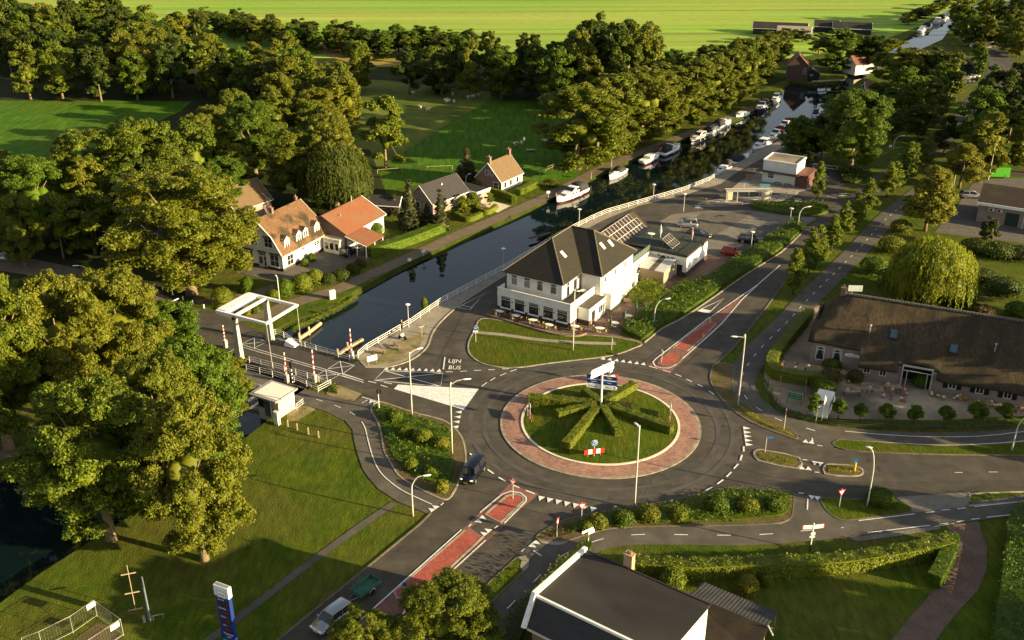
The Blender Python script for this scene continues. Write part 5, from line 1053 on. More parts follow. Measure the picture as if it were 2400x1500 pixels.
# dining front with balcony
m = MB(); m.b2((0, -1.5, 0), (13.0, .49, 3.15)); m.b2((10.41, .49, 0), (13.0, 6.59, 3.15)); m.b2((.0, -1.5, 3.15), (13.0, -1.35, 4.05)); m.b2((12.85, -1.349, 3.15), (13.0, 6.59, 4.05)); m.b2((0, -1.349, 3.15), (.15, .49, 4.05)); m.build('dining_front', W_WHITE, hotel)
m = MB(); m.b2((.16, -1.34, 3.15), (12.84, .48, 3.2)); m.b2((10.42, .48, 3.15), (12.84, 6.58, 3.2)); m.build('balcony_floor', M_DECK, hotel)
m = MB(); m.b2((-.03, -1.53, 0), (13.03, -1.501, .95)); m.b2((13.001, -1.53, 0), (13.03, 6.6, .95)); m.build('plinth', M_PLINTH, hotel)
m = MB(); m.b2((-.04, -1.56, 4.05), (13.04, -1.33, 4.12)); m.b2((12.83, -1.33, 4.05), (13.04, 6.6, 4.12)); m.b2((-.03, -1.56, 3.0), (13.03, -1.501, 3.08)); m.build('parapet_cap', M_TRIM, hotel)
for x in (1.55, 4.05, 6.6, 9.15, 11.6): window(hotel, (x, -1.53, 1.9), 1.85, 2.05, 0, 1, 2, top=.68, curtain='top', sill=True)
for x in (3.0, 5.3, 7.9, 10.4): 
    m = MB(); m.tube([(x-.15, -1.53, 2.2), (x-.15, -1.75, 2.3)], .025, 5); m.ell((x-.15, -1.78, 2.2), (.09, .09, .12), 8, 5); m.build('wall_lamp', M_BLACK, hotel)
for x, cu in ((1.9, 'full'), (4.2, 'full'), (6.5, 'drape'), (8.9, 'drape')): window(hotel, (x, .5, 5.0), 1.15, 1.7, 0, 1, 2, top=.7, curtain=cu, sill=True)
window(hotel, (10.4, 2.4, 4.6), 1.0, 2.3, R(90), 1, 2, top=.75); door(hotel, (10.4, 4.8, 4.35), 1.0, 2.2, R(90), M_WOODD, True)
window(hotel, (13.9, 8.3, 4.9), .5, .9, R(90), 1, 1, fr=M_METAL); window(hotel, (13.9, 11.8, 4.9), .5, .9, R(90), 1, 1, fr=M_METAL); window(hotel, (13.9, 15.5, 4.9), .5, .9, R(90), 1, 1, fr=M_METAL)
m = MB(); m.b2((13.0, .8, 0), (15.0, 6.3, 2.75)); m.b2((13.0, .7, 2.75), (15.1, 6.4, 2.9)); m.build('porch', M_WP, hotel)
m = MB(); m.b2((13.1, .8, 2.9), (15.0, 6.3, 2.94)); m.build('porch_roof', M_DECK, hotel)
door(hotel, (15.0, 2.2, 1.1), 1.1, 2.1, R(90), M_WOODD, True); window(hotel, (15.0, 4.6, 1.5), 1.3, 1.3, R(90), 2, 1)
m = MB(); m.b2((15.001, .78, 0), (15.02, 1.5, .9)); m.b2((13.02, .78, 0), (15.0, .799, .9)); m.build('plinth', M_PLINTH, hotel)
m = MB(); m.b2((13.9, 8.0, 0), (15.2, 18.0, 2.6)); m.b2((13.9, 7.95, 2.6), (15.3, 18.05, 2.72)); m.build('side_wing', M_WP, hotel)
for y in (9.5, 13.5): door(hotel, (15.2, y, 1.05), 1.0, 2.0, R(90), M_TRIM)
window(hotel, (15.2, 16.2, 1.5), 1.2, 1.0, R(90), 2, 1)
m = MB()
for y in (6.75, 7.45): m.tube([(14.02, y, 2.8), (14.02, y, 6.0)], .04, 5)
for k in range(5): m.box((14.02, 7.1, 3.0+k*.7), (.05, .7, .05))
m.build('wall_ladder', mat('red_brown_metal', (.17, .05, .04), rough=.6), hotel)
m = MB(); m.tube([(.42, .44, 3.1), (.42, .44, 6.2)], .045, 6); m.tube([(10.5, 6.5, 3.2), (10.5, 6.5, 6.2)], .045, 6); m.build('drainpipe', M_GUT, hotel)
# middle wing with roof terrace
m = MB(); m.b2((9.2, 18.51, 0), (13.6, 26.4, 3.6)); m.build('middle_wing', M_WP, hotel)
m = MB(); m.b2((9.2, 18.52, 3.6), (13.6, 26.4, 3.64)); m.build('terrace_floor', mat('grey_decking', (.17, .17, .15), (.11, .11, .10), scale=2), hotel)
for y in (20.0, 22.0, 22.8, 24.8): window(hotel, (13.6, y, 2.3), .5, .9, R(90), 1, 1)
m = MB()
for k in range(9): m.box((13.55, 18.7+k*.95, 4.2), (.06, .06, 1.2))
m.b2((13.52, 18.7, 4.78), (13.58, 26.3, 4.84)); m.build('terrace_railing', M_WOODD, hotel)
m = MB(); m.b2((13.53, 18.75, 3.75), (13.545, 26.25, 4.7)); m.build('glass_screen', mat('green_glass', (.10, .13, .10), rough=.15), hotel)
# gable hall with solar panels: x 1.5..9, ridge at 5.2
m = MB(); m.prism([(1.4, 18.6), (8.7, 18.6), (8.7, 36.5), (1.4, 36.5)], 0, 3.25)
for y in (18.6, 36.5): m.add([(1.4, y, 3.25), (8.7, y, 3.25), (5.3, y, 6.05)], [(0, 1, 2) if y < 20 else (0, 2, 1)])
m.build('hall_wall', M_WP, hotel)
m = MB(); q = [(1.0, 18.55, 3.15), (5.3, 18.55, 6.2), (9.1, 18.55, 3.15), (1.0, 36.9, 3.15), (5.3, 36.9, 6.2), (9.1, 36.9, 3.15)]
m.add(q, [(0, 1, 4, 3), (1, 2, 5, 4)]); hr = solid(m.build('hall_roof', M_ROOFDB, hotel), .14)
sx = (9.1-5.3); sz = (6.2-3.15); ln_ = math.hypot(sx, sz); th_ = math.atan2(sz, sx)
for r_ in range(3):
    for c_ in range(13 if r_ else 12):
        t = .22+r_*1.38+.62; x = 5.3+sx*t/ln_; z = 6.2-sz*t/ln_
        m = MB(); m.M = Matrix.Translation((x, 21.3+c_*1.18, z+.09)) @ Matrix.Rotation(th_, 4, 'Y')
        m.box((0, 0, 0), (1.30, 1.08, .04)); pn = m.build('solar_panel', M_PV, hotel)
        f_ = MB(); f_.M = m.M
        for a in (-1, 1): f_.box((0, a*.545, .012), (1.36, .05, .06)); f_.box((a*.665, 0, .012), (.05, 1.04, .06))
        f_.build('frame', mat('panel_frame', (.55, .48, .38), rough=.4), pn)
# flat annex with roof terrace
m = MB(); m.prism([(13.7, 26.5), (20.3, 26.5), (20.3, 36.0), (9.2, 36.0), (9.2, 26.5)], 0, 3.6); m.build('annex_wall', M_WP, hotel)
m = MB(); m.prism([(13.7, 26.42), (20.4, 26.42), (20.4, 36.1), (8.8, 36.1), (8.8, 26.42)], 3.6, 4.05); m.build('annex_roof_edge', M_GUT, hotel)
m = MB(); m.b2((20.301, 26.4, 0), (20.33, 36.0, .95)); m.b2((18.7, 26.38, 0), (20.3, 26.41, .9)); m.build('plinth', M_PLINTH, hotel)
m = MB(); m.b2((9.5, 26.8, 4.05), (20.0, 35.8, 4.09)); m.build('roof_terrace', mat('dark_green_deck', (.025, .035, .025), (.05, .06, .04), scale=2), hotel)
m = MB()
for k in range(11): m.box((20.25, 26.6+k*.92, 4.5), (.05, .05, 1.0))
for k in range(9): m.box((14.0+k*.78, 26.6, 4.5), (.05, .05, 1.0))
for z in (4.5, 4.98): m.b2((20.22, 26.6, z), (20.27, 35.8, z+.05)); m.b2((14, 26.57, z+.001), (20.2, 26.62, z+.051))
m.build('terrace_railing', M_BLACK, hotel)
for k in range(4): window(hotel, (15.2+k*.85, 26.5, 2.7), .75, 1.15, 0, 1, 1)
door(hotel, (19.1, 26.5, 1.05), .95, 2.1, 0, M_BLACK)
m = MB(); m.b2((18.5, 26.42, 0), (18.56, 26.5, 2.3)); m.b2((19.64, 26.42, 0), (19.7, 26.5, 2.3)); m.b2((18.5, 26.42, 2.18), (19.7, 26.5, 2.26)); m.build('door_frame', M_TRIM, hotel)
# lean-to shelter in front of the annex
lt = empty('lean_to_shed', (*HA, 0), HR, 'wooden shed with pale corrugated roof leaning on the hotel annex', 'shed')
m = MB(); m.b2((13.9, 21.6, 0), (18.3, 21.7, 2.2)); m.b2((18.2, 21.701, 0), (18.3, 26.4, 2.35)); m.build('plank_wall', mat('shed_planks', (.26, .20, .13), (.34, .27, .18), scale=3, stretch=(1, 1, 12)), lt)
for nm, x0, x1, mm in (('roof_sheet', 13.7, 15.6, M_METAL), ('roof_sheet', 15.6, 16.6, M_DECK), ('roof_sheet', 16.6, 18.5, M_METAL)):
    m = MB(); k = 14
    xs_ = [x0+(x1-x0)*i/k for i in range(k+1)]
    v = [(x, 21.4, 2.3+.03*(i % 2)) for i, x in enumerate(xs_)]+[(x, 26.39, 3.0+.03*(i % 2)) for i, x in enumerate(xs_)]
    m.add(v, [(i, i+1, k+2+i, k+1+i) for i in range(k)]); solid(m.build(nm, mat('pale_corrugate', (.55, .55, .52), (.45, .45, .42), scale=2, rough=.5) if mm is M_METAL else mm, lt), .03)
# things on the roofs
t = empty('roof_solar_table', (*[HA[0]+math.cos(HR)*16.0-math.sin(HR)*29.5, HA[1]+math.sin(HR)*16.0+math.cos(HR)*29.5], 4.09), HR, 'tilted solar array standing on the dark roof terrace of the annex', 'solar panel')
m = MB(); m.M = Matrix.Translation((0, 0, .7)) @ Matrix.Rotation(R(35), 4, 'Y'); m.box((0, 0, 0), (2.4, 3.2, .05)); m.build('panel', M_PV, t)
m = MB(); m.M = Matrix.Translation((0, 0, .7)) @ Matrix.Rotation(R(35), 4, 'Y')
for k in range(5): m.box((0, -1.6+k*.8, .03), (2.4, .04, .05))
for k in range(3): m.box((-1.2+k*1.2, 0, .032), (.04, 3.2, .05))
m.build('frame', mat('panel_frame', (.6, .5, .4)), t)
m = MB(); m.tube([(-.9, 1.2, 0), (-.9, 1.2, 1.2)], .04, 5); m.tube([(-.9, -1.2, 0), (-.9, -1.2, 1.2)], .04, 5); m.tube([(.9, 1.2, 0), (.9, 1.2, .15)], .04, 5); m.tube([(.9, -1.2, 0), (.9, -1.2, .15)], .04, 5); m.build('leg', M_METAL, t)

# ---------------------------------------------------------------- kiosk
K0 = (60.6, 211.2); KR = R(-31)
kk = empty('kiosk', (*K0, 0), KR, 'flat roofed white brick kiosk with a dark canopy and a red brick side wing', 'kiosk')
m = MB(); m.b2((-7.3, 0, 0), (0, 6.2, 4.7)); m.build('wall', W_WHITE, kk)
m = MB(); 
for a, b in (((-7.45, -.15), (.15, .15)), ((-7.45, 6.05), (.15, 6.35)), ((-7.45, .151), (-7.15, 6.049)), ((-.15, .151), (.15, 6.049))): m.b2((*a, 4.7), (*b, 5.0))
m.build('parapet', M_TRIM, kk)
m = MB(); m.b2((-7.15, .15, 4.7), (-.15, 6.05, 4.8)); m.build('gravel_roof', M_GRAVEL, kk)
m = MB(); m.b2((.01, -.3, 0), (2.6, 6.6, 2.7)); m.build('brick_wing', brick_mat('dark_red_brick', (.13, .055, .042), (.17, .075, .055), (.08, .05, .04), bw=.24, bh=.08, world=False, axes=(R(90), 0, 0)), kk)
m = MB(); m.b2((-8.4, -1.1, 2.45), (.0, -.01, 2.62)); m.b2((-8.4, -.01, 2.45), (-7.31, 3.5, 2.62)); m.b2((.0, -1.0, 2.451), (.9, -.31, 2.62)); m.build('canopy', M_GUT, kk)
window(kk, (-5.4, 0, 1.6), 1.3, 1.1, 0, 3, 2, fr=mat('pale_grey', (.6, .62, .63)))
for x in (-3.6, -1.4):
    b = empty('bench', (K0[0]+math.cos(KR)*x-math.sin(KR)*-.55, K0[1]+math.sin(KR)*x+math.cos(KR)*-.55, .06), KR, ('left' if x < -2 else 'right')+' dark bench against the front wall of the kiosk', 'bench', 'benches at the kiosk')
    part('seat', lambda m: m.b2((-.7, -.2, .42), (.7, .2, .47)), M_BLACK, b)
    for s in (-1, 1): part('leg', lambda m: m.b2((s*.6-.03, -.18, 0), (s*.6+.03, .18, .42)), M_BLACK, b)

# ---------------------------------------------------------------- white gambrel house
WHO = (-39.35, 163.6); WR = R(-27)
wh = empty('white_house', (*WHO, 0), WR, 'white gambrel house with mossy orange tiles and four white dormers', 'house')
prof = [(.25, 2.95), (-1.75, 6.05), (-4.95, 8.7), (-8.15, 6.05), (-10.15, 2.95)]
wallp = [(0, 0), (0, 3.0), (-1.8, 5.95), (-4.95, 8.55), (-8.1, 5.95), (-9.9, 3.0), (-9.9, 0)]
m = MB()
v = [(x, 0, z) for x, z in wallp]+[(x, 12.0, z) for x, z in wallp]; n = 7
m.add(v, [tuple(range(7))[::-1], tuple(range(7, 14))]+[(i, i+1, n+i+1, n+i) for i in range(6)]); m.build('wall', W_WHITE, wh)
m = MB(); v = [(x, -.25, z) for x, z in prof]+[(x, 12.25, z) for x, z in prof]; m.add(v, [(i, 5+i, 6+i, i+1) for i in range(4)]); wroof = solid(m.build('roof', M_ROOFMOSS, wh), .14, 1)
m = MB()
for y in (-.30, 12.3): m.tube([(x, y, z+.06) for x, z in prof], .10, 4)
m.build('bargeboard', M_TRIM, wh)
m = MB(); m.b2((.22, -.25, 2.82), (.36, 12.2, 2.95)); m.build('gutter', mat('cream_gutter', (.6, .5, .36)), wh)
m = MB(); m.b2((-9.93, -.03, 0), (.03, 12.03, .55)); m.build('plinth', M_PLINTH, wh)
for x, z, w_, h_, nx in ((-2.75, 4.85, 1.75, 1.7, 2), (-6.1, 4.85, 1.75, 1.7, 2), (-1.75, 1.75, 1.9, 2.1, 2), (-7.4, 1.75, 1.9, 2.1, 2)): window(wh, (x, 0, z), w_, h_, 0, nx, 2, sill=True)
m = MB()
for x, z, w_ in ((-2.75, 5.86, 2.0), (-6.1, 5.86, 2.0), (-1.75, 2.96, 2.15), (-7.4, 2.96, 2.15), (-4.4, 2.96, 1.9)): m.box((x, -.06, z), (w_, .13, .3))
m.build('lintel', mat('brown_lintel', (.075, .055, .045)), wh)
door(wh, (-4.75, 0, 1.15), 1.0, 2.1, 0, mat('grey_door', (.45, .42, .36)), True); window(wh, (-3.8, 0, 1.3), .7, 2.0, 0, 1, 2); window(wh, (-4.4, 0, 2.5), 1.6, .6, 0, 3, 1)
window(wh, (-5.0, 0, 7.1), .4, 1.0, 0, 1, 1, fr=M_WOODD)
for y, w_, h_, z in ((2.0, 1.7, 1.9, 1.6), (5.6, .8, 1.0, 2.2), (9.6, 1.6, .8, 2.1)): window(wh, (0, y, z), w_, h_, R(90), 2, 2)
door(wh, (0, 5.6, 1.05), .9, 1.9, R(90), M_TRIM)
for y in (1.9, 5.2, 7.1, 10.4):
    m = MB(); m.b2((-1.85, y-.7, 3.4), (-.28, y+.7, 5.45)); m.add([(-.28, y-.7, 5.45), (-.28, y+.7, 5.45), (-.28, y, 5.9)], [(0, 1, 2)]); d_ = m.build('dormer', M_TRIM, wh)
    m = MB(); m.add([(-.15, y-.78, 5.25), (-.15, y, 5.95), (-.15, y+.78, 5.25), (-2.3, y-.78, 5.25), (-2.3, y, 5.95), (-2.3, y+.78, 5.25)], [(0, 1, 4, 3), (1, 2, 5, 4)]); solid(m.build('dormer_roof', M_ROOFMOSS, d_), .08, 1)
    m = MB()
    for s in (-.27, .27): m.box((-.268, y+s, 4.5), (.03, .34, 1.15))
    m.build('pane', M_GLASS, d_)
chimney(wh, -4.95, 4.1, 8.2, 9.6); chimney(wh, -5.5, 11.6, 7.6, 9.3, .5, .5)
# link and orange barn
lk = empty('glazed_link', (*WHO, 0), WR, 'low white glazed porch between the white house and the orange barn', 'porch')
part('wall', lambda m: (m.b2((.36, 11.0, 0), (4.0, 14.0, 2.6)), m.b2((.3, 10.9, 2.6), (4.1, 14.1, 2.75))), mat('cream_paint', (.62, .55, .40)), lk)
for x in (1.1, 2.2): window(lk, (x, 11.0, 1.35), .95, 1.5, 0, 1, 1)
door(lk, (3.35, 11.0, 1.1), .9, 2.1, 0, M_TRIM, True); window(lk, (2.0, 11.0, 2.35), 3.0, .3, 0, 3, 1)
bn = empty('orange_barn', (*WHO, 0), WR, 'wide barn with a bright orange tiled roof and white side wall', 'barn')
m = MB(); pf = [(-5.6, 0), (4.6, 0), (4.6, 3.6), (-.5, 6.2), (-5.6, 3.6)]
v = [(x, 12.5, z) for x, z in pf]+[(x, 24.3, z) for x, z in pf]; m.add(v, [(0, 1, 2, 3, 4), (9, 8, 7, 6, 5)]+[(i, 5+i, 5+(i+1) % 5, (i+1) % 5) for i in range(5)], 0)
for i in range(len(m.f)):
    c_ = [m.v[k] for k in m.f[i]]
    if all(abs(p[0]-4.6) < .01 for p in c_): m.m[i] = 1
m.build('wall', [M_BROWNB, M_WP], bn)
m = MB(); v = [(x, y, z) for y in (12.1, 24.7) for x, z in ((-5.9, 3.5), (-.5, 6.35), (4.95, 3.5))]; m.add(v, [(0, 3, 4, 1), (1, 4, 5, 2)]); solid(m.build('roof', M_ROOFOR, bn), .14, 1)
m = MB(); m.tube([(4.95, 24.75, 3.6), (-.5, 24.75, 6.45)], .09, 4); m.tube([(5.05, 17, 3.5), (5.05, 24.7, 3.5)], .07, 4); m.build('bargeboard', M_TRIM, bn)
m = MB(); m.cyl((-.5, 21.5, 6.3), (-.5, 21.5, 7.3), .14); m.cyl((1.2, 15.5, 5.2), (1.2, 15.5, 5.9), .1); m.build('flue', M_METAL, bn)
for y in (19.0, 20.3): window(bn, (4.6, y, 1.8), .5, 1.3, R(90), 1, 1, fr=M_WOODD)
cp = empty('carport', (*WHO, 0), WR, 'open lean-to carport with orange corrugated tiles on white posts', 'carport')
m = MB(); v = [(4.7, 11.8, 3.45), (4.7, 17.4, 3.45), (9.3, 17.4, 2.25), (9.3, 11.8, 2.25)]; m.add(v, [(0, 3, 2, 1)]); solid(m.build('roof', M_ROOFOR, cp), .12, 1)
for y in (11.9, 14.6, 17.2): part('post', lambda m: m.b2((8.95, y-.07, 0), (9.09, y+.07, 2.3)), M_TRIM, cp)
part('post', lambda m: m.b2((7.0, 11.83, 0), (7.14, 11.97, 2.8)), M_TRIM, cp)
m = MB(); m.tube([(4.7, 11.75, 3.4), (9.3, 11.75, 2.2)], .09, 4); m.tube([(7.2, 11.9, 1.5), (8.9, 11.9, 2.2)], .05, 4); m.build('fascia', M_TRIM, cp)

# ---------------------------------------------------------------- houses by the towpath
dh0 = G(1016, 476, 2.7); rz_ = R(-39)
ox, oy = dh0[0]-math.cos(rz_)*6.6, dh0[1]-math.sin(rz_)*6.6
dh, r_ = gable_house('grey_tiled_house', 'low house with a grey ribbed tile roof and white bargeboards by the towpath', (ox, oy), rz_, 6.4, 10.2, 2.7, 5.6, M_PINKB, M_ROOFDK, .35, trim=M_TRIM)
for x, z in ((4.6, 1.5), (2.4, 1.5)): window(dh, (x, 0, z), 1.2, 1.2, 0, 1, 1)
for y in (2.5, 5.5, 8): window(dh, (6.4, y, 1.5), 1.2, 1.1, R(90), 2, 1)
chimney(dh, 4.2, 5.0, 4.0, 4.9, .3, .3, M_TRIM)
part('annex', lambda m: (m.b2((1.5, 10.8, 0), (8.6, 14.8, 2.35))), M_PINKB, dh); part('annex_roof', lambda m: m.b2((1.6, 10.7, 2.35), (8.5, 14.7, 2.45)), M_FELT, dh); part('annex_fascia', lambda m: (m.b2((8.5, 10.6, 2.15), (8.75, 14.9, 2.6)), m.b2((5.0, 10.55, 2.15), (8.5, 10.7, 2.6))), M_TRIM, dh)
bh0 = G(1175, 452, 0); rz_ = R(-34)
bh, r_ = gable_house('brown_brick_house', 'small brown brick house with a tan tiled roof and two end chimneys', (bh0[0]-math.cos(rz_)*6.6, bh0[1]-math.sin(rz_)*6.6), rz_, 6.6, 8.0, 2.4, 5.9, M_BROWNB, M_ROOFBR, .2, trim=M_TRIM)
part('side_wall', lambda m: m.b2((6.601, .05, .05), (6.63, 7.95, 2.38)), mat('pale_render', (.66, .60, .50)), bh)
for x in (2.9, 4.2): window(bh, (x, 0, 3.8), .8, 1.1, 0, 1, 2)
window(bh, (5.2, 0, 1.3), 1.4, 1.6, 0, 1, 2)
for y in (1.4, 3.5, 6.0): window(bh, (6.63, y, 1.4), .7, 1.1, R(90), 1, 2, fr=M_WOODD)
chimney(bh, 3.3, .3, 5.5, 7.2, .8, .6); chimney(bh, 3.3, 7.6, 5.5, 7.2, .8, .6)
sh0 = G(945, 492, 0); gable_house('garden_shed', 'dark roofed garden shed with a white gable behind the conifers', (sh0[0]-6.8, sh0[1]+1.2), R(-100), 3.4, 7, 2.0, 3.3, M_WOODD, M_ROOFDK, .2, cat='shed', trim=M_TRIM)
hs0 = G(560, 478, 2.6); gable_house('tan_roofed_house', 'house with a tan roof mostly hidden behind the huge oak', (hs0[0]-6, hs0[1]+0), R(-35), 8, 9, 2.8, 6.3, M_PINKB, M_ROOFBR, .3, trim=M_TRIM)
vh0 = G(345, 612, 0); vh, _r = gable_house('old_village_house', 'old grey house almost hidden behind the huge oak', (vh0[0]-5, vh0[1]+3), R(-20), 7.5, 9, 4.6, 7.2, M_PINKB, M_ROOFBR, .3, trim=M_TRIM)
for x in (1.5, 4.5, 7.5): window(vh, (x, 0, 1.6), 1.0, 1.6, 0, 2, 2); window(vh, (x, 0, 4.4), 1.0, 1.4, 0, 2, 2)
gable_house('red_roofed_farmhouse', 'red roofed farmhouse between the trees at the top left', (G(42, 52)[0], G(42, 52)[1]), R(-70), 8, 12, 3, 7, M_BROWNB, M_ROOFRB, .3)
st0 = G(1033, 219); part_ = empty('field_shelter', (*st0, 0), R(-10), 'small open field shelter with a pale flat roof in the sheep pasture', 'shelter')
part('roof', lambda m: m.box((0, 0, 2.1), (3.2, 2.6, .12), rx=R(6)), mat('pale_corrugate', (.5, .5, .45)), part_); part('wall', lambda m: (m.b2((-1.4, 1.0, 0), (1.4, 1.1, 2.0)), m.b2((1.3, -1.1, 0), (1.4, .99, 1.95)), m.b2((-1.4, -1.1, 0), (-1.3, .99, 1.95))), M_BLACK, part_)

# ---------------------------------------------------------------- thatched farmhouse
R0 = Vector((*G(1975, 687, 9), 0)); R1 = Vector((*G(2400, 753, 9), 0)); TR = math.atan2(R1.y-R0.y, R1.x-R0.x)
TO = (R0.x, R0.y); s83 = .83
tb = empty('thatched_farmhouse', (*TO, 0), TR, 'long farmhouse with a huge thatched roof and a gravel yard', 'farmhouse')
THM = mat('thatch', (.060, .043, .027), (.098, .074, .045), scale=2.2, rough=1, bump=1, bscale=16, c3=(.042, .037, .024), s3=.3, stretch=(1.6, .7, .7), spec=.05)
xl = [-3.0, -1.6, 3.5]
def thz(d): return 9-s83*d
LX = 25.8
m = MB()
nx, nd = 60, 18
def front(x):  return 6.4 if x < 4.0 else 8.3
verts = []; faces = []
rng = np.random.default_rng(5)
xs_ = sorted(set([-3.2, -2.4, -1.2, 0, 2, 3.9, 4.1]+[4.1+(LX-4.1)*i/26 for i in range(1, 27)]))
for side in (1, -1):
    base = len(verts)
    for i, x in enumerate(xs_):
        dm = front(x) if side == 1 else 8.3
        for j in range(nd+1):
            d = dm*j/nd
            # half hip at the left end, gentle sag and soft bumps
            zr = thz(d)+.12*math.sin(x*.5)*math.sin(d*.6)+rng.normal(0, .02)
            hip = max(0, (0-x))*1.35
            z = min(zr, 9-hip) if x < 0 else zr
            # dormer-like swelling over the entrance
            if side == 1 and 9.0 < x < 14.5 and d > 4.5: z += .75*math.sin((x-9)/5.5*math.pi)*(d-4.5)/3.8
            verts.append((x, -side*d, z))
    for i in range(len(xs_)-1):
        for j in range(nd):
            a = base+i*(nd+1)+j; b = a+nd+1
            if side == 1 and 9.4 < (xs_[i]+xs_[i+1])/2 < 13.8 and j >= nd-2: continue
            faces.append((a, a+1, b+1, b) if side == 1 else (a, b, b+1, a+1))
m.add(verts, faces); tr_ = solid(m.build('thatched_roof', THM, tb, smooth=True), .32)
m = MB()
for k in range(int((LX+.2)/.42)): m.cyl((0+k*.42, 0, 9.02), (.36+k*.42, 0, 9.04), .24, .21, 8)
m.build('ridge_tiles', mat('grey_ridge_tiles', (.095, .085, .07), (.15, .13, .11), scale=3), tr_)
m = MB(); m.prism([(-2.7, -5.8), (4.0, -5.8), (4.0, -7.4), (9.6, -7.4), (9.6, -5.0), (13.6, -5.0), (13.6, -7.4), (LX-.2, -7.4), (LX-.2, 7.6), (-2.7, 7.6)], 0, 2.7); 
m.add([(-2.7, -5.8, 2.7), (-2.7, 5.8, 2.7), (-2.7, 2.4, 6.0), (-2.7, -2.4, 6.0)], [(0, 3, 2, 1)]); m.b2((-2.6, -5.79, 2.7), (3.9, -5.3, 3.5))
m.add([(LX-.2, -7.4, 2.7), (LX-.2, 7.4, 2.7), (LX-.2, 0, 8.7)], [(0, 1, 2)]); m.build('wall', M_PINKB, tb)
for x in (-1.4, .9): window(tb, (x, -5.8, 1.85), 1.15, 2.1, 0, 1, 2, top=.75, curtain='drape')
for x in (5.2, 7.3): window(tb, (x, -7.4, 1.35), .9, 1.0, 0, 2, 1)
for x in (16.2, 19.6, 23.0):
    window(tb, (x, -7.4, 1.35), 1.0, 1.05, 0, 2, 1)
    for s_ in (-.85, .85): part('shutter', lambda m: m.b2((x+s_-.3, -7.47, .8), (x+s_+.3, -7.42, 1.9)), M_BLACK, tb)
m = MB()
for x in (9.65, 13.45): m.b2((x, -7.7, 0), (x+.18, -7.5, 3.0))
m.b2((9.65, -7.7, 3.0), (13.63, -7.5, 3.2)); m.b2((9.84, -7.65, 2.35), (13.44, -7.55, 2.45)); m.b2((10.3, -7.65, 0), (10.4, -7.55, 2.34)); m.b2((12.9, -7.65, 0), (13.0, -7.55, 2.34)); m.build('entrance_frame', mat('grey_frame', (.42, .40, .34)), tb)
part('entrance_doors', lambda m: (m.b2((9.84, -5.1, 0), (13.4, -5.02, 2.6))), M_GLASS, tb)
for x, d in ((7.8, 4.1), (15.6, 4.6)):
    m = MB(); m.M = Matrix.Translation((x, -d, thz(d)+.2)) @ Matrix.Rotation(math.atan(s83), 4, 'X'); m.box((0, 0, 0), (1.15, 1.5, .3)); sk = m.build('skylight', M_GUT, tr_)
    # glass of the roof window
    g = MB(); g.M = m.M; g.box((0, 0, .16), (.85, 1.15, .02)); g.build('pane', mat('sky_glass', (.05, .09, .12), rough=.05, spec=.8), tb)
chimney(tb, .1, 0, 8.4, 9.9, .7, .6, pots=1)
part('satellite_dish', lambda m: (m.box((1.6, .3, 9.9), (2.0, .06, .9), rz=R(20)), m.tube([(1.2, .3, 9.0), (1.2, .3, 9.8)], .03)), mat('pale_panel', (.45, .50, .48), (.38, .42, .4)), tb)
for x, d in ((4.6, 4.2), (20.6, 4.0)): part('roof_pipe', lambda m: (m.cyl((x, -d, thz(d)), (x, -d, thz(d)+1.1), .09), m.ell((x, -d, thz(d)+1.15), (.2, .2, .12))), M_METAL, tb)
# name board on the wall
nb = empty('name_board', (0, 0, 0), 0, 'long white shaped name board on the wall of the thatched farmhouse', 'sign'); nb.location = Matrix.Rotation(TR, 4, 'Z') @ Vector((2.95, -5.9, 2.5)); nb.location = (nb.location.x+TO[0], nb.location.y+TO[1], 2.35); nb.rotation_euler = (0, 0, TR)
part('board', lambda m: (m.box((0, 0, 0), (1.75, .05, .42)), m.box((-.2, 0, .26), (.6, .05, .12)), m.ell((-.88, 0, 0), (.16, .025, .2)), m.ell((.88, 0, 0), (.16, .025, .2))), M_TRIM, nb); sign_text('de Boerderij' if False else 't Heerenlogement' if False else 'De Hoeve', .3, M_BLACK, nb, (0, -.035, 0), (R(90), 0, 0))

# ---------------------------------------------------------------- black roofed house at the bottom edge
B0 = G(1372, 1291, 7.9); BR = R(-36)
bk = empty('black_roofed_house', (*B0, 2.7), BR, 'house with a large black felt roof edged by a white bargeboard at the bottom edge', 'house')
bk.scale = (.957, .957, 1)
m = MB(); m.prism([(.3, -9.4), (13.2, -9.4), (13.2, -.3), (.3, -.3)], -2.7, 3.2); m.prism([(.3, -8.3), (13.2, -8.3), (13.2, -.3), (.3, -.3)], 3.2, 5.0); m.build('wall', M_BROWNB, bk)
part('end_wall', lambda m: m.add([(13.23, -9.35, -2.7), (13.23, -.3, -2.7), (13.23, -.3, 5.2), (13.23, -8.3, 5.25), (13.23, -9.35, 3.3)], [(0, 1, 2, 3, 4)]), M_WP, bk)
m = MB(); m.add([(0, 0, 5.25), (13.3, 0, 5.25), (13.3, -8.4, 5.6), (0, -8.4, 5.6)], [(0, 3, 2, 1)]); solid(m.build('roof', M_FELT, bk), .18, -1)
m = MB(); m.add([(.1, -8.35, 5.5), (13.3, -8.35, 5.5), (13.3, -9.9, 3.0), (.1, -9.9, 3.0)], [(0, 3, 2, 1)]); solid(m.build('mansard_slope', M_ROOFDK, bk), .12, 1)
m = MB(); m.b2((.05, -8.62, 5.42), (13.3, -8.4, 5.68)); m.build('fascia', M_TRIM, bk)
m = MB(); m.add([(-.25, .1, 5.2), (.15, .1, 5.2), (.15, -8.5, 5.62), (-.25, -8.5, 5.62), (.15, -10.1, 3.0), (-.25, -10.1, 3.0)], [(0, 3, 2, 1), (3, 5, 4, 2)]); solid(m.build('bargeboard', M_TRIM, bk), .4, 1)
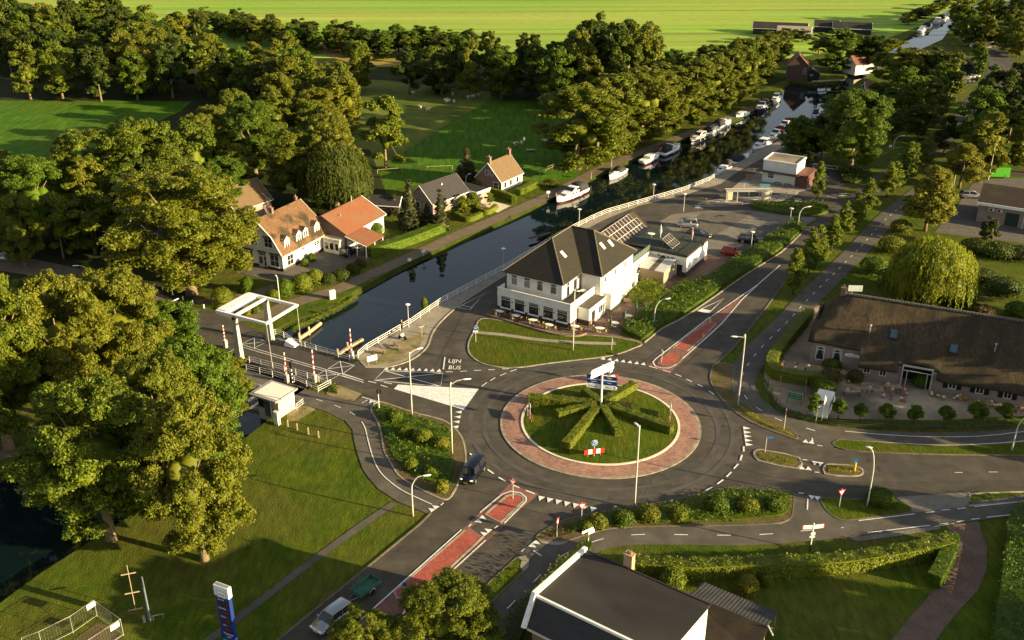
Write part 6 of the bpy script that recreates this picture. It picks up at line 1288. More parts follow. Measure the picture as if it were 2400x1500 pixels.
part('gutter', lambda m: m.b2((.2, -10.1, 2.85), (13.3, -9.85, 3.0)), mat('cream_gutter', (.6, .5, .36)), bk)
part('roof_edge', lambda m: m.b2((.16, -.02, 5.2), (13.35, .12, 5.33)), M_GUT, bk)
part('roof_hatch', lambda m: m.box((5.5, -9.2, 4.25), (.5, .08, .8), rx=R(-30)), M_METAL, bk)
chimney(bk, 4.6, .45, 3.0, 6.6, .9, .6, mat('tan_brick', (.42, .28, .17), (.34, .21, .13), scale=5), 2)
part('box_bay', lambda m: m.b2((6.4, .1, 3.8), (8.2, .75, 4.6)), M_TRIM, bk)
B0 = (7.1, 80.3)
rw = empty('rear_wing', (*B0, 0), 0, 'low wing with a mossy brown roof behind the black roofed house', 'annex')
def bw(px, py, z): a = G(px, py, z); return (a[0]-B0[0], a[1]-B0[1], z)
m = MB(); m.add([bw(1592, 1383, 3.7), bw(1800, 1468, 3.7), bw(1775, 1540, 2.3), bw(1600, 1480, 2.3)], [(0, 3, 2, 1)]); m.add([bw(1592, 1383, 3.7), bw(1800, 1468, 3.7), bw(1812, 1472, 3.1), bw(1602, 1384, 3.1)], [(0, 1, 2, 3)]); solid(m.build('roof', M_ROOFDB, rw), .12, -1)
part('wall', lambda m: m.prism([bw(1600, 1400, 3)[:2], bw(1795, 1475, 3)[:2], bw(1772, 1530, 2.3)[:2], bw(1600, 1475, 2.3)[:2]], 0, 2.2), M_BROWNB, rw)
part('verge', lambda m: m.tube([bw(1800, 1466, 3.8), bw(1812, 1490, 3.2)], .07, 4), M_TRIM, rw)
lt2 = empty('corrugated_lean_to', (*B0, 0), 0, 'dark corrugated lean-to roof beside the private lawn', 'shed')
c4 = [Vector(bw(1650, 1364, 2.8)), Vector(bw(1823, 1436, 2.8)), Vector(bw(1798, 1470, 3.3)), Vector(bw(1618, 1392, 3.3))]
m = MB(); k = 44; v = [c4[0].lerp(c4[1], i/k)+Vector((0, 0, .03*(i % 2))) for i in range(k+1)]+[c4[3].lerp(c4[2], i/k)+Vector((0, 0, .03*(i % 2))) for i in range(k+1)]
m.add(v, [(i, k+1+i, k+2+i, i+1) for i in range(k)]); solid(m.build('roof', mat('dark_corrugate', (.030, .030, .032), (.045, .043, .043), scale=1), lt2), .04, -1)
for t in (.02, .5, .98):
    p_ = c4[0].lerp(c4[1], t); part('post', lambda m: m.cyl((p_.x, p_.y, 0), (p_.x, p_.y, 2.75), .05), M_METAL, lt2)

# ---------------------------------------------------------------- workshop, lock house, far barns
wo = G(2296, 474, 3.9); wr = R(-30)
ws = empty('workshop', (*wo, 0), wr, 'brick workshop with a low dark roof and white fascia at the right picture edge', 'workshop')
part('wall', lambda m: m.prism([(0, 0), (26, 0), (26, 10), (0, 10)], 0, 3.8), M_PINKB, ws)
m = MB(); m.add([(-.4, -.4, 3.95), (26, -.4, 3.95), (26, 6, 6.1), (-.4, 6, 6.1), (26, 12, 3.95), (-.4, 12, 3.95)], [(0, 1, 2, 3), (3, 2, 4, 5)]); solid(m.build('roof', M_ROOFDB, ws), .15, -1)
part('fascia', lambda m: m.b2((-.4, -.55, 3.5), (26, -.41, 4.05)), M_TRIM, ws)
m = MB()
for x in (2.4, 3.8): m.box((x, -.2, 2.9), (1.1, .4, .65))
ac = m.build('air_conditioner', mat('ac_grey', (.45, .43, .40)), ws)
m = MB()
for x in (2.3, 3.7): m.cyl((x, -.41, 2.9), (x, -.43, 2.9), .24, .24, 14)
m.build('fan', M_BLACK, ac)
door(ws, (6.2, 0, 1.4), 2.4, 2.6, 0, mat('dark_green_door', (.02, .04, .03))); door(ws, (11.0, 0, 1.4), 2.4, 2.6, 0, mat('dark_green_door', (.02, .04, .03)))
part('drainpipe', lambda m: m.cyl((8.2, -.12, 0), (8.2, -.12, 3.6), .06), M_TRIM, ws)
lo = G(1843, 189, 0)
lh, r_ = gable_house('lock_house', 'tall dark brick house with a red brown roof standing at the water by the lock', (lo[0], lo[1]), R(-12), 6.2, 6.5, 4.6, 7.8, mat('dark_brown_brick', (.075, .045, .034), (.10, .062, .046), scale=4), M_ROOFRB, .25, trim=None)
window(lh, (5.0, 0, 3.0), .8, 1.5, 0, 1, 2)
m = MB(); m.M = Matrix.Translation((4.1, 3, 6.75)) @ Matrix.Rotation(math.atan2(3.2, 3.1), 4, 'Y'); m.box((0, 0, .2), (.9, 1.1, .1)); m.build('skylight', M_GLASS, r_)
so = G(1882, 190, 0); lb, r_ = gable_house('tarred_boathouse', 'low black boathouse with a white sign beside the lock house', so, R(-12), 4.6, 6, 2.2, 3.7, M_BLACK, M_ROOFDB, .25, cat='shed')
window(lb, (2.3, 0, 1.9), .9, .5, 0, 1, 1)
qo = G(1975, 170, 0); gable_house('lock_keepers_cottage', 'pale walled cottage behind the trees of the lock', qo, R(-60), 5, 8, 3.2, 5.5, mat('pale_render', (.66, .60, .50)), M_ROOFRB, .25)
ro = G(2046, 250, 0); rh, r_ = gable_house('red_brown_roofed_house', 'house with a red brown roof and one white dormer window among the grove', (ro[0], ro[1]+2), R(-8), 8, 8, 2.8, 6.0, M_BROWNB, M_ROOFRB, .3, trim=M_TRIM)
rh.rotation_euler = (0, 0, R(-98)); rh.location = (ro[0]-1, ro[1]+8, 0)
m = MB(); m.b2((5.9, 4.4, 3.4), (7.4, 6.0, 4.8)); dd = m.build('dormer', M_TRIM, rh); part('pane', lambda m: (m.b2((7.401, 4.6, 3.6), (7.43, 5.15, 4.6)), m.b2((7.401, 5.25, 3.6), (7.43, 5.8, 4.6))), M_GLASS, dd)
for nm, px, py, W_, L_, lab, rf in (('long_barn', 1770, 76, 7, 20, 'longest low black barn at the edge of the far field', M_FELT), ('grey_barn', 1826, 86, 6, 12, 'barn with a grey roof in front of the longest far barn', mat('grey_sheet', (.28, .24, .19))), ('far_barn', 1912, 72, 6, 9, 'left one of two dark barns right of the far barns', M_FELT), ('far_barn', 1955, 76, 7, 14, 'right one of two dark barns right of the far barns', M_FELT), ('white_boathouse', 2275, 108, 4, 7, 'white boathouse under the trees beside the canal bend', M_FELT)):
    g_ = G(px, py, 0); e, r_ = gable_house(nm, lab, (g_[0], g_[1]), R(-90-8), W_, L_, 2.2, 4.0 if nm != 'white_boathouse' else 3.4, M_WP if nm == 'white_boathouse' else M_BLACK, rf, .2, cat='barn', trim=M_TRIM)
    e.rotation_euler = (0, 0, R(-104)); e.location = (g_[0], g_[1]+W_*.5, 0)

# ---------------------------------------------------------------- bridge control house
c0 = G(600, 970, 0)
ch = empty('bridge_control_house', (-32.9, 115.7, 0), R(-30), 'grey bridge control cabin with a white roof beside the cycle bridge', 'cabin')
part('wall', lambda m: m.b2((0, 0, -1.0), (2.1, 2.9, 2.9)), mat('cabin_grey', (.36, .34, .31), (.30, .28, .26), scale=2), ch)
part('dark_wall', lambda m: m.b2((1.1, -.03, 0), (2.13, .6, 2.88)), mat('cabin_dark', (.06, .065, .075)), ch)
part('cladding', lambda m: m.b2((2.101, .3, 0), (3.2, 2.8, 2.85)), mat('cabin_cladding', (.48, .42, .33), (.42, .36, .28), scale=2), ch)
part('corner_panel', lambda m: m.b2((2.6, 2.81, 0), (3.25, 3.3, 2.84)), M_TRIM, ch)
m = MB(); m.prism([(-.75, -.75), (3.8, -.75), (3.8, 3.5), (-.75, 3.5)], 2.9, 3.12); m.build('roof', mat('roof_edge_grey', (.28, .26, .24)), ch)
part('roof_top', lambda m: m.b2((-.25, -.3, 3.12), (3.5, 3.15, 3.15)), mat('bright_roof', (.74, .70, .60)), ch)
window(ch, (.55, 0, 1.8), .95, 1.3, 0, 1, 1, fr=M_WOODD); window(ch, (3.2, 2.4, 2.1), .3, 1.0, R(90), 1, 1)
part('meter_box', lambda m: m.b2((3.6, -1.2, 0), (4.3, -.7, 1.9)), mat('box_cream', (.6, .56, .46)), ch)
# ================================================================ BRIDGE, FENCES, STREET FURNITURE, VEHICLES, BOATS, PEOPLE
M_BRW = mat('bridge_white', (.80, .79, .75), (.72, .70, .66), scale=1, rough=.45)
M_PILL = mat('pillar_grey', (.42, .38, .32), (.36, .33, .28), scale=1, rough=.7)
M_RAIL = mat('rail_white', (.74, .70, .66), (.62, .58, .54), scale=3, rough=.5)
M_LAMPP = mat('lamp_pole_grey', (.52, .49, .43), rough=.5, metal=.2)
M_LAMPH = mat('lamp_head', (.75, .74, .70), rough=.35)
M_YEL = mat('yellow_post', (.75, .42, .03), rough=.5)
M_BLUE = mat('sign_blue', (.010, .055, .21), rough=.35)
M_SBLUE = mat('sign_light_blue', (.015, .11, .33), rough=.35)
M_GREEN = mat('sign_green', (.015, .12, .08), rough=.4)
M_TYRE = mat('tyre', (.012, .012, .012), rough=.8)
M_RIM = mat('rim', (.45, .45, .46), rough=.3, metal=.8)
M_SKIN = mat('skin', (.55, .33, .22), rough=.6)

# ---- lift bridge
ZB = 6.9
fA, fB, fC, fD = [Vector((*G(x, y, ZB), ZB)) for x, y in ((500, 728), (589, 691), (706, 717), (617, 758))]
lu = ((fD-fA)+(fC-fB)).normalized(); lv = Vector((-lu.y, lu.x, 0))
if lv.dot(fB-fA) < 0: lv = -lv
LL = ((fD-fA).length+(fC-fB).length)/2; WW = abs((fB-fA).dot(lv)); ctr = (fA+fB+fC+fD)/4
rzb = math.atan2(lu.y, lu.x); Y0 = ctr-lu*LL/2
br = empty('drawbridge', (Y0.x, Y0.y, 0), rzb, 'white balance beam frame drawbridge on two grey pillars across the canal', 'bridge')
hw = WW/2; pp_ = LL*.36
def beam(m, x0, x1, y, z, w, h0, h1):
    m.add([(x0, y-w/2, z-h0/2), (x0, y+w/2, z-h0/2), (x0, y+w/2, z+h0/2), (x0, y-w/2, z+h0/2), (x1, y-w/2, z-h1/2), (x1, y+w/2, z-h1/2), (x1, y+w/2, z+h1/2), (x1, y-w/2, z+h1/2)], [(0, 3, 2, 1), (4, 5, 6, 7), (0, 1, 5, 4), (1, 2, 6, 5), (2, 3, 7, 6), (3, 0, 4, 7)])
for s in (-1, 1):
    m = MB(); beam(m, 0, LL, s*hw, ZB, .36, .52, .30); m.build('balance_beam', M_BRW, br)
    m = MB(); m.add([(pp_-.55, s*hw-.38, 0), (pp_+.55, s*hw-.38, 0), (pp_+.55, s*hw+.38, 0), (pp_-.55, s*hw+.38, 0), (pp_-.28, s*hw-.25, ZB-.45), (pp_+.28, s*hw-.25, ZB-.45), (pp_+.28, s*hw+.25, ZB-.45), (pp_-.28, s*hw+.25, ZB-.45)], [(0, 3, 2, 1), (4, 5, 6, 7), (0, 1, 5, 4), (1, 2, 6, 5), (2, 3, 7, 6), (3, 0, 4, 7)]); pl_ = m.build('pillar', M_PILL, br)
    part('bearing', lambda m: m.cyl((pp_, s*hw-.4, ZB-.28), (pp_, s*hw+.4, ZB-.28), .26, n=12), M_GUT, pl_)
    m = MB(); m.tube([(LL-.15, s*hw, ZB), (LL+.05, s*(hw-.1), .3)], .045, 5); m.build('lifting_rod', mat('rod', (.35, .32, .28)), br)
m = MB(); m.box((.85, 0, ZB-.02), (1.7, 2*hw-.43, .75)); m.build('counterweight', M_BRW, br)
m = MB(); m.box((pp_+.05, 0, ZB+.02), (.35, 2*hw-.43, .35)); m.box((LL-.15, 0, ZB+.01), (.32, 2*hw-.43, .33)); m.build('cross_beam', M_BRW, br)
dk = MB(); 
for i, (a, b) in enumerate((((595, 812), (745, 862)),)):
    pass
deckP = GG([(588, 790), (640, 793), (760, 838), (830, 858), (776, 893), (730, 903), (620, 858), (560, 828)])
dk = MB(); dk.sheet(deckP, .066); struct('bridge_deck_surface', dk, mat('deck_asphalt', (.050, .043, .036), (.062, .054, .046), scale=.8, world=True, rough=.9))
dm = MB()
for q in ([(566, 809), (700, 849), (852, 893)], [(562, 813), (697, 853), (850, 897)], [(564, 809), (596, 793), (627, 802), (597, 817)], [(596, 793), (597, 818)], [(564, 809), (627, 802)], [(562, 814), (530, 830)], [(769, 866), (797, 848), (831, 858), (803, 878)], [(797, 848), (804, 879)], [(769, 866), (831, 858)], [(741, 883), (764, 868), (797, 879), (768, 896), (741, 883)], [(764, 868), (768, 896)], [(741, 883), (797, 879)]):
    ribbon(dm, GG(q), .10, .128 if False else .118)
struct('bridge_markings', dm, M_WHITE)
sb = MB()
ribbon(sb, GG([(560, 835), (730, 905)]), .35, .15, h=1.2); ribbon(sb, GG([(640, 793), (830, 846)]), .6, .16, h=1.2); struct('bridge_edge_beam', sb, mat('edge_beam', (.10, .085, .07), (.14, .12, .10), scale=1, world=True))
cb = MB(); ribbon(cb, GG([(540, 872), (612, 893), (700, 922)]), 3.0, .065, h=.35); struct('cycle_bridge_deck', cb, mat('cycle_deck', (.11, .09, .075), (.14, .12, .10), scale=1, world=True))
def railing(pts, label, h=1.0, rails=3, step=2.0, mt=None, r=.035, name='railing', cat='railing', group=None, world=False, z=0):
    P = pts if world else GG(pts); e = empty(name, (*P[0], z), 0, label, cat, group)
    Q = [(x-P[0][0], y-P[0][1]) for x, y in P]
    for k in range(rails): part('rail', lambda m: m.tube([(x, y, h*(k+1)/rails) for x, y in Q], r, 5), mt or M_RAIL, e)
    L = [0]
    for a, b in zip(Q, Q[1:]): L.append(L[-1]+math.hypot(b[0]-a[0], b[1]-a[1]))
    n = max(1, int(L[-1]/step)); mp_ = MB(); mp_.cyl((0, 0, 0), (0, 0, h+.03), r*1.25, n=5); me_ = None
    for i in range(n+1):
        s = min(L[-1]*i/n, L[-1]-1e-4); j = max(k for k in range(len(L)-1) if L[k] <= s+1e-9); t = (s-L[j])/(L[j+1]-L[j])
        if me_ is None: o = mp_.build('post', mt or M_RAIL, e); me_ = o.data
        else: o = link_mesh('post', me_, e)
        o.location = (Q[j][0]+(Q[j+1][0]-Q[j][0])*t, Q[j][1]+(Q[j+1][1]-Q[j][1])*t, 0)
    return e
railing([(690, 808), (770, 832), (820, 847)], 'white railing along the north side of the drawbridge road')
railing([(585, 850), (660, 869), (735, 892), (775, 905)], 'white railing between the drawbridge road and the cycle bridge')
railing([(578, 868), (625, 879), (668, 893)], 'white railing on the north side of the cycle bridge, left of the traffic light')
railing([(690, 895), (700, 897), (748, 920), (776, 905)], 'white railing on the north side of the cycle bridge, right of the traffic light')
railing([(555, 903), (610, 917), (640, 925)], 'white railing on the south side of the cycle bridge')
railing([(680, 938), (698, 944), (712, 950), (696, 962)], 'short white railing beside the grey control cabin')
railing([(632, 792), (648, 786), (668, 792), (686, 806)], 'white railing round the foot of the right bridge pillar')
qf = offset([*GG([(833, 838), (853, 821), (960, 758), (1033, 708), (1183, 629), (1300, 558), (1380, 517), (1417, 501), (1600, 448), (1660, 424), (1690, 404)])], -.45)
railing(qf, 'long white three rail fence along the quay edge from the drawbridge to the kiosk', world=True, step=2.6, r=.045, z=.06)
railing([(1705, 395), (1745, 402), (1790, 404)], 'low wooden rail fence between the quay and the kiosk', h=.8, rails=2, mt=M_WOODL)
railing([(1906, 396), (1950, 402), (1962, 404)], 'white pipe fence beside the red brick wing of the kiosk', h=1.3, rails=2)
railing([(1800, 905), (1812, 940), (1840, 972), (1880, 985)], 'dark rail fence round the corner of the gravel yard', h=1.0, rails=3, mt=M_WOODD, step=2.5)
railing([(1880, 985), (1960, 1000), (2100, 1009), (2250, 1012), (2370, 1004)], 'long dark rail fence along the front of the gravel yard', h=.9, rails=3, mt=M_WOODD, step=3)
railing([(1265, 410), (1290, 398), (1310, 390)], 'weathered rail fence below the first towpath tree', h=1.0, rails=2, mt=M_WOODL)
railing([(885, 408), (960, 402), (1060, 398)], 'thin post fence along the near edge of the back meadow', h=1.0, rails=1, mt=M_WOODL, step=5, r=.05)
e = empty('information_panel', (*G(873, 855), .06), R(30), 'blank white panel at the corner of the quay and the bridge road', 'panel')
part('board', lambda m: m.box((0, 0, 1.0), (1.5, .06, .8)), M_TRIM, e)
for s in (-1, 1): part('leg', lambda m: m.cyl((s*.6, 0, 0), (s*.6, 0, .6), .04), M_METAL, e)
e = empty('white_counter_box', (*G(683, 812), .16), rzb, 'white wedge shaped box at the foot of the right bridge pillar', 'box'); part('body', lambda m: m.add([(-.9, -.6, 0), (.9, -.6, 0), (.9, .6, 0), (-.9, .6, 0), (-.6, -.5, .9), (.9, -.5, .3), (.9, .5, .3), (-.6, .5, .9)], [(0, 3, 2, 1), (4, 5, 6, 7), (0, 1, 5, 4), (1, 2, 6, 5), (2, 3, 7, 6), (3, 0, 4, 7)]), M_BRW, e)
# floating fenders
for pts, lab in (([(702, 800), (725, 785), (752, 764)], 'timber guide fender with mooring posts near the left bank'), ([(792, 838), (815, 822), (850, 802)], 'timber guide fender with mooring posts beside the striped barrier')):
    P = GG(pts, WL); e = empty('guide_fender', (*P[0], WL), 0, lab, 'fender'); Q = [(x-P[0][0], y-P[0][1]) for x, y in P]
    m = MB(); m.tube([(x, y, .45) for x, y in Q], .28, 8); m.build('beam', M_WOODL, e)
    for x, y in Q[:2]: part('mooring_post', lambda m: m.cyl((x, y, -1.5), (x, y, 1.4), .16), M_WOODL, e)
# striped barriers
def barrier(px, py, h, label, lean=0, sgn=1):
    e = empty('barrier', (*G(px, py), .06), rzb, label, 'barrier', 'raised red and white barriers')
    part('cabinet', lambda m: m.box((0, 0, .6), (.5, .5, 1.2)), M_PILL, e)
    m = MB(); k = 10
    for i in range(k): m.cyl((lean*i/k, 0, .9+(h-.9)*i/k), (lean*(i+1)/k, 0, .9+(h-.9)*(i+1)/k), .11-.004*i, .11-.004*(i+1), 6, i % 2)
    m.build('boom', [RED, M_TRIM], e)
barrier(529, 815, 3.6, 'raised red and white barrier left of the left bridge pillar'); barrier(673, 897, 4.6, 'raised red and white barrier beside the traffic light of the cycle bridge')
barrier(738, 897, 5.0, 'tallest raised red and white barrier, between road and cycle bridge'); barrier(825, 842, 4.8, 'raised red and white barrier at the quay corner')
tl = empty('traffic_light', (*G(686, 897), 0), rzb, 'small bridge traffic light on a black and white post', 'traffic light')
part('pole', lambda m: [m.cyl((0, 0, i*.3), (0, 0, i*.3+.3), .07, n=6, mi=i % 2) for i in range(8)], [M_TRIM, M_BLACK], tl); hd_ = part('head', lambda m: m.box((0, 0, 2.8), (.35, .3, .9)), M_BLACK, tl)
tl = empty('traffic_light', (*G(889, 962), 0), R(40), 'thin traffic light at the north tip of the west planting bed', 'traffic light')
part('pole', lambda m: m.cyl((0, 0, 0), (0, 0, 2.6), .05), M_TRIM, tl); part('head', lambda m: (m.box((0, 0, 2.8), (.3, .3, .55)), m.box((.3, 0, 2.75), (.25, .25, .4)), m.tube([(0, 0, 2.5), (.3, 0, 2.55)], .03)), M_BLACK, tl)

# ---- street lamps: base, top of pole, head end (photo points at their real height)
def lamp(bx, by, ty, reach, az, label, hcurve=1.2, style='arm', z0=0):
    h = height_at(bx, by, ty); e = empty('street_lamp', (*G(bx, by), z0), az, label, 'street lamp', 'street lamps')
    if style == 'top':
        part('pole', lambda m: m.tube([(0, 0, 0), (0, 0, h-.1)], [.07, .045], 7), M_LAMPP, e)
        part('lamp_head', lambda m: (m.cyl((0, 0, h-.25), (0, 0, h-.05), .06, .38, 12), m.cyl((0, 0, h-.05), (0, 0, h+.04), .40, .30, 12)), M_LAMPH, e)
    else:
        if style == 'arm': pts = [(0, 0, 0), (0, 0, h-hcurve*1.0), (reach*.10, 0, h-hcurve*.5), (reach*.35, 0, h-.12), (reach*.7, 0, h)]
        elif style == 'flat': pts = [(0, 0, 0), (0, 0, h-.35), (reach*.12, 0, h-.1), (reach*.3, 0, h), (reach*.75, 0, h+.02)]
        else: pts = [(0, 0, 0), (0, 0, h*.55), (reach*.12, 0, h*.78), (reach*.4, 0, h*.94), (reach*.8, 0, h)]
        P = cr(pts, 4); P = [p for p in P]; n = len(P)
        part('pole', lambda m: m.tube(P, [.10-.06*i/n for i in range(n)], 7), M_LAMPP, e, True)
        part('lamp_head', lambda m: m.ell((reach*.88, 0, h+.02), (reach*.14+.28, .15, .09), 10, 6), M_LAMPH, e, True)
    return e
lamp(966, 975, 822, 1.6, R(25), 'street lamp standing in the north tip of the west planting bed', .9)
lamp(1060, 1064, 892, 2.2, R(10), 'street lamp on the roundabout side of the west planting bed', 1.0)
lamp(1487, 1192, 1000, .7, R(120), 'tallest straight street lamp in the south bed in front of the roundabout', .6)
lamp(1729, 953, 790, 1.6, R(175), 'street lamp with flat arm on the east island', 1.0, 'flat')
lamp(2032, 1187, 1052, 1.0, R(160), 'curved street lamp on the small south east lawn', 2, 'bow')
lamp(2371, 1057, 975, 1.4, R(0), 'curved street lamp at the right picture edge', 1.5, 'bow')
lamp(968, 1210, 1118, 1.9, R(10), 'curved street lamp with a blue sign beside the west cycle path', 1.6)
lamp(1343, 822, 682, .5, R(-10), 'slim street lamp on the grass in front of the hotel', .4)
lamp(1533, 762, 706, 2.4, R(25), 'curved street lamp in the hedge belt beside the hotel drive', 1.6)
lamp(402, 777, 712, 2.0, R(60), 'street lamp on the west bank beside the lane', 1.6)
lamp(656, 712, 648, .5, R(130), 'street lamp rising behind the white bridge frame', .4)
lamp(210, 660, 622, 2.0, R(185), 'street lamp beside the lane at the left', 1.2)
lamp(1870, 533, 487, 2.2, R(20), 'curved street lamp at the tip of the hedge belt', 1.4)
lamp(2093, 352, 320, 2.4, R(15), 'curved street lamp beside the main road in the distance', 1.4)
lamp(1092, 430, 410, 1.2, R(40), 'bent street lamp behind the grey tiled house', .8)
for x, b, t, lb in ((958, 768, 713, 'round topped lamp at the quay, nearest the drawbridge'), (1180, 633, 582, 'round topped lamp at the quay left of the hotel roof'), (1357, 528, 490, 'round topped lamp at the quay behind the hotel roof'), (1531, 468, 432, 'round topped lamp at the quay halfway to the kiosk'), (1602, 496, 454, 'round topped lamp on the parking side of the bus road'), (1760, 583, 543, 'round topped lamp beside the dark blue car'), (1851, 524, 488, 'round topped lamp at the far end of the parking lot'), (1433, 391, 368, 'round topped lamp on the towpath beside the open boat')): lamp(x, b, t, 0, 0, lb, style='top')
for x, b, t, lb in ((2224, 492, 410, 'tall flagpole like mast left of the silver car in the workshop yard'), (2316, 422, 340, 'tall mast beside the green van')):
    e = empty('mast', (*G(x, b), 0), 0, lb, 'mast'); hh = height_at(x, b, t); part('pole', lambda m: m.tube([(0, 0, 0), (0, 0, hh)], [.09, .05], 6), M_LAMPP, e)

# ---- signs
def disc(m, c, r, ang, th=.04, n=20, mi=0):
    m.cyl((c[0]-math.sin(ang)*-th/2, c[1]-math.cos(ang)*th/2, c[2]), (c[0]+math.sin(ang)*-th/2, c[1]+math.cos(ang)*th/2, c[2]), r, r, n, mi)
def pole_sign(px, py, h, label, kind, az, name='traffic_sign', cat='traffic sign', z0=0, r=.42):
    e = empty(name, (*G(px, py), z0), az, label, cat)
    part('post', lambda m: m.cyl((0, .05, 0), (0, .05, h), .045), M_LAMPP, e)
    if kind in ('blue', 'keep'):
        part('disc', lambda m: disc(m, (0, 0, h-.3), r, 0), M_TRIM, e); d_ = part('face', lambda m: disc(m, (0, -.03, h-.3), r*.92, 0, .02), M_SBLUE, e)
        if kind == 'keep':
            m = MB()
            for k in range(3):
                a = k*2.094+.3; P3 = [(math.cos(a+t)*r*.52, -.045, h-.3+math.sin(a+t)*r*.52) for t in (0, .45, .9, 1.3)]; m.tube(P3, .03, 4)
                tip = a+1.75; m.add([(math.cos(a+1.3)*r*.30, -.055, h-.3+math.sin(a+1.3)*r*.30), (math.cos(a+1.3)*r*.74, -.055, h-.3+math.sin(a+1.3)*r*.74), (math.cos(tip)*r*.52, -.055, h-.3+math.sin(tip)*r*.52)], [(0, 1, 2)])
            m.build('arrows', M_TRIM, e)
        elif kind == 'blue': part('symbol', lambda m: (m.box((0, -.05, h-.3), (r*.9, .02, r*.3)), m.box((0, -.05, h-.15), (r*.4, .021, r*.12))), M_TRIM, e)
    elif kind == 'yield':
        rr = .48; T3 = lambda s, y: [(-rr*s, y, h-.15+.28*(s-1)), (rr*s, y, h-.15+.28*(s-1)), (0, y, h-.15-rr*1.73+(1-s)*.55)]
        m = MB(); v = [(-rr, -.02, h-.1), (rr, -.02, h-.1), (0, -.02, h-.1-rr*1.7)]; v2 = [(a, .02, c) for a, b, c in v]; m.add(v+v2, [(0, 2, 1), (3, 4, 5), (0, 1, 4, 3), (1, 2, 5, 4), (2, 0, 3, 5)]); m.build('red_triangle', RED, e)
        m = MB(); m.add([(-rr*.62, -.03, h-.22), (rr*.62, -.03, h-.22), (0, -.03, h-.1-rr*1.32)], [(0, 2, 1)]); m.build('white_triangle', M_TRIM, e)
    elif kind == 'board': part('board', lambda m: m.box((0, 0, h-.25), (.7, .05, .5)), M_TRIM, e)
    elif kind == 'bluebar': part('board', lambda m: m.box((.35, 0, h-.12), (.9, .05, .22)), M_SBLUE, e)
    return e
e = pole_sign(1115, 803, 2.7, 'round blue bus sign with a white plate at the west end of the hotel lawn', 'blue', R(-8), r=.4); part('plate', lambda m: m.box((0, -.02, 1.85), (.75, .04, .35)), M_TRIM, e)
pole_sign(1202, 1171, 2.7, 'give way triangle on the red tip of the south median', 'yield', R(-12), z0=.1)
pole_sign(1363, 1224, 2.5, 'give way triangle at the west end of the south bed', 'yield', R(15), z0=.1)
pole_sign(1306, 1260, 2.4, 'red and white sign edge on at the tip of the south bed', 'yield', R(68), z0=.1)
pole_sign(1967, 1190, 2.4, 'give way triangle on the small south east lawn', 'yield', R(20), z0=.1)
pole_sign(1838, 1007, 2.9, 'red edged sign seen sideways on the dry tip of the east island', 'yield', R(80), z0=.1)
pole_sign(1793, 1062, 2.2, 'post with a small light blue bar on the east median', 'bluebar', R(5), z0=.1)
pole_sign(1912, 990, 2.6, 'round blue cycle path sign beside the white camper', 'blue', R(10))
pole_sign(1434, 822, 1.9, 'small sign on a thin post on the hotel lawn', 'board', R(95), z0=.1)
pole_sign(1551, 850, 1.9, 'thin sign post on the red tip of the north median', 'board', R(100), z0=.1)
pole_sign(993, 600, 1.2, 'small pale board on a post on the towpath verge', 'board', R(20)); pole_sign(960, 614, .7, 'tiny pale marker on the towpath verge', 'board', R(20))
pole_sign(1285, 465, 1.6, 'pale board on a post at the bow of the first white yacht', 'board', R(10)); pole_sign(1386, 420, 1.6, 'pale sign on a post between the first and the second boat', 'board', R(85))
pole_sign(1322, 838, 1.7, 'small grey sign at the corner of the hotel terrace', 'board', R(95), z0=.1) if False else None
pole_sign(1743, 447, 1.9, 'blue diamond shaped sign near the kiosk', 'bluebar', R(0)); pole_sign(1977, 545, 2.0, 'thin marker sign between the avenue trees', 'board', R(90))
pole_sign(2085, 355, 1.6, 'green board on a post beside the distant curved lamp', 'board', R(5))
e = empty('noticeboard', (*G(1370, 397), 0), R(15), 'blue noticeboard beside the trunk of the first towpath tree', 'noticeboard'); part('board', lambda m: m.box((0, 0, 1.6), (1.7, .1, .9)), M_SBLUE, e)
for s in (-1, 1): part('leg', lambda m: m.cyl((s*.7, 0, 0), (s*.7, 0, 1.2), .05), M_WOODL, e)
e = empty('noticeboard', (*G(779, 700), 0), R(35), 'pale upright board on the grass bank right of the bridge frame', 'noticeboard'); part('board', lambda m: m.box((0, 0, .75), (1.0, .5, 1.5)), mat('pale_stone', (.66, .60, .48)), e)
# mandatory-direction signs and chevrons around the island
for px, py, az, lab, kd in ((1392, 1074, R(12), 'roundabout sign above a red and white block panel at the south edge of the island', 'keep'), (1241, 985, R(-72), 'roundabout sign above a block panel at the west edge of the island, seen sideways', 'keep'), (1570, 985, R(82), 'roundabout sign above a block panel at the east edge of the island, seen sideways', 'keep'), (1428, 900, R(190), 'roundabout sign seen from behind at the north edge of the island', 'keep')):
    e = pole_sign(px, py, 2.2, lab, kd, az, z0=.25, r=.42)
    m = MB(); 
    for i in range(5):
        for j in range(2): m.box((-1.0+i*.5, -.05, .6+j*.32), (.5, .05, .32), mi=(i+j*0) % 2)
    m.build('block_panel', [RED, M_TRIM], e)
    for s in (-.8, .8): part('leg', lambda m: m.cyl((s, 0, 0), (s, 0, .45), .03), M_WOODL, e)
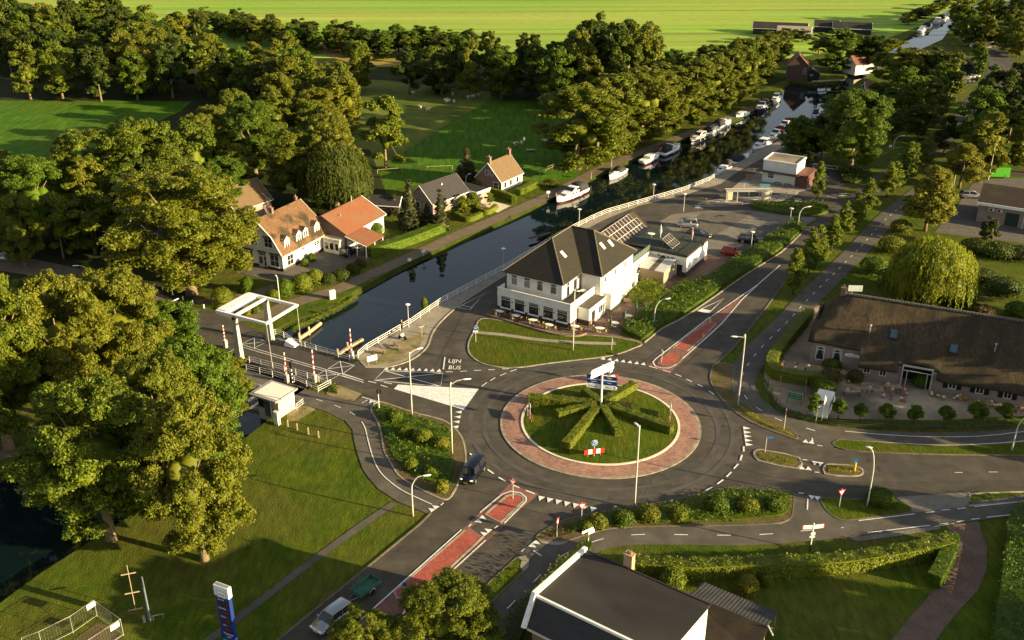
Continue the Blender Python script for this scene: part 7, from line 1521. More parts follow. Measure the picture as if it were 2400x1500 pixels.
# fingerpost in the middle of the roundabout
fp = empty('direction_signpost', (SX, SY, .5), 0, 'tall white signpost with stacked blue and white direction arms on the roundabout', 'signpost')
part('pole', lambda m: m.tube([(0, 0, 0), (0, 0, 2.2), (0, 0, 6.2)], [.17, .15, .09], 10), M_TRIM, fp)
def arm(ang, z, L, hgt, mt, side, words, tm, tip=True):
    e_ = MB(); e_.M = Matrix.Rotation(ang, 4, 'Z')
    x0, x1 = (.15, L) if side > 0 else (-L, -.15)
    e_.box(((x0+x1)/2, 0, z), (abs(x1-x0), .07, hgt)); xe = x1 if side > 0 else x0
    e_.cyl((xe, -.035, z), (xe, .035, z), hgt/2, n=14); o = e_.build('direction_arm', mt, fp)
    b_ = MB(); b_.M = e_.M; b_.box(((x0+x1)/2, 0, z+hgt/2+.02), (abs(x1-x0), .09, .04)); b_.build('edge', M_TRIM, o)
    sign_text(words, hgt*.42, tm, o, tuple(e_.M @ Vector(((x0+x1)/2, -.045, z))), (R(90), 0, ang), sx=.9)
for i, (zz, mt, tm, wl, wr_) in enumerate(((4.35, M_BLUE, M_TRIM, 'Steenwijk', 'Meppel'), (3.65, M_BLUE, M_TRIM, 'Dieverbrug', 'Assen'), (2.95, M_TRIM, M_BLUE, 'Zorgvlied', 'Wateren'))):
    arm(R(-14), zz, 1.75, .55, mt, -1, wl, tm); arm(R(-14), zz, 1.75, .55, mt, 1, wr_, tm)
for zz, wd in ((5.75, 'Diever'), (5.15, 'Dwingeloo')): arm(R(42), zz, 1.9, .55, mat('sign_face_bright', (.66, .72, .74), rough=.3), 1, wd, M_SBLUE); arm(R(42), zz, 1.9, .55, MATS['sign_face_bright'], -1, wd, M_SBLUE)
# cycle fingerposts
e = empty('cycle_signpost', (*G(1898, 1292), 0), 0, 'black and white post with white red tipped cycle arms beside the south cycle path', 'signpost')
part('pole', lambda m: [m.cyl((0, 0, i*.9), (0, 0, i*.9+.9), .07, n=7, mi=(i > 0)) for i in range(4)], [M_BLACK, M_TRIM], e)
for ang, s in ((R(4), -1), (R(10), 1)):
    for z in (3.0, 3.25):
        m = MB(); m.M = Matrix.Rotation(ang, 4, 'Z'); m.box((s*.6, 0, z), (1.0, .05, .22)); m.box((s*1.15, 0, z), (.12, .05, .22), mi=1); m.build('arm', [M_TRIM, RED], e)
part('route_disc', lambda m: disc(m, (.05, -.06, 2.3), .25, 0), M_TRIM, e); part('route_plate', lambda m: m.box((0, -.06, 1.9), (.55, .03, .2)), M_TRIM, e)
e = empty('cycle_signpost', (*G(1378, 1285), 0), 0, 'short signpost with a bright white arm above the dark bushes', 'signpost'); part('pole', lambda m: m.cyl((0, 0, 0), (0, 0, 2.4), .06), M_TRIM, e)
part('arm', lambda m: (m.box((-.1, 0, 2.3), (1.5, .06, .28), rz=R(35)), m.box((.35, .2, 2.0), (.7, .06, .4), rz=R(35))), M_TRIM, e)
for px, py, lab, bl in ((950, 1397, 'yellow bollard with a small blue disc on the red south median', True), (978, 1383, 'thin yellow post on the red south median', False), (2002, 1104, 'yellow bollard on the shorter half of the east median', True), (1664, 758, 'yellow bollard at the far end of the red north median', True), (1648, 793, 'small yellow post at the corner of the red north median', False)):
    e = empty('bollard', (*G(px, py), .1), 0, lab, 'bollard', 'yellow bollards'); part('post', lambda m: (m.cyl((0, 0, 0), (0, 0, 1.1 if bl else .7), .14 if bl else .07, n=10)), M_YEL, e)
    if bl: part('disc', lambda m: disc(m, (0, -.02, 1.35), .25, 0), M_SBLUE, e)
# green farm banner with its rack
e = empty('advertising_board', (*G(1861, 948), 0), R(-28), 'green board with pale lettering and yellow edge at the gravel yard fence', 'sign')
part('board', lambda m: m.box((0, 0, 1.25), (2.0, .05, 1.0)), mat('yellow_edge', (.42, .45, .12)), e); part('face', lambda m: m.box((0, -.03, 1.25), (1.86, .03, .86)), M_GREEN, e)
sign_text('VERSE EIEREN', .25, mat('pale_mint', (.45, .62, .52)), e, (0, -.055, 1.42), (R(90), 0, 0)); sign_text('OUD & NIEUW', .25, MATS['pale_mint'], e, (0, -.055, 1.05), (R(90), 0, 0))
for s in (-.9, .9): part('leg', lambda m: m.cyl((s, 0, 0), (s, 0, .8), .04), M_WOODD, e)
railing([(1826, 918), (1885, 932)], 'tall wooden rack behind the green board', h=2.6, rails=3, step=1.9, mt=M_WOODD, name='rack', cat='rack')

# ---- fuel price pylon at the bottom left: measured from its top and bottom edges
ph_ = 7.2; pT = G(520, 1372, ph_)
py = empty('fuel_price_pylon', (pT[0], pT[1], 0), R(-26), 'tall dark blue fuel price pylon with white top at the bottom edge', 'sign')
part('body', lambda m: m.b2((-.75, -.2, 0), (.75, .2, ph_-1.15)), mat('pylon_blue', (.012, .030, .16), rough=.4), py)
part('cap', lambda m: m.b2((-.82, -.24, ph_-1.15), (.82, .24, ph_)), mat('pylon_white', (.66, .68, .68), rough=.4), py); part('top_plate', lambda m: m.b2((-.7, -.16, ph_), (.7, .16, ph_+.02)), M_METAL, py)
m = MB(); m.box((0, -.245, ph_-.86), (.98, .03, .74)); m.cyl((-.40, -.23, ph_-1.1), (-.40, -.262, ph_-1.1), .1, n=12); lg = m.build('logo_plate', M_TRIM, py); 
m = MB()
for a, b in (((-.5, -.5), (.5, -.5)), ((.5, -.5), (.5, -1.22)), ((.5, -1.22), (-.2, -1.22)), ((-.2, -1.22), (-.5, -.95)), ((-.5, -.95), (-.5, -.5))): m.tube([(a[0], -.265, ph_+a[1]), (b[0], -.265, ph_+b[1])], .018, 4)
m.build('logo_outline', M_BLUE, lg); sign_text('tango', .30, mat('slate_blue', (.10, .16, .22)), lg, (0, -.27, ph_-.85), (R(90), 0, 0), sx=1.0)
lm = mat('red_digits', (.40, .02, .015), rough=.5)
for k, (w_, d_) in enumerate((('Euro 95', '1.71.9'), ('Super Plus', '1.80.9'), ('Diesel', '1.49.9'), ('LPG', '0.89.9'))):
    z = ph_-1.55-k*.98; sign_text(w_, .21, M_TRIM, py, (-.18, -.205, z), (R(90), 0, 0)); p_ = part('display', lambda m: m.box((.1, -.205, z-.45), (1.1, .02, .55)), mat('display_black', (.012, .012, .02), rough=.3), py); sign_text(d_, .42, lm, p_, (.1, -.222, z-.45), (R(90), 0, 0), sx=.85)
sign_text('Wasstraat', .26, M_TRIM, py, (.1, -.205, ph_-5.45), (R(90), 0, 0)); sign_text('24/7', .26, M_TRIM, py, (.15, -.205, ph_-5.8), (R(90), 0, 0))
part('foot_panel', lambda m: m.b2((-.6, -.215, .2), (.6, -.205, 1.0)), mat('pylon_green', (.06, .35, .05)), py)

# ---- construction fence, decoy poles
def hfence(a, b, label, sign=None):
    A, B = G(*a), G(*b); L = math.hypot(B[0]-A[0], B[1]-A[1]); az = math.atan2(B[1]-A[1], B[0]-A[0])
    e = empty('site_fence', (*A, 0), az, label, 'fence', 'site fence panels')
    part('frame', lambda m: (m.tube([(0, 0, 0), (0, 0, 2.0), (L, 0, 2.0), (L, 0, 0)], .03, 5), m.tube([(0, 0, .15), (L, 0, .15)], .02, 4)), mat('fence_steel', (.46, .44, .38), rough=.5, metal=.4), e)
    m = MB()
    for i in range(int(L/.4)): m.b2((.28*i+.14, -.004, .15), (.28*i+.148, .004, 2.0))
    for k in range(7): m.b2((0, -.005, .35+.25*k), (L, .003, .358+.25*k))
    m.build('mesh', mat('mesh_wire', (.16, .15, .12), rough=.6), e)
    if sign: part('notice', lambda m: m.box((L*sign, -.04, 1.65), (.95, .03, .55)), M_TRIM, e)
hfence((60, 1535), (100, 1520), 'site fence panel at the left bottom corner'); hfence((100, 1520), (172, 1484), 'site fence panel left of the bare soil patch'); hfence((172, 1484), (228, 1445), 'site fence panel carrying a small white notice', .85)
hfence((228, 1445), (290, 1490), 'site fence panel receding to the right of the peak'); hfence((215, 1540), (290, 1490), 'site fence panel with the larger red topped notice', .8)
area('bare_patch', [(170, 1500), (230, 1458), (275, 1475), (280, 1500), (230, 1560), (150, 1560)], M_SOIL, .02)
e = empty('perch_pole', (*G(318, 1430), 0), R(18), 'thin pole with three wooden crossbars on the west lawn', 'pole'); hh = height_at(318, 1430, 1325)
part('pole', lambda m: m.cyl((0, 0, 0), (0, 0, hh), .035), M_WOODL, e)
for z in (.15, hh*.40, hh*.82): part('crossbar', lambda m: m.box((0, -.04, z), (1.35, .07, .10)), M_WOODL, e)
e = empty('steel_post', (*G(352, 1455), 0), R(20), 'grey steel post with a low railing foot on the west lawn', 'post'); hh = height_at(352, 1455, 1352)
part('post', lambda m: m.tube([(0, 0, 0), (0, 0, hh)], [.13, .07], 8), mat('blue_grey_steel', (.14, .16, .18), rough=.5), e); part('foot_rail', lambda m: (m.box((.7, 0, .5), (1.2, .06, .08)), m.box((.3, 0, .25), (.06, .06, .5)), m.box((1.2, 0, .25), (.06, .06, .5)), m.box((-.5, 0, .35), (.25, .25, .7))), M_METAL, e)
for i, (x, y) in enumerate(((675, 1000), (697, 1008), (723, 1018), (747, 1026))):
    e = empty('wooden_post', (*G(x, y), 0), 0, '%s of the four short wooden posts below the control cabin' % ('leftmost', 'second', 'third', 'rightmost')[i], 'post', 'posts below the control cabin'); part('shaft', lambda m: (m.b2((-.07, -.07, 0), (.07, .07, .95)), m.add([(-.07, -.07, .95), (.07, -.07, .95), (.07, .07, .95), (-.07, .07, .95), (0, 0, 1.03)], [(0, 1, 4), (1, 2, 4), (2, 3, 4), (3, 0, 4)])), M_WOODL, e)
for i, (x, y) in enumerate(((362, 672), (382, 680), (405, 692), (429, 703), (452, 712), (478, 722), (512, 712))):
    e = empty('white_marker', (*G(x, y), 0), 0, '%s white marker post along the lane verge, counted from the left' % ('first second third fourth fifth sixth seventh'.split()[i]), 'marker', 'white lane markers'); part('post', lambda m: (m.cyl((0, 0, 0), (0, 0, .62), .11, .10, 8), m.ell((0, 0, .62), (.1, .1, .06), 8, 4)), M_TRIM, e)

# ---- benches, people and bicycles at the quay
def bench(px, py, rz, label):
    e = empty('bench', (*G(px, py), .06), rz, label, 'bench', 'quay benches')
    part('seat', lambda m: [m.b2((-.9, -.22+k*.16, .42), (.9, -.10+k*.16, .46)) for k in range(3)], M_WOODL, e); part('backrest', lambda m: [m.b2((-.9, .26, .6+k*.16), (.9, .30, .70+k*.16)) for k in range(2)], M_WOODL, e)
    for s in (-.75, .75): part('leg', lambda m: (m.b2((s-.05, -.2, 0), (s+.05, .2, .42)), m.b2((s-.05, .21, 0), (s+.05, .26, .88))), M_WOODD, e)
bench(888, 829, R(175), 'wooden bench at the quay nearest the blank panel'); bench(932, 817, R(120), 'wooden bench at the quay facing the bus road')
def person(loc, rz, label, shirt, trousers, hair, pose='stand', h=1.72):
    e = empty('person', loc, rz, label, 'person'); k = h/1.72
    J = {'stand': [((0, 0, .98), .15), ((0, 0, 1.2), .145), ((0, 0, 1.40), .15), ((0, .0, 1.48), .06), ((0, -.01, 1.58), .085), ((0, -.01, 1.66), .09)]}['stand']
    vs = []; ed = []; rd = []
    def chain(pts, root=None):
        pr = root
        for p, r in pts:
            vs.append(tuple(c*k for c in p)); rd.append(r*k)
            if pr is not None: ed.append((pr, len(vs)-1))
            pr = len(vs)-1
        return pr
    sit = pose == 'sit'; dz = -.42 if sit else 0
    chain([((p[0], p[1], p[2]+dz), r) for p, r in J]); sh = 2
    for s in (-1, 1):
        if sit: chain([((s*.1, -.05, .52), .095), ((s*.13, -.45, .52), .07), ((s*.13, -.47, .25), .055), ((s*.13, -.45, .06), .045), ((s*.13, -.60, .04), .035)], 0)
        else: chain([((s*.09, 0, .90), .10), ((s*.10, -.02, .50), .068), ((s*.11, .02, .10), .048), ((s*.11, -.14, .05), .04)], 0)
        chain([((s*.20, 0, 1.38+dz), .062), ((s*.26, .02, 1.12+dz), .048), ((s*.24, -.14, .94+dz), .036), ((s*.23, -.19, .88+dz), .03)], sh)
    me = bpy.data.meshes.new('body'); me.from_pydata(vs, ed, []); me.update(); o = link_mesh('body', me, e)
    sk = o.modifiers.new('skin', 'SKIN')
    for i, v in enumerate(me.skin_vertices[0].data if me.skin_vertices else []): v.radius = (rd[i], rd[i])
    if not me.skin_vertices:
        bpy.context.view_layer.objects.active = o
    for i, v in enumerate(me.skin_vertices[0].data): v.radius = (rd[i], rd[i]); v.use_root = (i == 0)
    o.modifiers.new('smooth', 'SUBSURF').levels = 1; o.modifiers['smooth'].render_levels = 1
    me.materials.append(M_SKIN)
    zt = (1.66+dz)*k
    part('hair', lambda m: m.ell((0, .015*k, zt+.02), (.098*k, .105*k, .10*k), 10, 6, z0=-.35), hair, e, True)
    part('shirt', lambda m: (m.loft([[(math.cos(a)*rx*k, math.sin(a)*ry*k, z*k) for a in [i*math.pi/6 for i in range(12)]] for rx, ry, z in ((.185, .13, .93+dz), (.18, .125, 1.15+dz), (.215, .13, 1.36+dz), (.12, .09, 1.47+dz))]), [m.tube([(s*.19*k, 0, (1.40+dz)*k), (s*.26*k, .02*k, (1.12+dz)*k)], [.075*k, .065*k], 8) for s in (-1, 1)]), shirt, e, True)
    if sit: part('trousers', lambda m: [m.tube([(s*.09*k, 0, .54*k), (s*.13*k, -.45*k, .53*k), (s*.13*k, -.47*k, .14*k)], [.125*k, .095*k, .075*k], 8) for s in (-1, 1)], trousers, e, True)
    else: part('trousers', lambda m: [m.tube([(s*.08*k, 0, .98*k), (s*.10*k, -.01*k, .52*k), (s*.11*k, .02*k, .12*k)], [.125*k, .09*k, .07*k], 8) for s in (-1, 1)], trousers, e, True)
    return e
c_d = mat('dark_cloth', (.03, .03, .035), rough=.9); c_b = mat('brown_cloth', (.16, .09, .05), rough=.9); c_w = mat('white_cloth', (.7, .7, .68), rough=.9); hr1 = mat('brown_hair', (.05, .03, .02), rough=.8); hr2 = mat('blond_hair', (.35, .25, .12), rough=.8)
person((*G(942, 775), .06), R(150), 'person in brown clothes standing at the quay fence by the nearest lamp', c_b, c_d, hr2)
def bike(loc, rz, label):
    e = empty('bicycle', loc, rz, label, 'bicycle')
    for x in (-.52, .52): w_ = part('wheel', lambda m: m.tube([(x+.33*math.cos(a), 0, .34+.33*math.sin(a)) for a in [i*math.pi/8 for i in range(17)]], .022, 5, cap=False), M_TYRE, e)
    part('frame', lambda m: (m.tube([(-.52, 0, .34), (-.1, 0, .32), (.38, 0, .85), (.52, 0, .34)], .022, 5), m.tube([(-.1, 0, .32), (-.2, 0, .9)], .022, 5), m.tube([(-.17, 0, .78), (.36, 0, .8)], .02, 5)), M_BLACK, e)
    part('handlebar', lambda m: m.tube([(.22, -.28, 1.05), (.38, 0, 1.0), (.22, .28, 1.05)], .018, 5), M_METAL, e); part('saddle', lambda m: m.box((-.21, 0, .95), (.26, .14, .06)), M_BLACK, e)
bike((*G(921, 790), .06), R(60), 'bicycle leaning at the quay fence left of the standing person'); bike((*G(711, 963), 0), R(70), 'bicycle parked beside the control cabin railing')
e = person((*G(943, 797), .06), R(200), 'person with a white top sitting on a motor scooter at the quay', c_w, c_d, hr1, 'sit')
e = empty('scooter', (*G(944, 796), .06), R(150), 'dark motor scooter under the seated person at the quay', 'scooter'); part('body', lambda m: (m.b2((-.65, -.14, .3), (.25, .14, .50)), m.b2((.25, -.12, .2), (.5, .12, .8))), c_d, e)
for x in (-.5, .55): part('wheel', lambda m: m.cyl((x, -.06, .24), (x, .06, .24), .24, n=14), M_TYRE, e)
e = empty('finger_board', (*G(989, 791), .06), R(20), 'short wooden signpost with a crossboard on the quay', 'signpost'); part('post', lambda m: m.cyl((0, 0, 0), (0, 0, 1.9), .05), M_WOODL, e); part('board', lambda m: m.box((0, -.03, 1.75), (.8, .05, .2)), M_WOODL, e)
for x, y, r_, lab in ((560, 628, 200, 'left white garden chair beside the oak'), (572, 630, 160, 'right white garden chair beside the oak')):
    e = empty('garden_chair', (*G(x-6, y), 0), R(r_), lab, 'chair'); part('seat', lambda m: m.b2((-.28, -.28, .40), (.28, .28, .45)), M_TRIM, e); part('backrest', lambda m: m.b2((-.28, .24, .45), (.28, .28, 1.0)), M_TRIM, e)
    for a in (-1, 1):
        for b in (-1, 1): part('leg', lambda m: m.b2((a*.24-.03, b*.22-.03, 0), (a*.24+.03, b*.22+.03, .4)), M_TRIM, e)

# ---- terrace furniture in front of the hotel
wick = mat('golden_wicker', (.17, .11, .035), (.24, .16, .055), scale=8, rough=.8)
def hl(x, y, z=0): v = Matrix.Rotation(HR, 4, 'Z') @ Vector((x, y, z)); return (HA[0]+v.x, HA[1]+v.y, z)
tp = empty('terrace_table', (0, 0, 0), 0, 'x', 'table'); part('tabletop', lambda m: m.loft([[(math.cos(a)*.75, math.sin(a)*.42, z) for a in [i*math.pi/9 for i in range(18)]] for z in (.70, .74)]), M_TRIM, tp)
part('leg', lambda m: m.cyl((0, 0, 0), (0, 0, .7), .05), M_METAL, tp); part('foot', lambda m: m.cyl((0, 0, 0), (0, 0, .04), .3, n=12), M_METAL, tp)
cp_ = empty('terrace_chair', (0, 0, 0), 0, 'x', 'chair'); part('seat', lambda m: m.b2((-.24, -.24, .42), (.24, .24, .48)), wick, cp_); part('backrest', lambda m: m.loft([[(math.cos(a)*.26, math.sin(a)*.26, z) for a in [R(20+i*14) for i in range(11)]] for z in (.46, .85)], cap=False, closed=False), wick, cp_)
for a in (-1, 1):
    for b in (-1, 1): part('leg', lambda m: m.b2((a*.2-.02, b*.2-.02, 0), (a*.2+.02, b*.2+.02, .42)), wick, cp_)
tabs = [(1.2, -2.9, 'first, leftmost'), (4.2, -2.9, 'second'), (7.3, -3.0, 'third'), (10.3, -3.2, 'fourth'), (13.9, -1.6, 'corner'), (17.4, -.3, 'near drive side'), (18.5, 2.6, 'middle drive side'), (19.3, 6.0, 'far drive side')]
area('hotel_terrace', [(1150, 735), (1175, 715), (1340, 765), (1400, 755), (1370, 782), (1300, 778), (1200, 757)], M_BRICKP, .07)
for i, (x, y, nm) in enumerate(tabs):
    place(tp, USED, hl(x, y, .08), HR+R(10*(i % 3)), label='%s white oval table of the hotel terrace' % nm, group='terrace tables')
    for j, (dx, dy, rr_) in enumerate(((-.95, .1, 90), (.95, -.1, -90), (-.2, -.75, 180), (.3, .75, 0))):
        if j == 3 and i % 2: continue
        place(cp_, USED, hl(x+dx, y+dy, .08), HR+R(rr_+random.uniform(-15, 15)), label='golden wicker chair at the %s table of the hotel terrace' % nm, group='terrace chairs at the %s table' % nm)
pr_ = empty('parasol', (0, 0, 0), 0, 'x', 'parasol'); part('pole', lambda m: m.cyl((0, 0, 0), (0, 0, 2.6), .03), M_WOODD, pr_); part('folded_canopy', lambda m: m.tube([(0, 0, .9), (0, 0, 1.4), (0, 0, 2.6)], [.16, .20, .04], 8), mat('dark_green_canvas', (.04, .09, .06), rough=.9), pr_)
for x, y, nm in ((18.6, 1.0, 'nearest'), (19.2, 4.6, 'middle'), (19.4, 8.4, 'farthest')): place(pr_, USED, hl(x, y, 0), 0, label='%s folded green parasol beside the hotel drive' % nm, group='folded parasols')
m = MB(); ribbon(m, cr([hl(x, y)[:2] for x, y in ((-.6, -3.9), (6, -4.4), (12, -4.6), (15.0, -3.6), (16.0, -2.0))], 4), .25, .35, h=.35); tag(m.build('terrace_wall', mat('terrace_brick', (.20, .12, .09), (.26, .16, .12), scale=3, world=True)), 'low brick wall curving round the hotel terrace', 'wall')
m = MB(); ribbon(m, [hl(x, y)[:2] for x, y in ((15.6, 12.0), (20.0, 12.5), (20.6, 19.0), (15.6, 19.6))], .3, .6, h=.6); tag(m.build('planter_wall', mat('planter_tan', (.45, .33, .2), (.36, .26, .16), scale=2, world=True)), 'tan walled planting box on the drive side of the hotel', 'planter')
bed('planting_box', [hl(x, y)[:2] for x, y in ((15.7, 12.3), (20.2, 12.8), (20.4, 18.6), (15.7, 19.3))], 1.8, 'lush planting in the tan walled box beside the hotel', L_BRIGHT, .26, 26, rough=.7, world=True, z0=.3, cat='planting')
e = empty('terrace_table', hl(12.0, 4.6, 3.2), HR, 'round white table on the hotel balcony', 'table'); part('tabletop', lambda m: m.cyl((0, 0, .7), (0, 0, .74), .55, n=18), M_TRIM, e); part('leg', lambda m: m.cyl((0, 0, 0), (0, 0, .7), .05), M_METAL, e)
e = empty('terrace_table', hl(11.6, 31.2, 4.09), HR, 'round white table on the roof terrace of the annex', 'table'); part('tabletop', lambda m: m.cyl((0, 0, .7), (0, 0, .74), .65, n=18), M_TRIM, e); part('leg', lambda m: m.cyl((0, 0, 0), (0, 0, .7), .05), M_METAL, e)
for x, y, nm in ((13.0, 32.0, 'left'), (18.3, 33.5, 'right')):
    e = empty('parasol', hl(x, y, 4.09), 0, '%s closed parasol with a pale pole on the annex roof' % nm, 'parasol'); part('pole', lambda m: m.cyl((0, 0, 0), (0, 0, 2.4), .05), M_TRIM, e); part('folded_canopy', lambda m: m.tube([(0, 0, .7), (0, 0, 1.2), (0, 0, 2.2)], [.14, .22, .05], 8), mat('pink_canvas', (.42, .26, .24), rough=.9) if nm == 'right' else M_TRIM, e)

# ---- bus shelter
bs = empty('bus_shelter', (*G(1702, 474), .11), R(0), 'long glass bus shelter with pale posts on the bus island', 'shelter')
Lb = 9.0; cream = mat('shelter_cream', (.56, .52, .40), rough=.5)
for x in (0, 2.2, 4.5, 6.7, 9.0): part('post', lambda m: m.b2((x-.06, -.06, 0), (x+.06, .06, 2.3)), cream, bs)
part('roof', lambda m: m.b2((-.2, -.2, 2.3), (9.2, 1.3, 2.36)), mat('clear_roof', (.28, .26, .22), rough=.3), bs); part('roof_frame', lambda m: (m.b2((-.25, -.26, 2.28), (9.25, -.201, 2.42)), m.b2((-.25, 1.301, 2.28), (9.25, 1.36, 2.42))), cream, bs)
for x, w_ in ((.7, 1.0), (7.9, 1.7)): part('poster_panel', lambda m: m.b2((x-w_/2, -.05, .4), (x+w_/2, .05, 2.1)), mat('poster', (.62, .58, .44), (.5, .44, .3), scale=3), bs)
part('seat', lambda m: m.b2((2.5, .6, .45), (6.4, 1.0, .5)), M_METAL, bs)
for i, (x, y, lb) in enumerate(((1655, 476, 'left small orange post at the tip of the bus island'), (1842, 462, 'orange post at the right end of the bus shelter'))):
    e = empty('bollard', (*G(x, y), .1), 0, lb, 'bollard'); part('post', lambda m: (m.cyl((0, 0, 0), (0, 0, .9), .16, n=10), m.ell((0, 0, .9), (.16, .16, .08), 10, 4)), M_YEL, e)
e = empty('bench', (*G(1792, 438), .06), R(-8), 'blue bench block in front of the kiosk', 'bench'); part('seat', lambda m: m.b2((-1.1, -.3, .3), (1.1, .3, .5)), mat('cyan_paint', (.03, .28, .42)), e); part('base', lambda m: m.b2((-.9, -.2, 0), (.9, .2, .3)), M_METAL, e)
e = empty('litter_cage', (*G(1755, 422), .06), R(-15), 'rusty square container on the quay left of the kiosk', 'container'); part('box', lambda m: (m.b2((-.7, -.4, .5), (.7, .4, 1.2))), mat('rust', (.20, .10, .05), (.28, .15, .08), scale=4), e)
for s in (-.6, .6): part('leg', lambda m: m.b2((s-.04, -.04, 0), (s+.04, .04, .5)), M_METAL, e)

# ---- cars
def car(name, px, py, az, label, paint, L=4.2, Wd=1.75, H=1.5, hood=.26, rear=.08, wind=.42, cat='car', roofm=None, van=False, hl_=None):
    e = empty(name, (*G(px, py), .045), az, label, cat); x0, x1 = -L/2, L/2
    belt = H*.60; hz = H*.58
    def sec(x, zb, zt, hw_, tw): return [(x, -hw_*.94, zb), (x, -hw_, zb+.16), (x, -hw_, (zb+zt)*.56), (x, -tw, zt), (x, tw, zt), (x, hw_, (zb+zt)*.56), (x, hw_, zb+.16), (x, hw_*.94, zb)]
    W2 = Wd/2; m = MB()
    S = [(x0, .42, hz*.80, W2*.84, W2*.76), (x0+.08, .26, hz*.97, W2*.93, W2*.84), (x0+.4, .2, belt*1.02, W2, W2*.92), (0, .19, belt, W2, W2*.93), (x1-L*hood, .2, hz*.97, W2, W2*.92), (x1-.45, .2, hz*.88, W2*.97, W2*.86), (x1-.12, .26, hz*.74, W2*.90, W2*.78), (x1, .36, hz*.56, W2*.80, W2*.68)]
    m.loft([sec(*s) for s in S]); body = m.build('body', paint, e, True)
    xa = x0+L*rear; xb = x1-L*hood; 
    gl = MB(); r0 = xa+.35 if not van else xa+.12; r1 = xb-L*(wind-.24)*1.0
    B = [(xa, W2*.90), (xb+.05, W2*.88)]; Tt = [(r0, W2*.74), (r1, W2*.72)]
    v = [(xa, -W2*.9, belt-.03), (xb, -W2*.88, hz-.06), (xb, W2*.88, hz-.06), (xa, W2*.9, belt-.03), (r0, -W2*.74, H-.05), (r1, -W2*.72, H-.04), (r1, W2*.72, H-.04), (r0, W2*.74, H-.05)]
    gl.add(v, [(0, 1, 5, 4), (1, 2, 6, 5), (2, 3, 7, 6), (3, 0, 4, 7), (4, 5, 6, 7)]); cab = gl.build('windows', M_GLASS, e)
    rf = MB(); rf.loft([[(x, -y, z), (x, -y*.9, z+.05), (x, y*.9, z+.05), (x, y, z)] for x, y, z in ((r0-.06, W2*.74, H-.075), (r0+.15, W2*.77, H-.045), ((r0+r1)/2, W2*.78, H-.03), (r1-.1, W2*.76, H-.045), (r1+.06, W2*.72, H-.07))]); rf.build('roof', roofm or paint, e, True)
    pl_ = MB()
    for s in (-1, 1):
        for xx, xt in ((xb-.02, r1), (xa+.03, r0), ((xa+xb)/2-.1, (r0+r1)/2)): pl_.tube([(xx, s*W2*.895, belt-.02), (xt, s*W2*.745, H-.05)], .035, 4)
    pl_.build('pillars', paint, e)
    for x in (x0+L*.2, x1-L*.19):
        for s in (-1, 1):
            t = part('wheel', lambda m: m.cyl((x, s*(W2-.20), .32), (x, s*(W2+.015), .32), .33, n=16), M_TYRE, e); part('rim', lambda m: m.cyl((x, s*(W2+.016), .32), (x, s*(W2+.03), .32), .20, n=12), M_RIM, t)
    for s in (-1, 1):
        part('headlight', lambda m: m.ell((x1-.13, s*W2*.66, hz*.72), (.13, .20, .085), 8, 5), mat('headlight', (.8, .8, .78), rough=.1), e)
        part('tail_light', lambda m: m.box((x0+.03, s*W2*.76, hz*.85), (.09, .18, .22)), mat('tail_light', (.4, .01, .01), rough=.3), e)
        part('mirror', lambda m: m.ell((xb-.25, s*(W2+.08), belt+.03), (.09, .12, .07), 8, 5), paint, e)
    part('number_plate', lambda m: m.box((x1+.005, 0, .42), (.02, .5, .11)), mat('plate_yellow', (.75, .5, .03), rough=.5), e)
    return e
def pm(n, c, r=.25, metal=.3): 
    m_ = mat(n, c, rough=r, metal=metal); m_.node_tree.nodes['Principled BSDF'].inputs['Coat Weight'].default_value = .6; return m_
navy = pm('navy_paint', (.004, .006, .016)); silv = pm('silver_paint', (.38, .39, .40), .3, .7); redp = pm('red_car_paint', (.42, .012, .012)); blk = pm('black_car_paint', (.014, .015, .018)); whp = pm('white_car_paint', (.72, .72, .70), .3, 0)
car('van', 1108, 1116, R(-110), 'dark blue delivery van leaving the roundabout southwards', navy, 4.5, 1.85, 1.85, .20, .02, .30, 'van', van=True)
car('estate_car', 781, 1458, R(-128), 'silver car towing the green trailer', silv, 4.6, 1.85, 1.5, .24, .03, .40)
car('compact_car', 1712, 597, R(-22), 'small red car on the hotel parking lot', redp, 3.5, 1.6, 1.5, .2, .04, .38)
car('hatchback', 1757, 568, R(-12), 'dark blue car parked beside the round topped lamp', navy, 4.5, 1.8, 1.55, .24, .04, .42)
car('off_road_car', 1611, 532, R(170), 'silver off-road car with a spare wheel on the parking lot', silv, 4.0, 1.75, 1.75, .26, .02, .38)
car('estate_car', 1637, 556, R(-25), 'black car behind the annex roof terrace', blk, 4.7, 1.85, 1.5)
car('estate_car', 2275, 463, R(-6), 'silver estate car in the workshop yard', silv, 4.5, 1.8, 1.5, .24, .02)
car('off_road_car', 16, 610, R(172), 'silver car on the lane at the left picture edge', silv, 4.4, 1.8, 1.6)
car('compact_car', 887, 590, R(45), 'white rounded car behind the long hedge', whp, 3.9, 1.65, 1.45)
car('estate_car', 2193, 247, R(-5), 'white car half hidden under the grove beside the road', whp, 4.2, 1.7, 1.45)
car('hatchback', 820, 596, R(60), 'dark car parked inside the carport', blk, 4.0, 1.7, 1.45)
gv = car('van', 2333, 415, R(178), 'bright green and white van parked in the workshop yard', pm('lime_paint', (.10, .42, .03)), 5.4, 1.95, 2.3, .2, .01, .28, 'van', van=True)
part('cargo_box', lambda m: m.b2((-2.6, -.985, .5), (.6, .985, 2.38)), MATS['lime_paint'], gv)
sp_ = [o for o in bpy.data.objects if o.get('label', '').startswith('silver off-road car')][0]; part('spare_wheel', lambda m: m.cyl((-2.02, 0, .95), (-2.2, 0, .95), .36, n=16), M_TYRE, sp_)
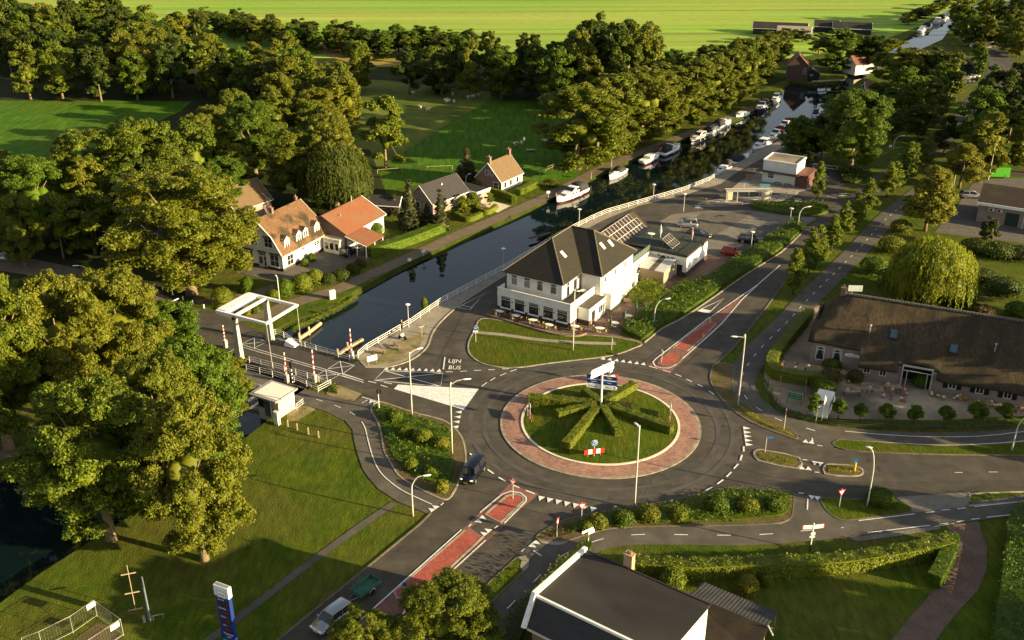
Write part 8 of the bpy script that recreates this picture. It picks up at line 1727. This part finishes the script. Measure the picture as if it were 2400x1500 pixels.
# white camper / caravan front in the yard
cv = empty('caravan', (*G(1928, 965), .03), R(63), 'white camper van parked between two ball trees', 'camper van')
m = MB(); pr2 = [(-2.4, .35), (-2.5, 1.2), (-2.2, 2.35), (-1.2, 2.7), (1.0, 2.7), (1.9, 1.55), (2.6, 1.15), (2.65, .4)]
m.loft([[(x, y*w_, z) for x, z in pr2] for y, w_ in ((-1, 1.0), (1, 1.0))]); m.build('body', M_WP, cv)
part('window', lambda m: (m.add([(1.08, -.85, 2.62), (1.08, .85, 2.62), (1.9, .88, 1.62), (1.9, -.88, 1.62)], [(0, 3, 2, 1)]), m.b2((-1.0, -1.02, 1.5), (.9, -1.001, 2.2)), m.b2((-1.0, 1.001, 1.5), (.9, 1.02, 2.2))), M_GLASS, cv)
for x in (-1.5, 1.7):
    for s in (-1, 1): part('wheel', lambda m: m.cyl((x, s*.82, .33), (x, s*1.01, .33), .34, n=14), M_TYRE, cv)
fl = empty('flagpole', (*G(1925, 990), 0), R(20), 'thin pole with a limp pink and white banner beside the camper', 'flagpole'); part('pole', lambda m: m.cyl((0, 0, 0), (0, 0, 4.0), .04), M_TRIM, fl); part('banner', lambda m: m.add([(0.04, 0, 3.9), (.35, .05, 3.5), (.3, 0, 2.4), (.04, 0, 2.2)], [(0, 3, 2, 1)]), mat('pink_banner', (.6, .35, .35), rough=.9), fl)
# trailer
tr = empty('trailer', (*G(858, 1387), .045), R(-128), 'open green cargo trailer behind the silver car', 'trailer'); tg = mat('green_trailer', (.035, .12, .075), (.06, .17, .10), scale=2, rough=.6)
part('box', lambda m: (m.b2((-1.4, -.72, .45), (1.4, .72, .52)), m.b2((-1.4, -.75, .521), (1.4, -.70, .95)), m.b2((-1.4, .70, .521), (1.4, .75, .95)), m.b2((-1.45, -.75, .5), (-1.401, .75, .95)), m.b2((1.401, -.75, .5), (1.45, .75, .95))), tg, tr)
part('drawbar', lambda m: m.tube([(1.4, -.4, .42), (2.6, 0, .42), (1.4, .4, .42)], .04, 5), M_METAL, tr)
for s in (-1, 1): w_ = part('wheel', lambda m: m.cyl((-.1, s*.80, .3), (-.1, s*.97, .3), .3, n=14), M_TYRE, tr); part('mudguard', lambda m: m.tube([(-.1+.4*math.cos(a), s*.88, .3+.4*math.sin(a)) for a in (0, .5, 1.05, 1.57, 2.1, 2.6, 3.14)], .05, 4), M_METAL, tr)

# ---- boats
def boat(px, py, az, L, label, hull, top=None, canopy=None, style='cruiser', W=None, boot=None, flag=False):
    W = W or L*.31; x, y = G(px, py, WL); e = empty('motor_boat', (x, y, WL), az, label, 'boat', 'boats moored in the canal'); top = top or M_BRW; L *= .92; W *= .92; hb = .9 if style != 'open' else .7
    m = MB(); st = [(-.5, .78, .0), (-.42, .92, -.0), (-.1, 1.0, 0), (.2, .88, .06), (.38, .5, .16), (.47, .16, .26), (.5, .02, .30)]
    for mi_, (z0, z1, f0, f1) in enumerate(((-.25, .32, .62, .9), (.32, hb, .9, 1.0))):
        secs = []
        for t, w_, sh in st:
            w2 = W/2*w_; sh2 = sh*1.3; secs.append([(t*L*(.93 if mi_ == 0 and t > .3 else 1), -w2*f0, z0), (t*L, -w2*f1, z1+sh2*(mi_ or .35)), (t*L, w2*f1, z1+sh2*(mi_ or .35)), (t*L*(.93 if mi_ == 0 and t > .3 else 1), w2*f0, z0)])
        m.loft(secs, mi_)
    hl2 = m.build('hull', [boot or hull, hull], e, True)
    dk_ = MB(); dk_.loft([[(t*L*.985, -W/2*w_*.9, hb+sh*1.3+.02), (t*L*.985, W/2*w_*.9, hb+sh*1.3+.02), (t*L*.985, W/2*w_*.9, hb+sh*1.3+.05), (t*L*.985, -W/2*w_*.9, hb+sh*1.3+.05)] for t, w_, sh in st]); dk_.build('deck', top, e)
    if style in ('cruiser', 'cabin'):
        h2 = .62; m = MB()
        m.loft([[(t*L, -W*w_, hb), (t*L, -W*w_*.88, hb+z), (t*L, W*w_*.88, hb+z), (t*L, W*w_, hb)] for t, w_, z in ((-.20, .40, h2), (.10, .38, h2), (.24, .30, h2*.8), (.33, .2, .12))]); cb_ = m.build('cabin', top, e)
        m = MB()
        for s in (-1, 1):
            m = MB()
            for k in range(3): m.add([((-.15+k*.1)*L, s*(W*.40-.01+.012), hb+.2), ((-.08+k*.1)*L, s*(W*.395+.002), hb+.2), ((-.08+k*.1)*L, s*(W*.375), hb+.45), ((-.15+k*.1)*L, s*(W*.38), hb+.45)], [(0, 1, 2, 3)])
            m.build('side_windows', M_GLASS, cb_); part('front_window', lambda m: m.add([(.245*L, -W*.24, hb+.5), (.245*L, W*.24, hb+.5), (.30*L, W*.17, hb+.25), (.30*L, -W*.17, hb+.25)], [(0, 3, 2, 1)]), M_GLASS, cb_)
        z0 = hb+h2
        if style == 'cruiser':
            m = MB(); m.loft([[(t*L, -W*w_, zb), (t*L, -W*w_*.85, zt), (t*L, W*w_*.85, zt), (t*L, W*w_, zb)] for t, w_, zb, zt in ((-.30, .38, hb, hb+1.25), (-.02, .36, hb, hb+1.3), (.07, .33, hb+.4, z0+.08))]); m.build('wheelhouse', top, e)
            m = MB(); m.add([(.0*L, -W*.31, hb+1.24), (.0*L, W*.31, hb+1.24), (.075*L, W*.30, hb+.75), (.075*L, -W*.30, hb+.75)], [(0, 3, 2, 1)])
            for s in (-1, 1): m.add([(-.27*L, s*W*.37, hb+.7), (-.05*L, s*W*.36, hb+.7), (-.05*L, s*W*.325, hb+1.15), (-.27*L, s*W*.335, hb+1.15)], [(0, 1, 2, 3)])
            m.build('windscreen', M_GLASS, e)
        if canopy: part('canopy', lambda m: m.loft([[(t*L, -W*.40, hb), (t*L, -W*.36, hb+z), (t*L, -W*.2, hb+z+.15), (t*L, W*.2, hb+z+.15), (t*L, W*.36, hb+z), (t*L, W*.40, hb)] for t, z in ((-.46, .7), (-.40, 1.35), (-.22, 1.5), (-.14, 1.3))]), canopy, e, True)
    else:
        part('cockpit', lambda m: m.b2((-.40*L, -W*.34, hb+.03), (.05*L, W*.34, hb+.06)), M_DECK, e)
        part('foredeck', lambda m: m.loft([[(t*L, -W*w_, hb+.05), (t*L, -W*w_*.8, hb+z), (t*L, W*w_*.8, hb+z), (t*L, W*w_, hb+.05)] for t, w_, z in ((.04, .42, .45), (.25, .32, .38), (.40, .12, .35))]), top, e, True)
        if canopy: part('canopy', lambda m: m.loft([[(t*L, -W*.42, hb), (t*L, -W*.34, hb+z), (t*L, W*.34, hb+z), (t*L, W*.42, hb)] for t, z in ((-.36, .45), (-.25, .95), (.0, 1.0), (.08, .45))]), canopy, e, True)
    rl_ = MB(); pts = [(t*L*.97, W/2*w_*.93, hb+sh*1.3+.55) for t, w_, sh in st[2:]]; rl_.tube(pts+[(p[0], -p[1], p[2]) for p in pts[::-1]], .02, 4)
    for p in pts[::2]:
        for s in (-1, 1): rl_.tube([(p[0], s*p[1], p[2]-.55), (p[0], s*p[1], p[2])], .016, 4)
    rl_.build('pulpit_rail', M_METAL, e)
    for s in (-1, 1): part('fender', lambda m: (m.ell((-.1*L, s*(W/2+.1), .55), (.1, .1, .28), 6, 5), m.ell((.15*L, s*(W/2*.95+.08), .6), (.1, .1, .28), 6, 5)), M_BRW, e)
    if flag: f_ = part('flagstaff', lambda m: m.tube([(-.49*L if flag == 1 else .49*L, 0, hb), (-.52*L if flag == 1 else .52*L, 0, hb+1.5)], .025, 4), M_TRIM, e); part('flag', lambda m: m.add([(-.52*L if flag == 1 else .52*L, 0, hb+1.5), (-.58*L if flag == 1 else .54*L, .12, hb+1.35), (-.57*L if flag == 1 else .54*L, .1, hb+.6), (-.51*L if flag == 1 else .51*L, 0, hb+.75)], [(0, 1, 2, 3)]), RED, f_)
    return e
mar = mat('maroon_hull', (.10, .012, .012), rough=.3); nvy = mat('navy_hull', (.010, .012, .028), rough=.25); wht = mat('white_hull', (.76, .75, .72), rough=.3); cvs = mat('dark_canvas', (.03, .028, .03), rough=.9); crm = mat('cream_hull', (.58, .52, .40), rough=.4); bcv = mat('blue_canvas', (.02, .03, .10), rough=.9); mcv = mat('maroon_canvas', (.07, .012, .012), rough=.9)
aL = R(53)
boat(1338, 462, aL+R(180), 11.5, 'largest white motor yacht with a maroon waterline and red flag, nearest on the left bank', wht, canopy=cvs, boot=mar, flag=2)
boat(1446, 411, aL+R(185), 8.2, 'white open cruiser with a folded dark hood, second on the left bank', wht, style='open', canopy=cvs)
boat(1524, 377, aL, 8.6, 'white cabin boat with a maroon hull band, third on the left bank', wht, boot=mar, canopy=None, style='cabin')
boat(1571, 357, aL, 10, 'white and dark motor yacht with a mast, fourth on the left bank', wht, canopy=cvs, boot=nvy, flag=1)
boat(1636, 330, aL+R(180), 9, 'cream topped motor boat with a black hull, fifth on the left bank', nvy, top=crm)
boat(1665, 311, aL, 8, 'white open sports boat, sixth on the left bank', wht, style='open', canopy=cvs)
boat(1695, 297, aL, 9, 'white motor yacht with a dark hood, seventh on the left bank', wht, canopy=cvs)
boat(1738, 275, aL+R(180), 7.4, 'small white boat with a wooden stripe, eighth on the left bank', wht, top=M_BRW, style='cabin')
boat(1784, 257, aL+R(190), 10, 'navy hulled motor boat with a black hood, ninth on the left bank', nvy, canopy=cvs)
boat(1818, 238, aL+R(195), 8.5, 'white motor boat moored last on the left bank', wht, canopy=None)
aR = R(52)
boat(1695, 403, aR+R(180), 7.0, 'white boat with a small black cockpit, nearest on the quay side', wht, style='cabin', canopy=cvs)
boat(1734, 378, aR, 9.5, 'white yacht with a radar arch and black seats, second on the quay side', wht, style='open', canopy=cvs)
boat(1783, 347, aR+R(180), 9.5, 'white motor yacht, third on the quay side', wht)
boat(1817, 324, aR+R(180), 9.5, 'cream motor yacht with red window frames, fourth on the quay side', crm, top=M_BRW, canopy=mcv)
boat(1838, 303, aR+R(180), 9.0, 'dark boat with a maroon hood, fifth on the quay side', nvy, canopy=mcv)
boat(1933, 262, R(20), 8.0, 'white motor boat under the dark tree on the right bank', wht); boat(1912, 270, R(70), 6.5, 'small white boat with a blue cover on the right bank', wht, style='open', canopy=bcv); boat(1958, 252, R(10), 7, 'pale boat farthest right under the dark tree', crm, style='cabin')
for i, (x, y) in enumerate(((2163, 73), (2175, 66), (2198, 53), (2208, 47), (2216, 41))): boat(x, y, R(55), 9.5, '%s white boat moored in the far canal, counted from the nearest' % ('first', 'second', 'third', 'fourth', 'fifth')[i], wht, canopy=cvs if i % 2 else None)
boat(2275, 184, R(-5), 6, 'grey boat in the side basin beside the main road', crm, style='open')
e = empty('lock_jetty', (*G(1945, 196), 0), R(12), 'pale timber balance beams at the lock beside the boathouse', 'jetty'); part('beam', lambda m: m.b2((-6, -.2, .8), (5, .2, 1.1)), M_WOODL, e)
for x in (-5, -1, 4): part('post', lambda m: m.b2((x-.15, -.15, -1.2), (x+.15, .15, .8)), M_WOODD, e)

# ---- sheep in the pasture
wool = mat('wool', (.62, .56, .44), (.52, .46, .36), scale=6, rough=1, bump=1, bscale=20)
sp0 = empty('sheep', (0, 0, 0), 0, 'x', 'sheep'); m = MB()
m.loft([[(x, math.cos(a)*ry, zc+math.sin(a)*rz2) for a in [i*math.pi/5 for i in range(10)]] for x, ry, rz2, zc in ((-.55, .08, .1, .66), (-.5, .20, .22, .64), (-.25, .27, .28, .62), (.1, .27, .28, .62), (.35, .22, .25, .66), (.48, .13, .16, .74), (.62, .09, .10, .84), (.74, .075, .085, .82), (.86, .05, .055, .74), (.9, .02, .02, .71))])
for x in (-.38, .3):
    for s in (-1, 1): m.tube([(x, s*.14, .5), (x+(.06 if x < 0 else 0), s*.14, .28), (x, s*.14, 0)], [.075, .04, .032], 6)
m.build('body', wool, sp0, True); part('ears', lambda m: [m.tube([(.66, s*.07, .88), (.62, s*.18, .86)], [.03, .012], 5) for s in (-1, 1)], wool, sp0)
shp = [(984, 257, 'alone at the left edge of the sheep pasture'), (1003, 262, 'second from the left in the sheep pasture'), (1045, 240, 'left one of the pair lying in the middle of the sheep pasture'), (1049, 243, 'right one of the pair in the middle of the sheep pasture'), (1064, 243, 'right of the pair in the middle of the sheep pasture'), (1061, 226, 'just right of the field shelter'), (1098, 233, 'left one of three at the wood edge'), (1109, 231, 'middle one of three at the wood edge'), (1121, 228, 'right one of three at the wood edge'), (968, 223, 'left of the field shelter'), (1209, 343, 'left one on the back meadow'), (1223, 342, 'middle one on the back meadow'), (1228, 333, 'uppermost one on the back meadow'), (1198, 372, 'behind the chimney of the brown brick house'), (1278, 337, 'right one on the back meadow')]
for i, (x, y, nm) in enumerate(shp): place(sp0, USED, (*G(x, y), .02), random.uniform(0, 6.28), 1.3, label='white sheep '+nm, group='grazing sheep')
e = empty('field_trough', (*G(1243, 355), 0), R(0), 'flat pale trough on the back meadow', 'trough'); part('basin', lambda m: m.b2((-1, -.3, .2), (1, .3, .5)), M_METAL, e)
# ---- farm stall clutter in the gravel yard: tables with crates and potted flowers
pot = empty('flower_pot', (0, 0, 0), 0, 'x', 'flower pot'); part('pot', lambda m: m.cyl((0, 0, 0), (0, 0, .35), .16, .22, 10), mat('clay_pot', (.32, .16, .09)), pot)
cols = {'white': (.55, .54, .46), 'orange': (.40, .13, .03), 'yellow': (.45, .35, .05), 'pink': (.4, .18, .22), 'violet': (.2, .16, .32)}
fl_i = {}
def flowers(c):
    if c in fl_i: return fl_i[c]
    P = RNG.normal(size=(90, 3)); P /= np.linalg.norm(P, axis=1, keepdims=True); P[:, 2] = abs(P[:, 2]); me = leaf_mesh('blossom', P*np.array([.2, .2, .2])+np.array([0, 0, .42]), P, .10, mat(c+'_petals', cols[c], rough=.8)); fl_i[c] = me; return me
yl = lambda x, y: (TO[0]+math.cos(TR)*x-math.sin(TR)*y, TO[1]+math.sin(TR)*x+math.cos(TR)*y, .03)
rng_ = random.Random(4)
zones = [(-5.5, -9.5, 16, 1.6, 3.6, ['white', 'white', 'orange'], 'beside the left hedge of the farmhouse garden'), (2.0, -8.8, 14, 3.4, 1.6, ['orange', 'white', 'yellow'], 'below the curtained farmhouse windows'), (8.0, -10.8, 18, 3.0, 1.8, ['white', 'pink', 'violet'], 'left of the farmhouse entrance'), (14.6, -9.0, 9, 1.0, 1.0, ['white', 'orange'], 'right of the farmhouse entrance'), (17.5, -8.7, 9, 1.3, .6, ['yellow', 'white'], 'below the first shuttered window'), (20.5, -8.8, 9, 1.3, .6, ['white', 'yellow'], 'below the second shuttered window'), (24.0, -8.9, 10, 1.4, .6, ['orange', 'pink', 'yellow'], 'below the third shuttered window')]
for zx, zy, n_, rx, ry, cs, lab in zones:
    for i in range(n_):
        c = cs[i % len(cs)]; o = place(pot, USED, yl(zx+rng_.uniform(-rx, rx), zy+rng_.uniform(-ry, ry)), rng_.uniform(0, 6), rng_.uniform(.6, 1.1), label='%s flowers in a clay pot %s' % (c, lab), group='%s potted flowers %s' % (c, lab))
        for ch in list(o.children):
            if ch.name.startswith('blossom'): bpy.data.objects.remove(ch)
        link_mesh('blossom', flowers(c), o)
for x, y, rz2, lab in ((-1.8, -8.6, 0, 'display table below the left curtained window'), (1.6, -8.4, 0, 'display table below the name board'), (6.8, -11.5, .1, 'display table left of the entrance'), (8.9, -9.6, .1, 'display table beside the entrance'), (-3.2, -11.5, 1.3, 'display table along the left hedge'), (4.0, -13.2, .4, 'display table at the end of the yard hedge')):
    e = empty('display_table', yl(x, y), TR+rz2, lab, 'table', 'display tables in the gravel yard'); part('tabletop', lambda m: m.b2((-1.1, -.4, .7), (1.1, .4, .76)), M_WOODL, e)
    for a in (-1, 1):
        for b in (-1, 1): part('leg', lambda m: m.b2((a*1.0-.04, b*.32-.04, 0), (a*1.0+.04, b*.32+.04, .7)), M_WOODD, e)
    for k in range(3):
        c_ = empty('crate', (0, 0, 0), TR+rz2, 'wooden crate, %s on the %s' % (('left one', 'middle one', 'right one')[k], lab), 'crate', 'crates on the display tables'); q = yl(x+(k-1)*.65*math.cos(rz2), y+(k-1)*.65*math.sin(rz2)); c_.location = (q[0], q[1], .79)
        part('box', lambda m: (m.b2((-.22, -.25, 0), (.22, .25, .03)), m.b2((-.22, -.25, .031), (.22, -.22, .2)), m.b2((-.22, .22, .031), (.22, .25, .2)), m.b2((-.25, -.25, 0), (-.221, .25, .2)), m.b2((.221, -.25, 0), (.25, .25, .2))), M_WOODL, c_); link_mesh('contents', flowers(('white', 'orange', 'yellow')[k]), c_).location = (0, 0, -.3)
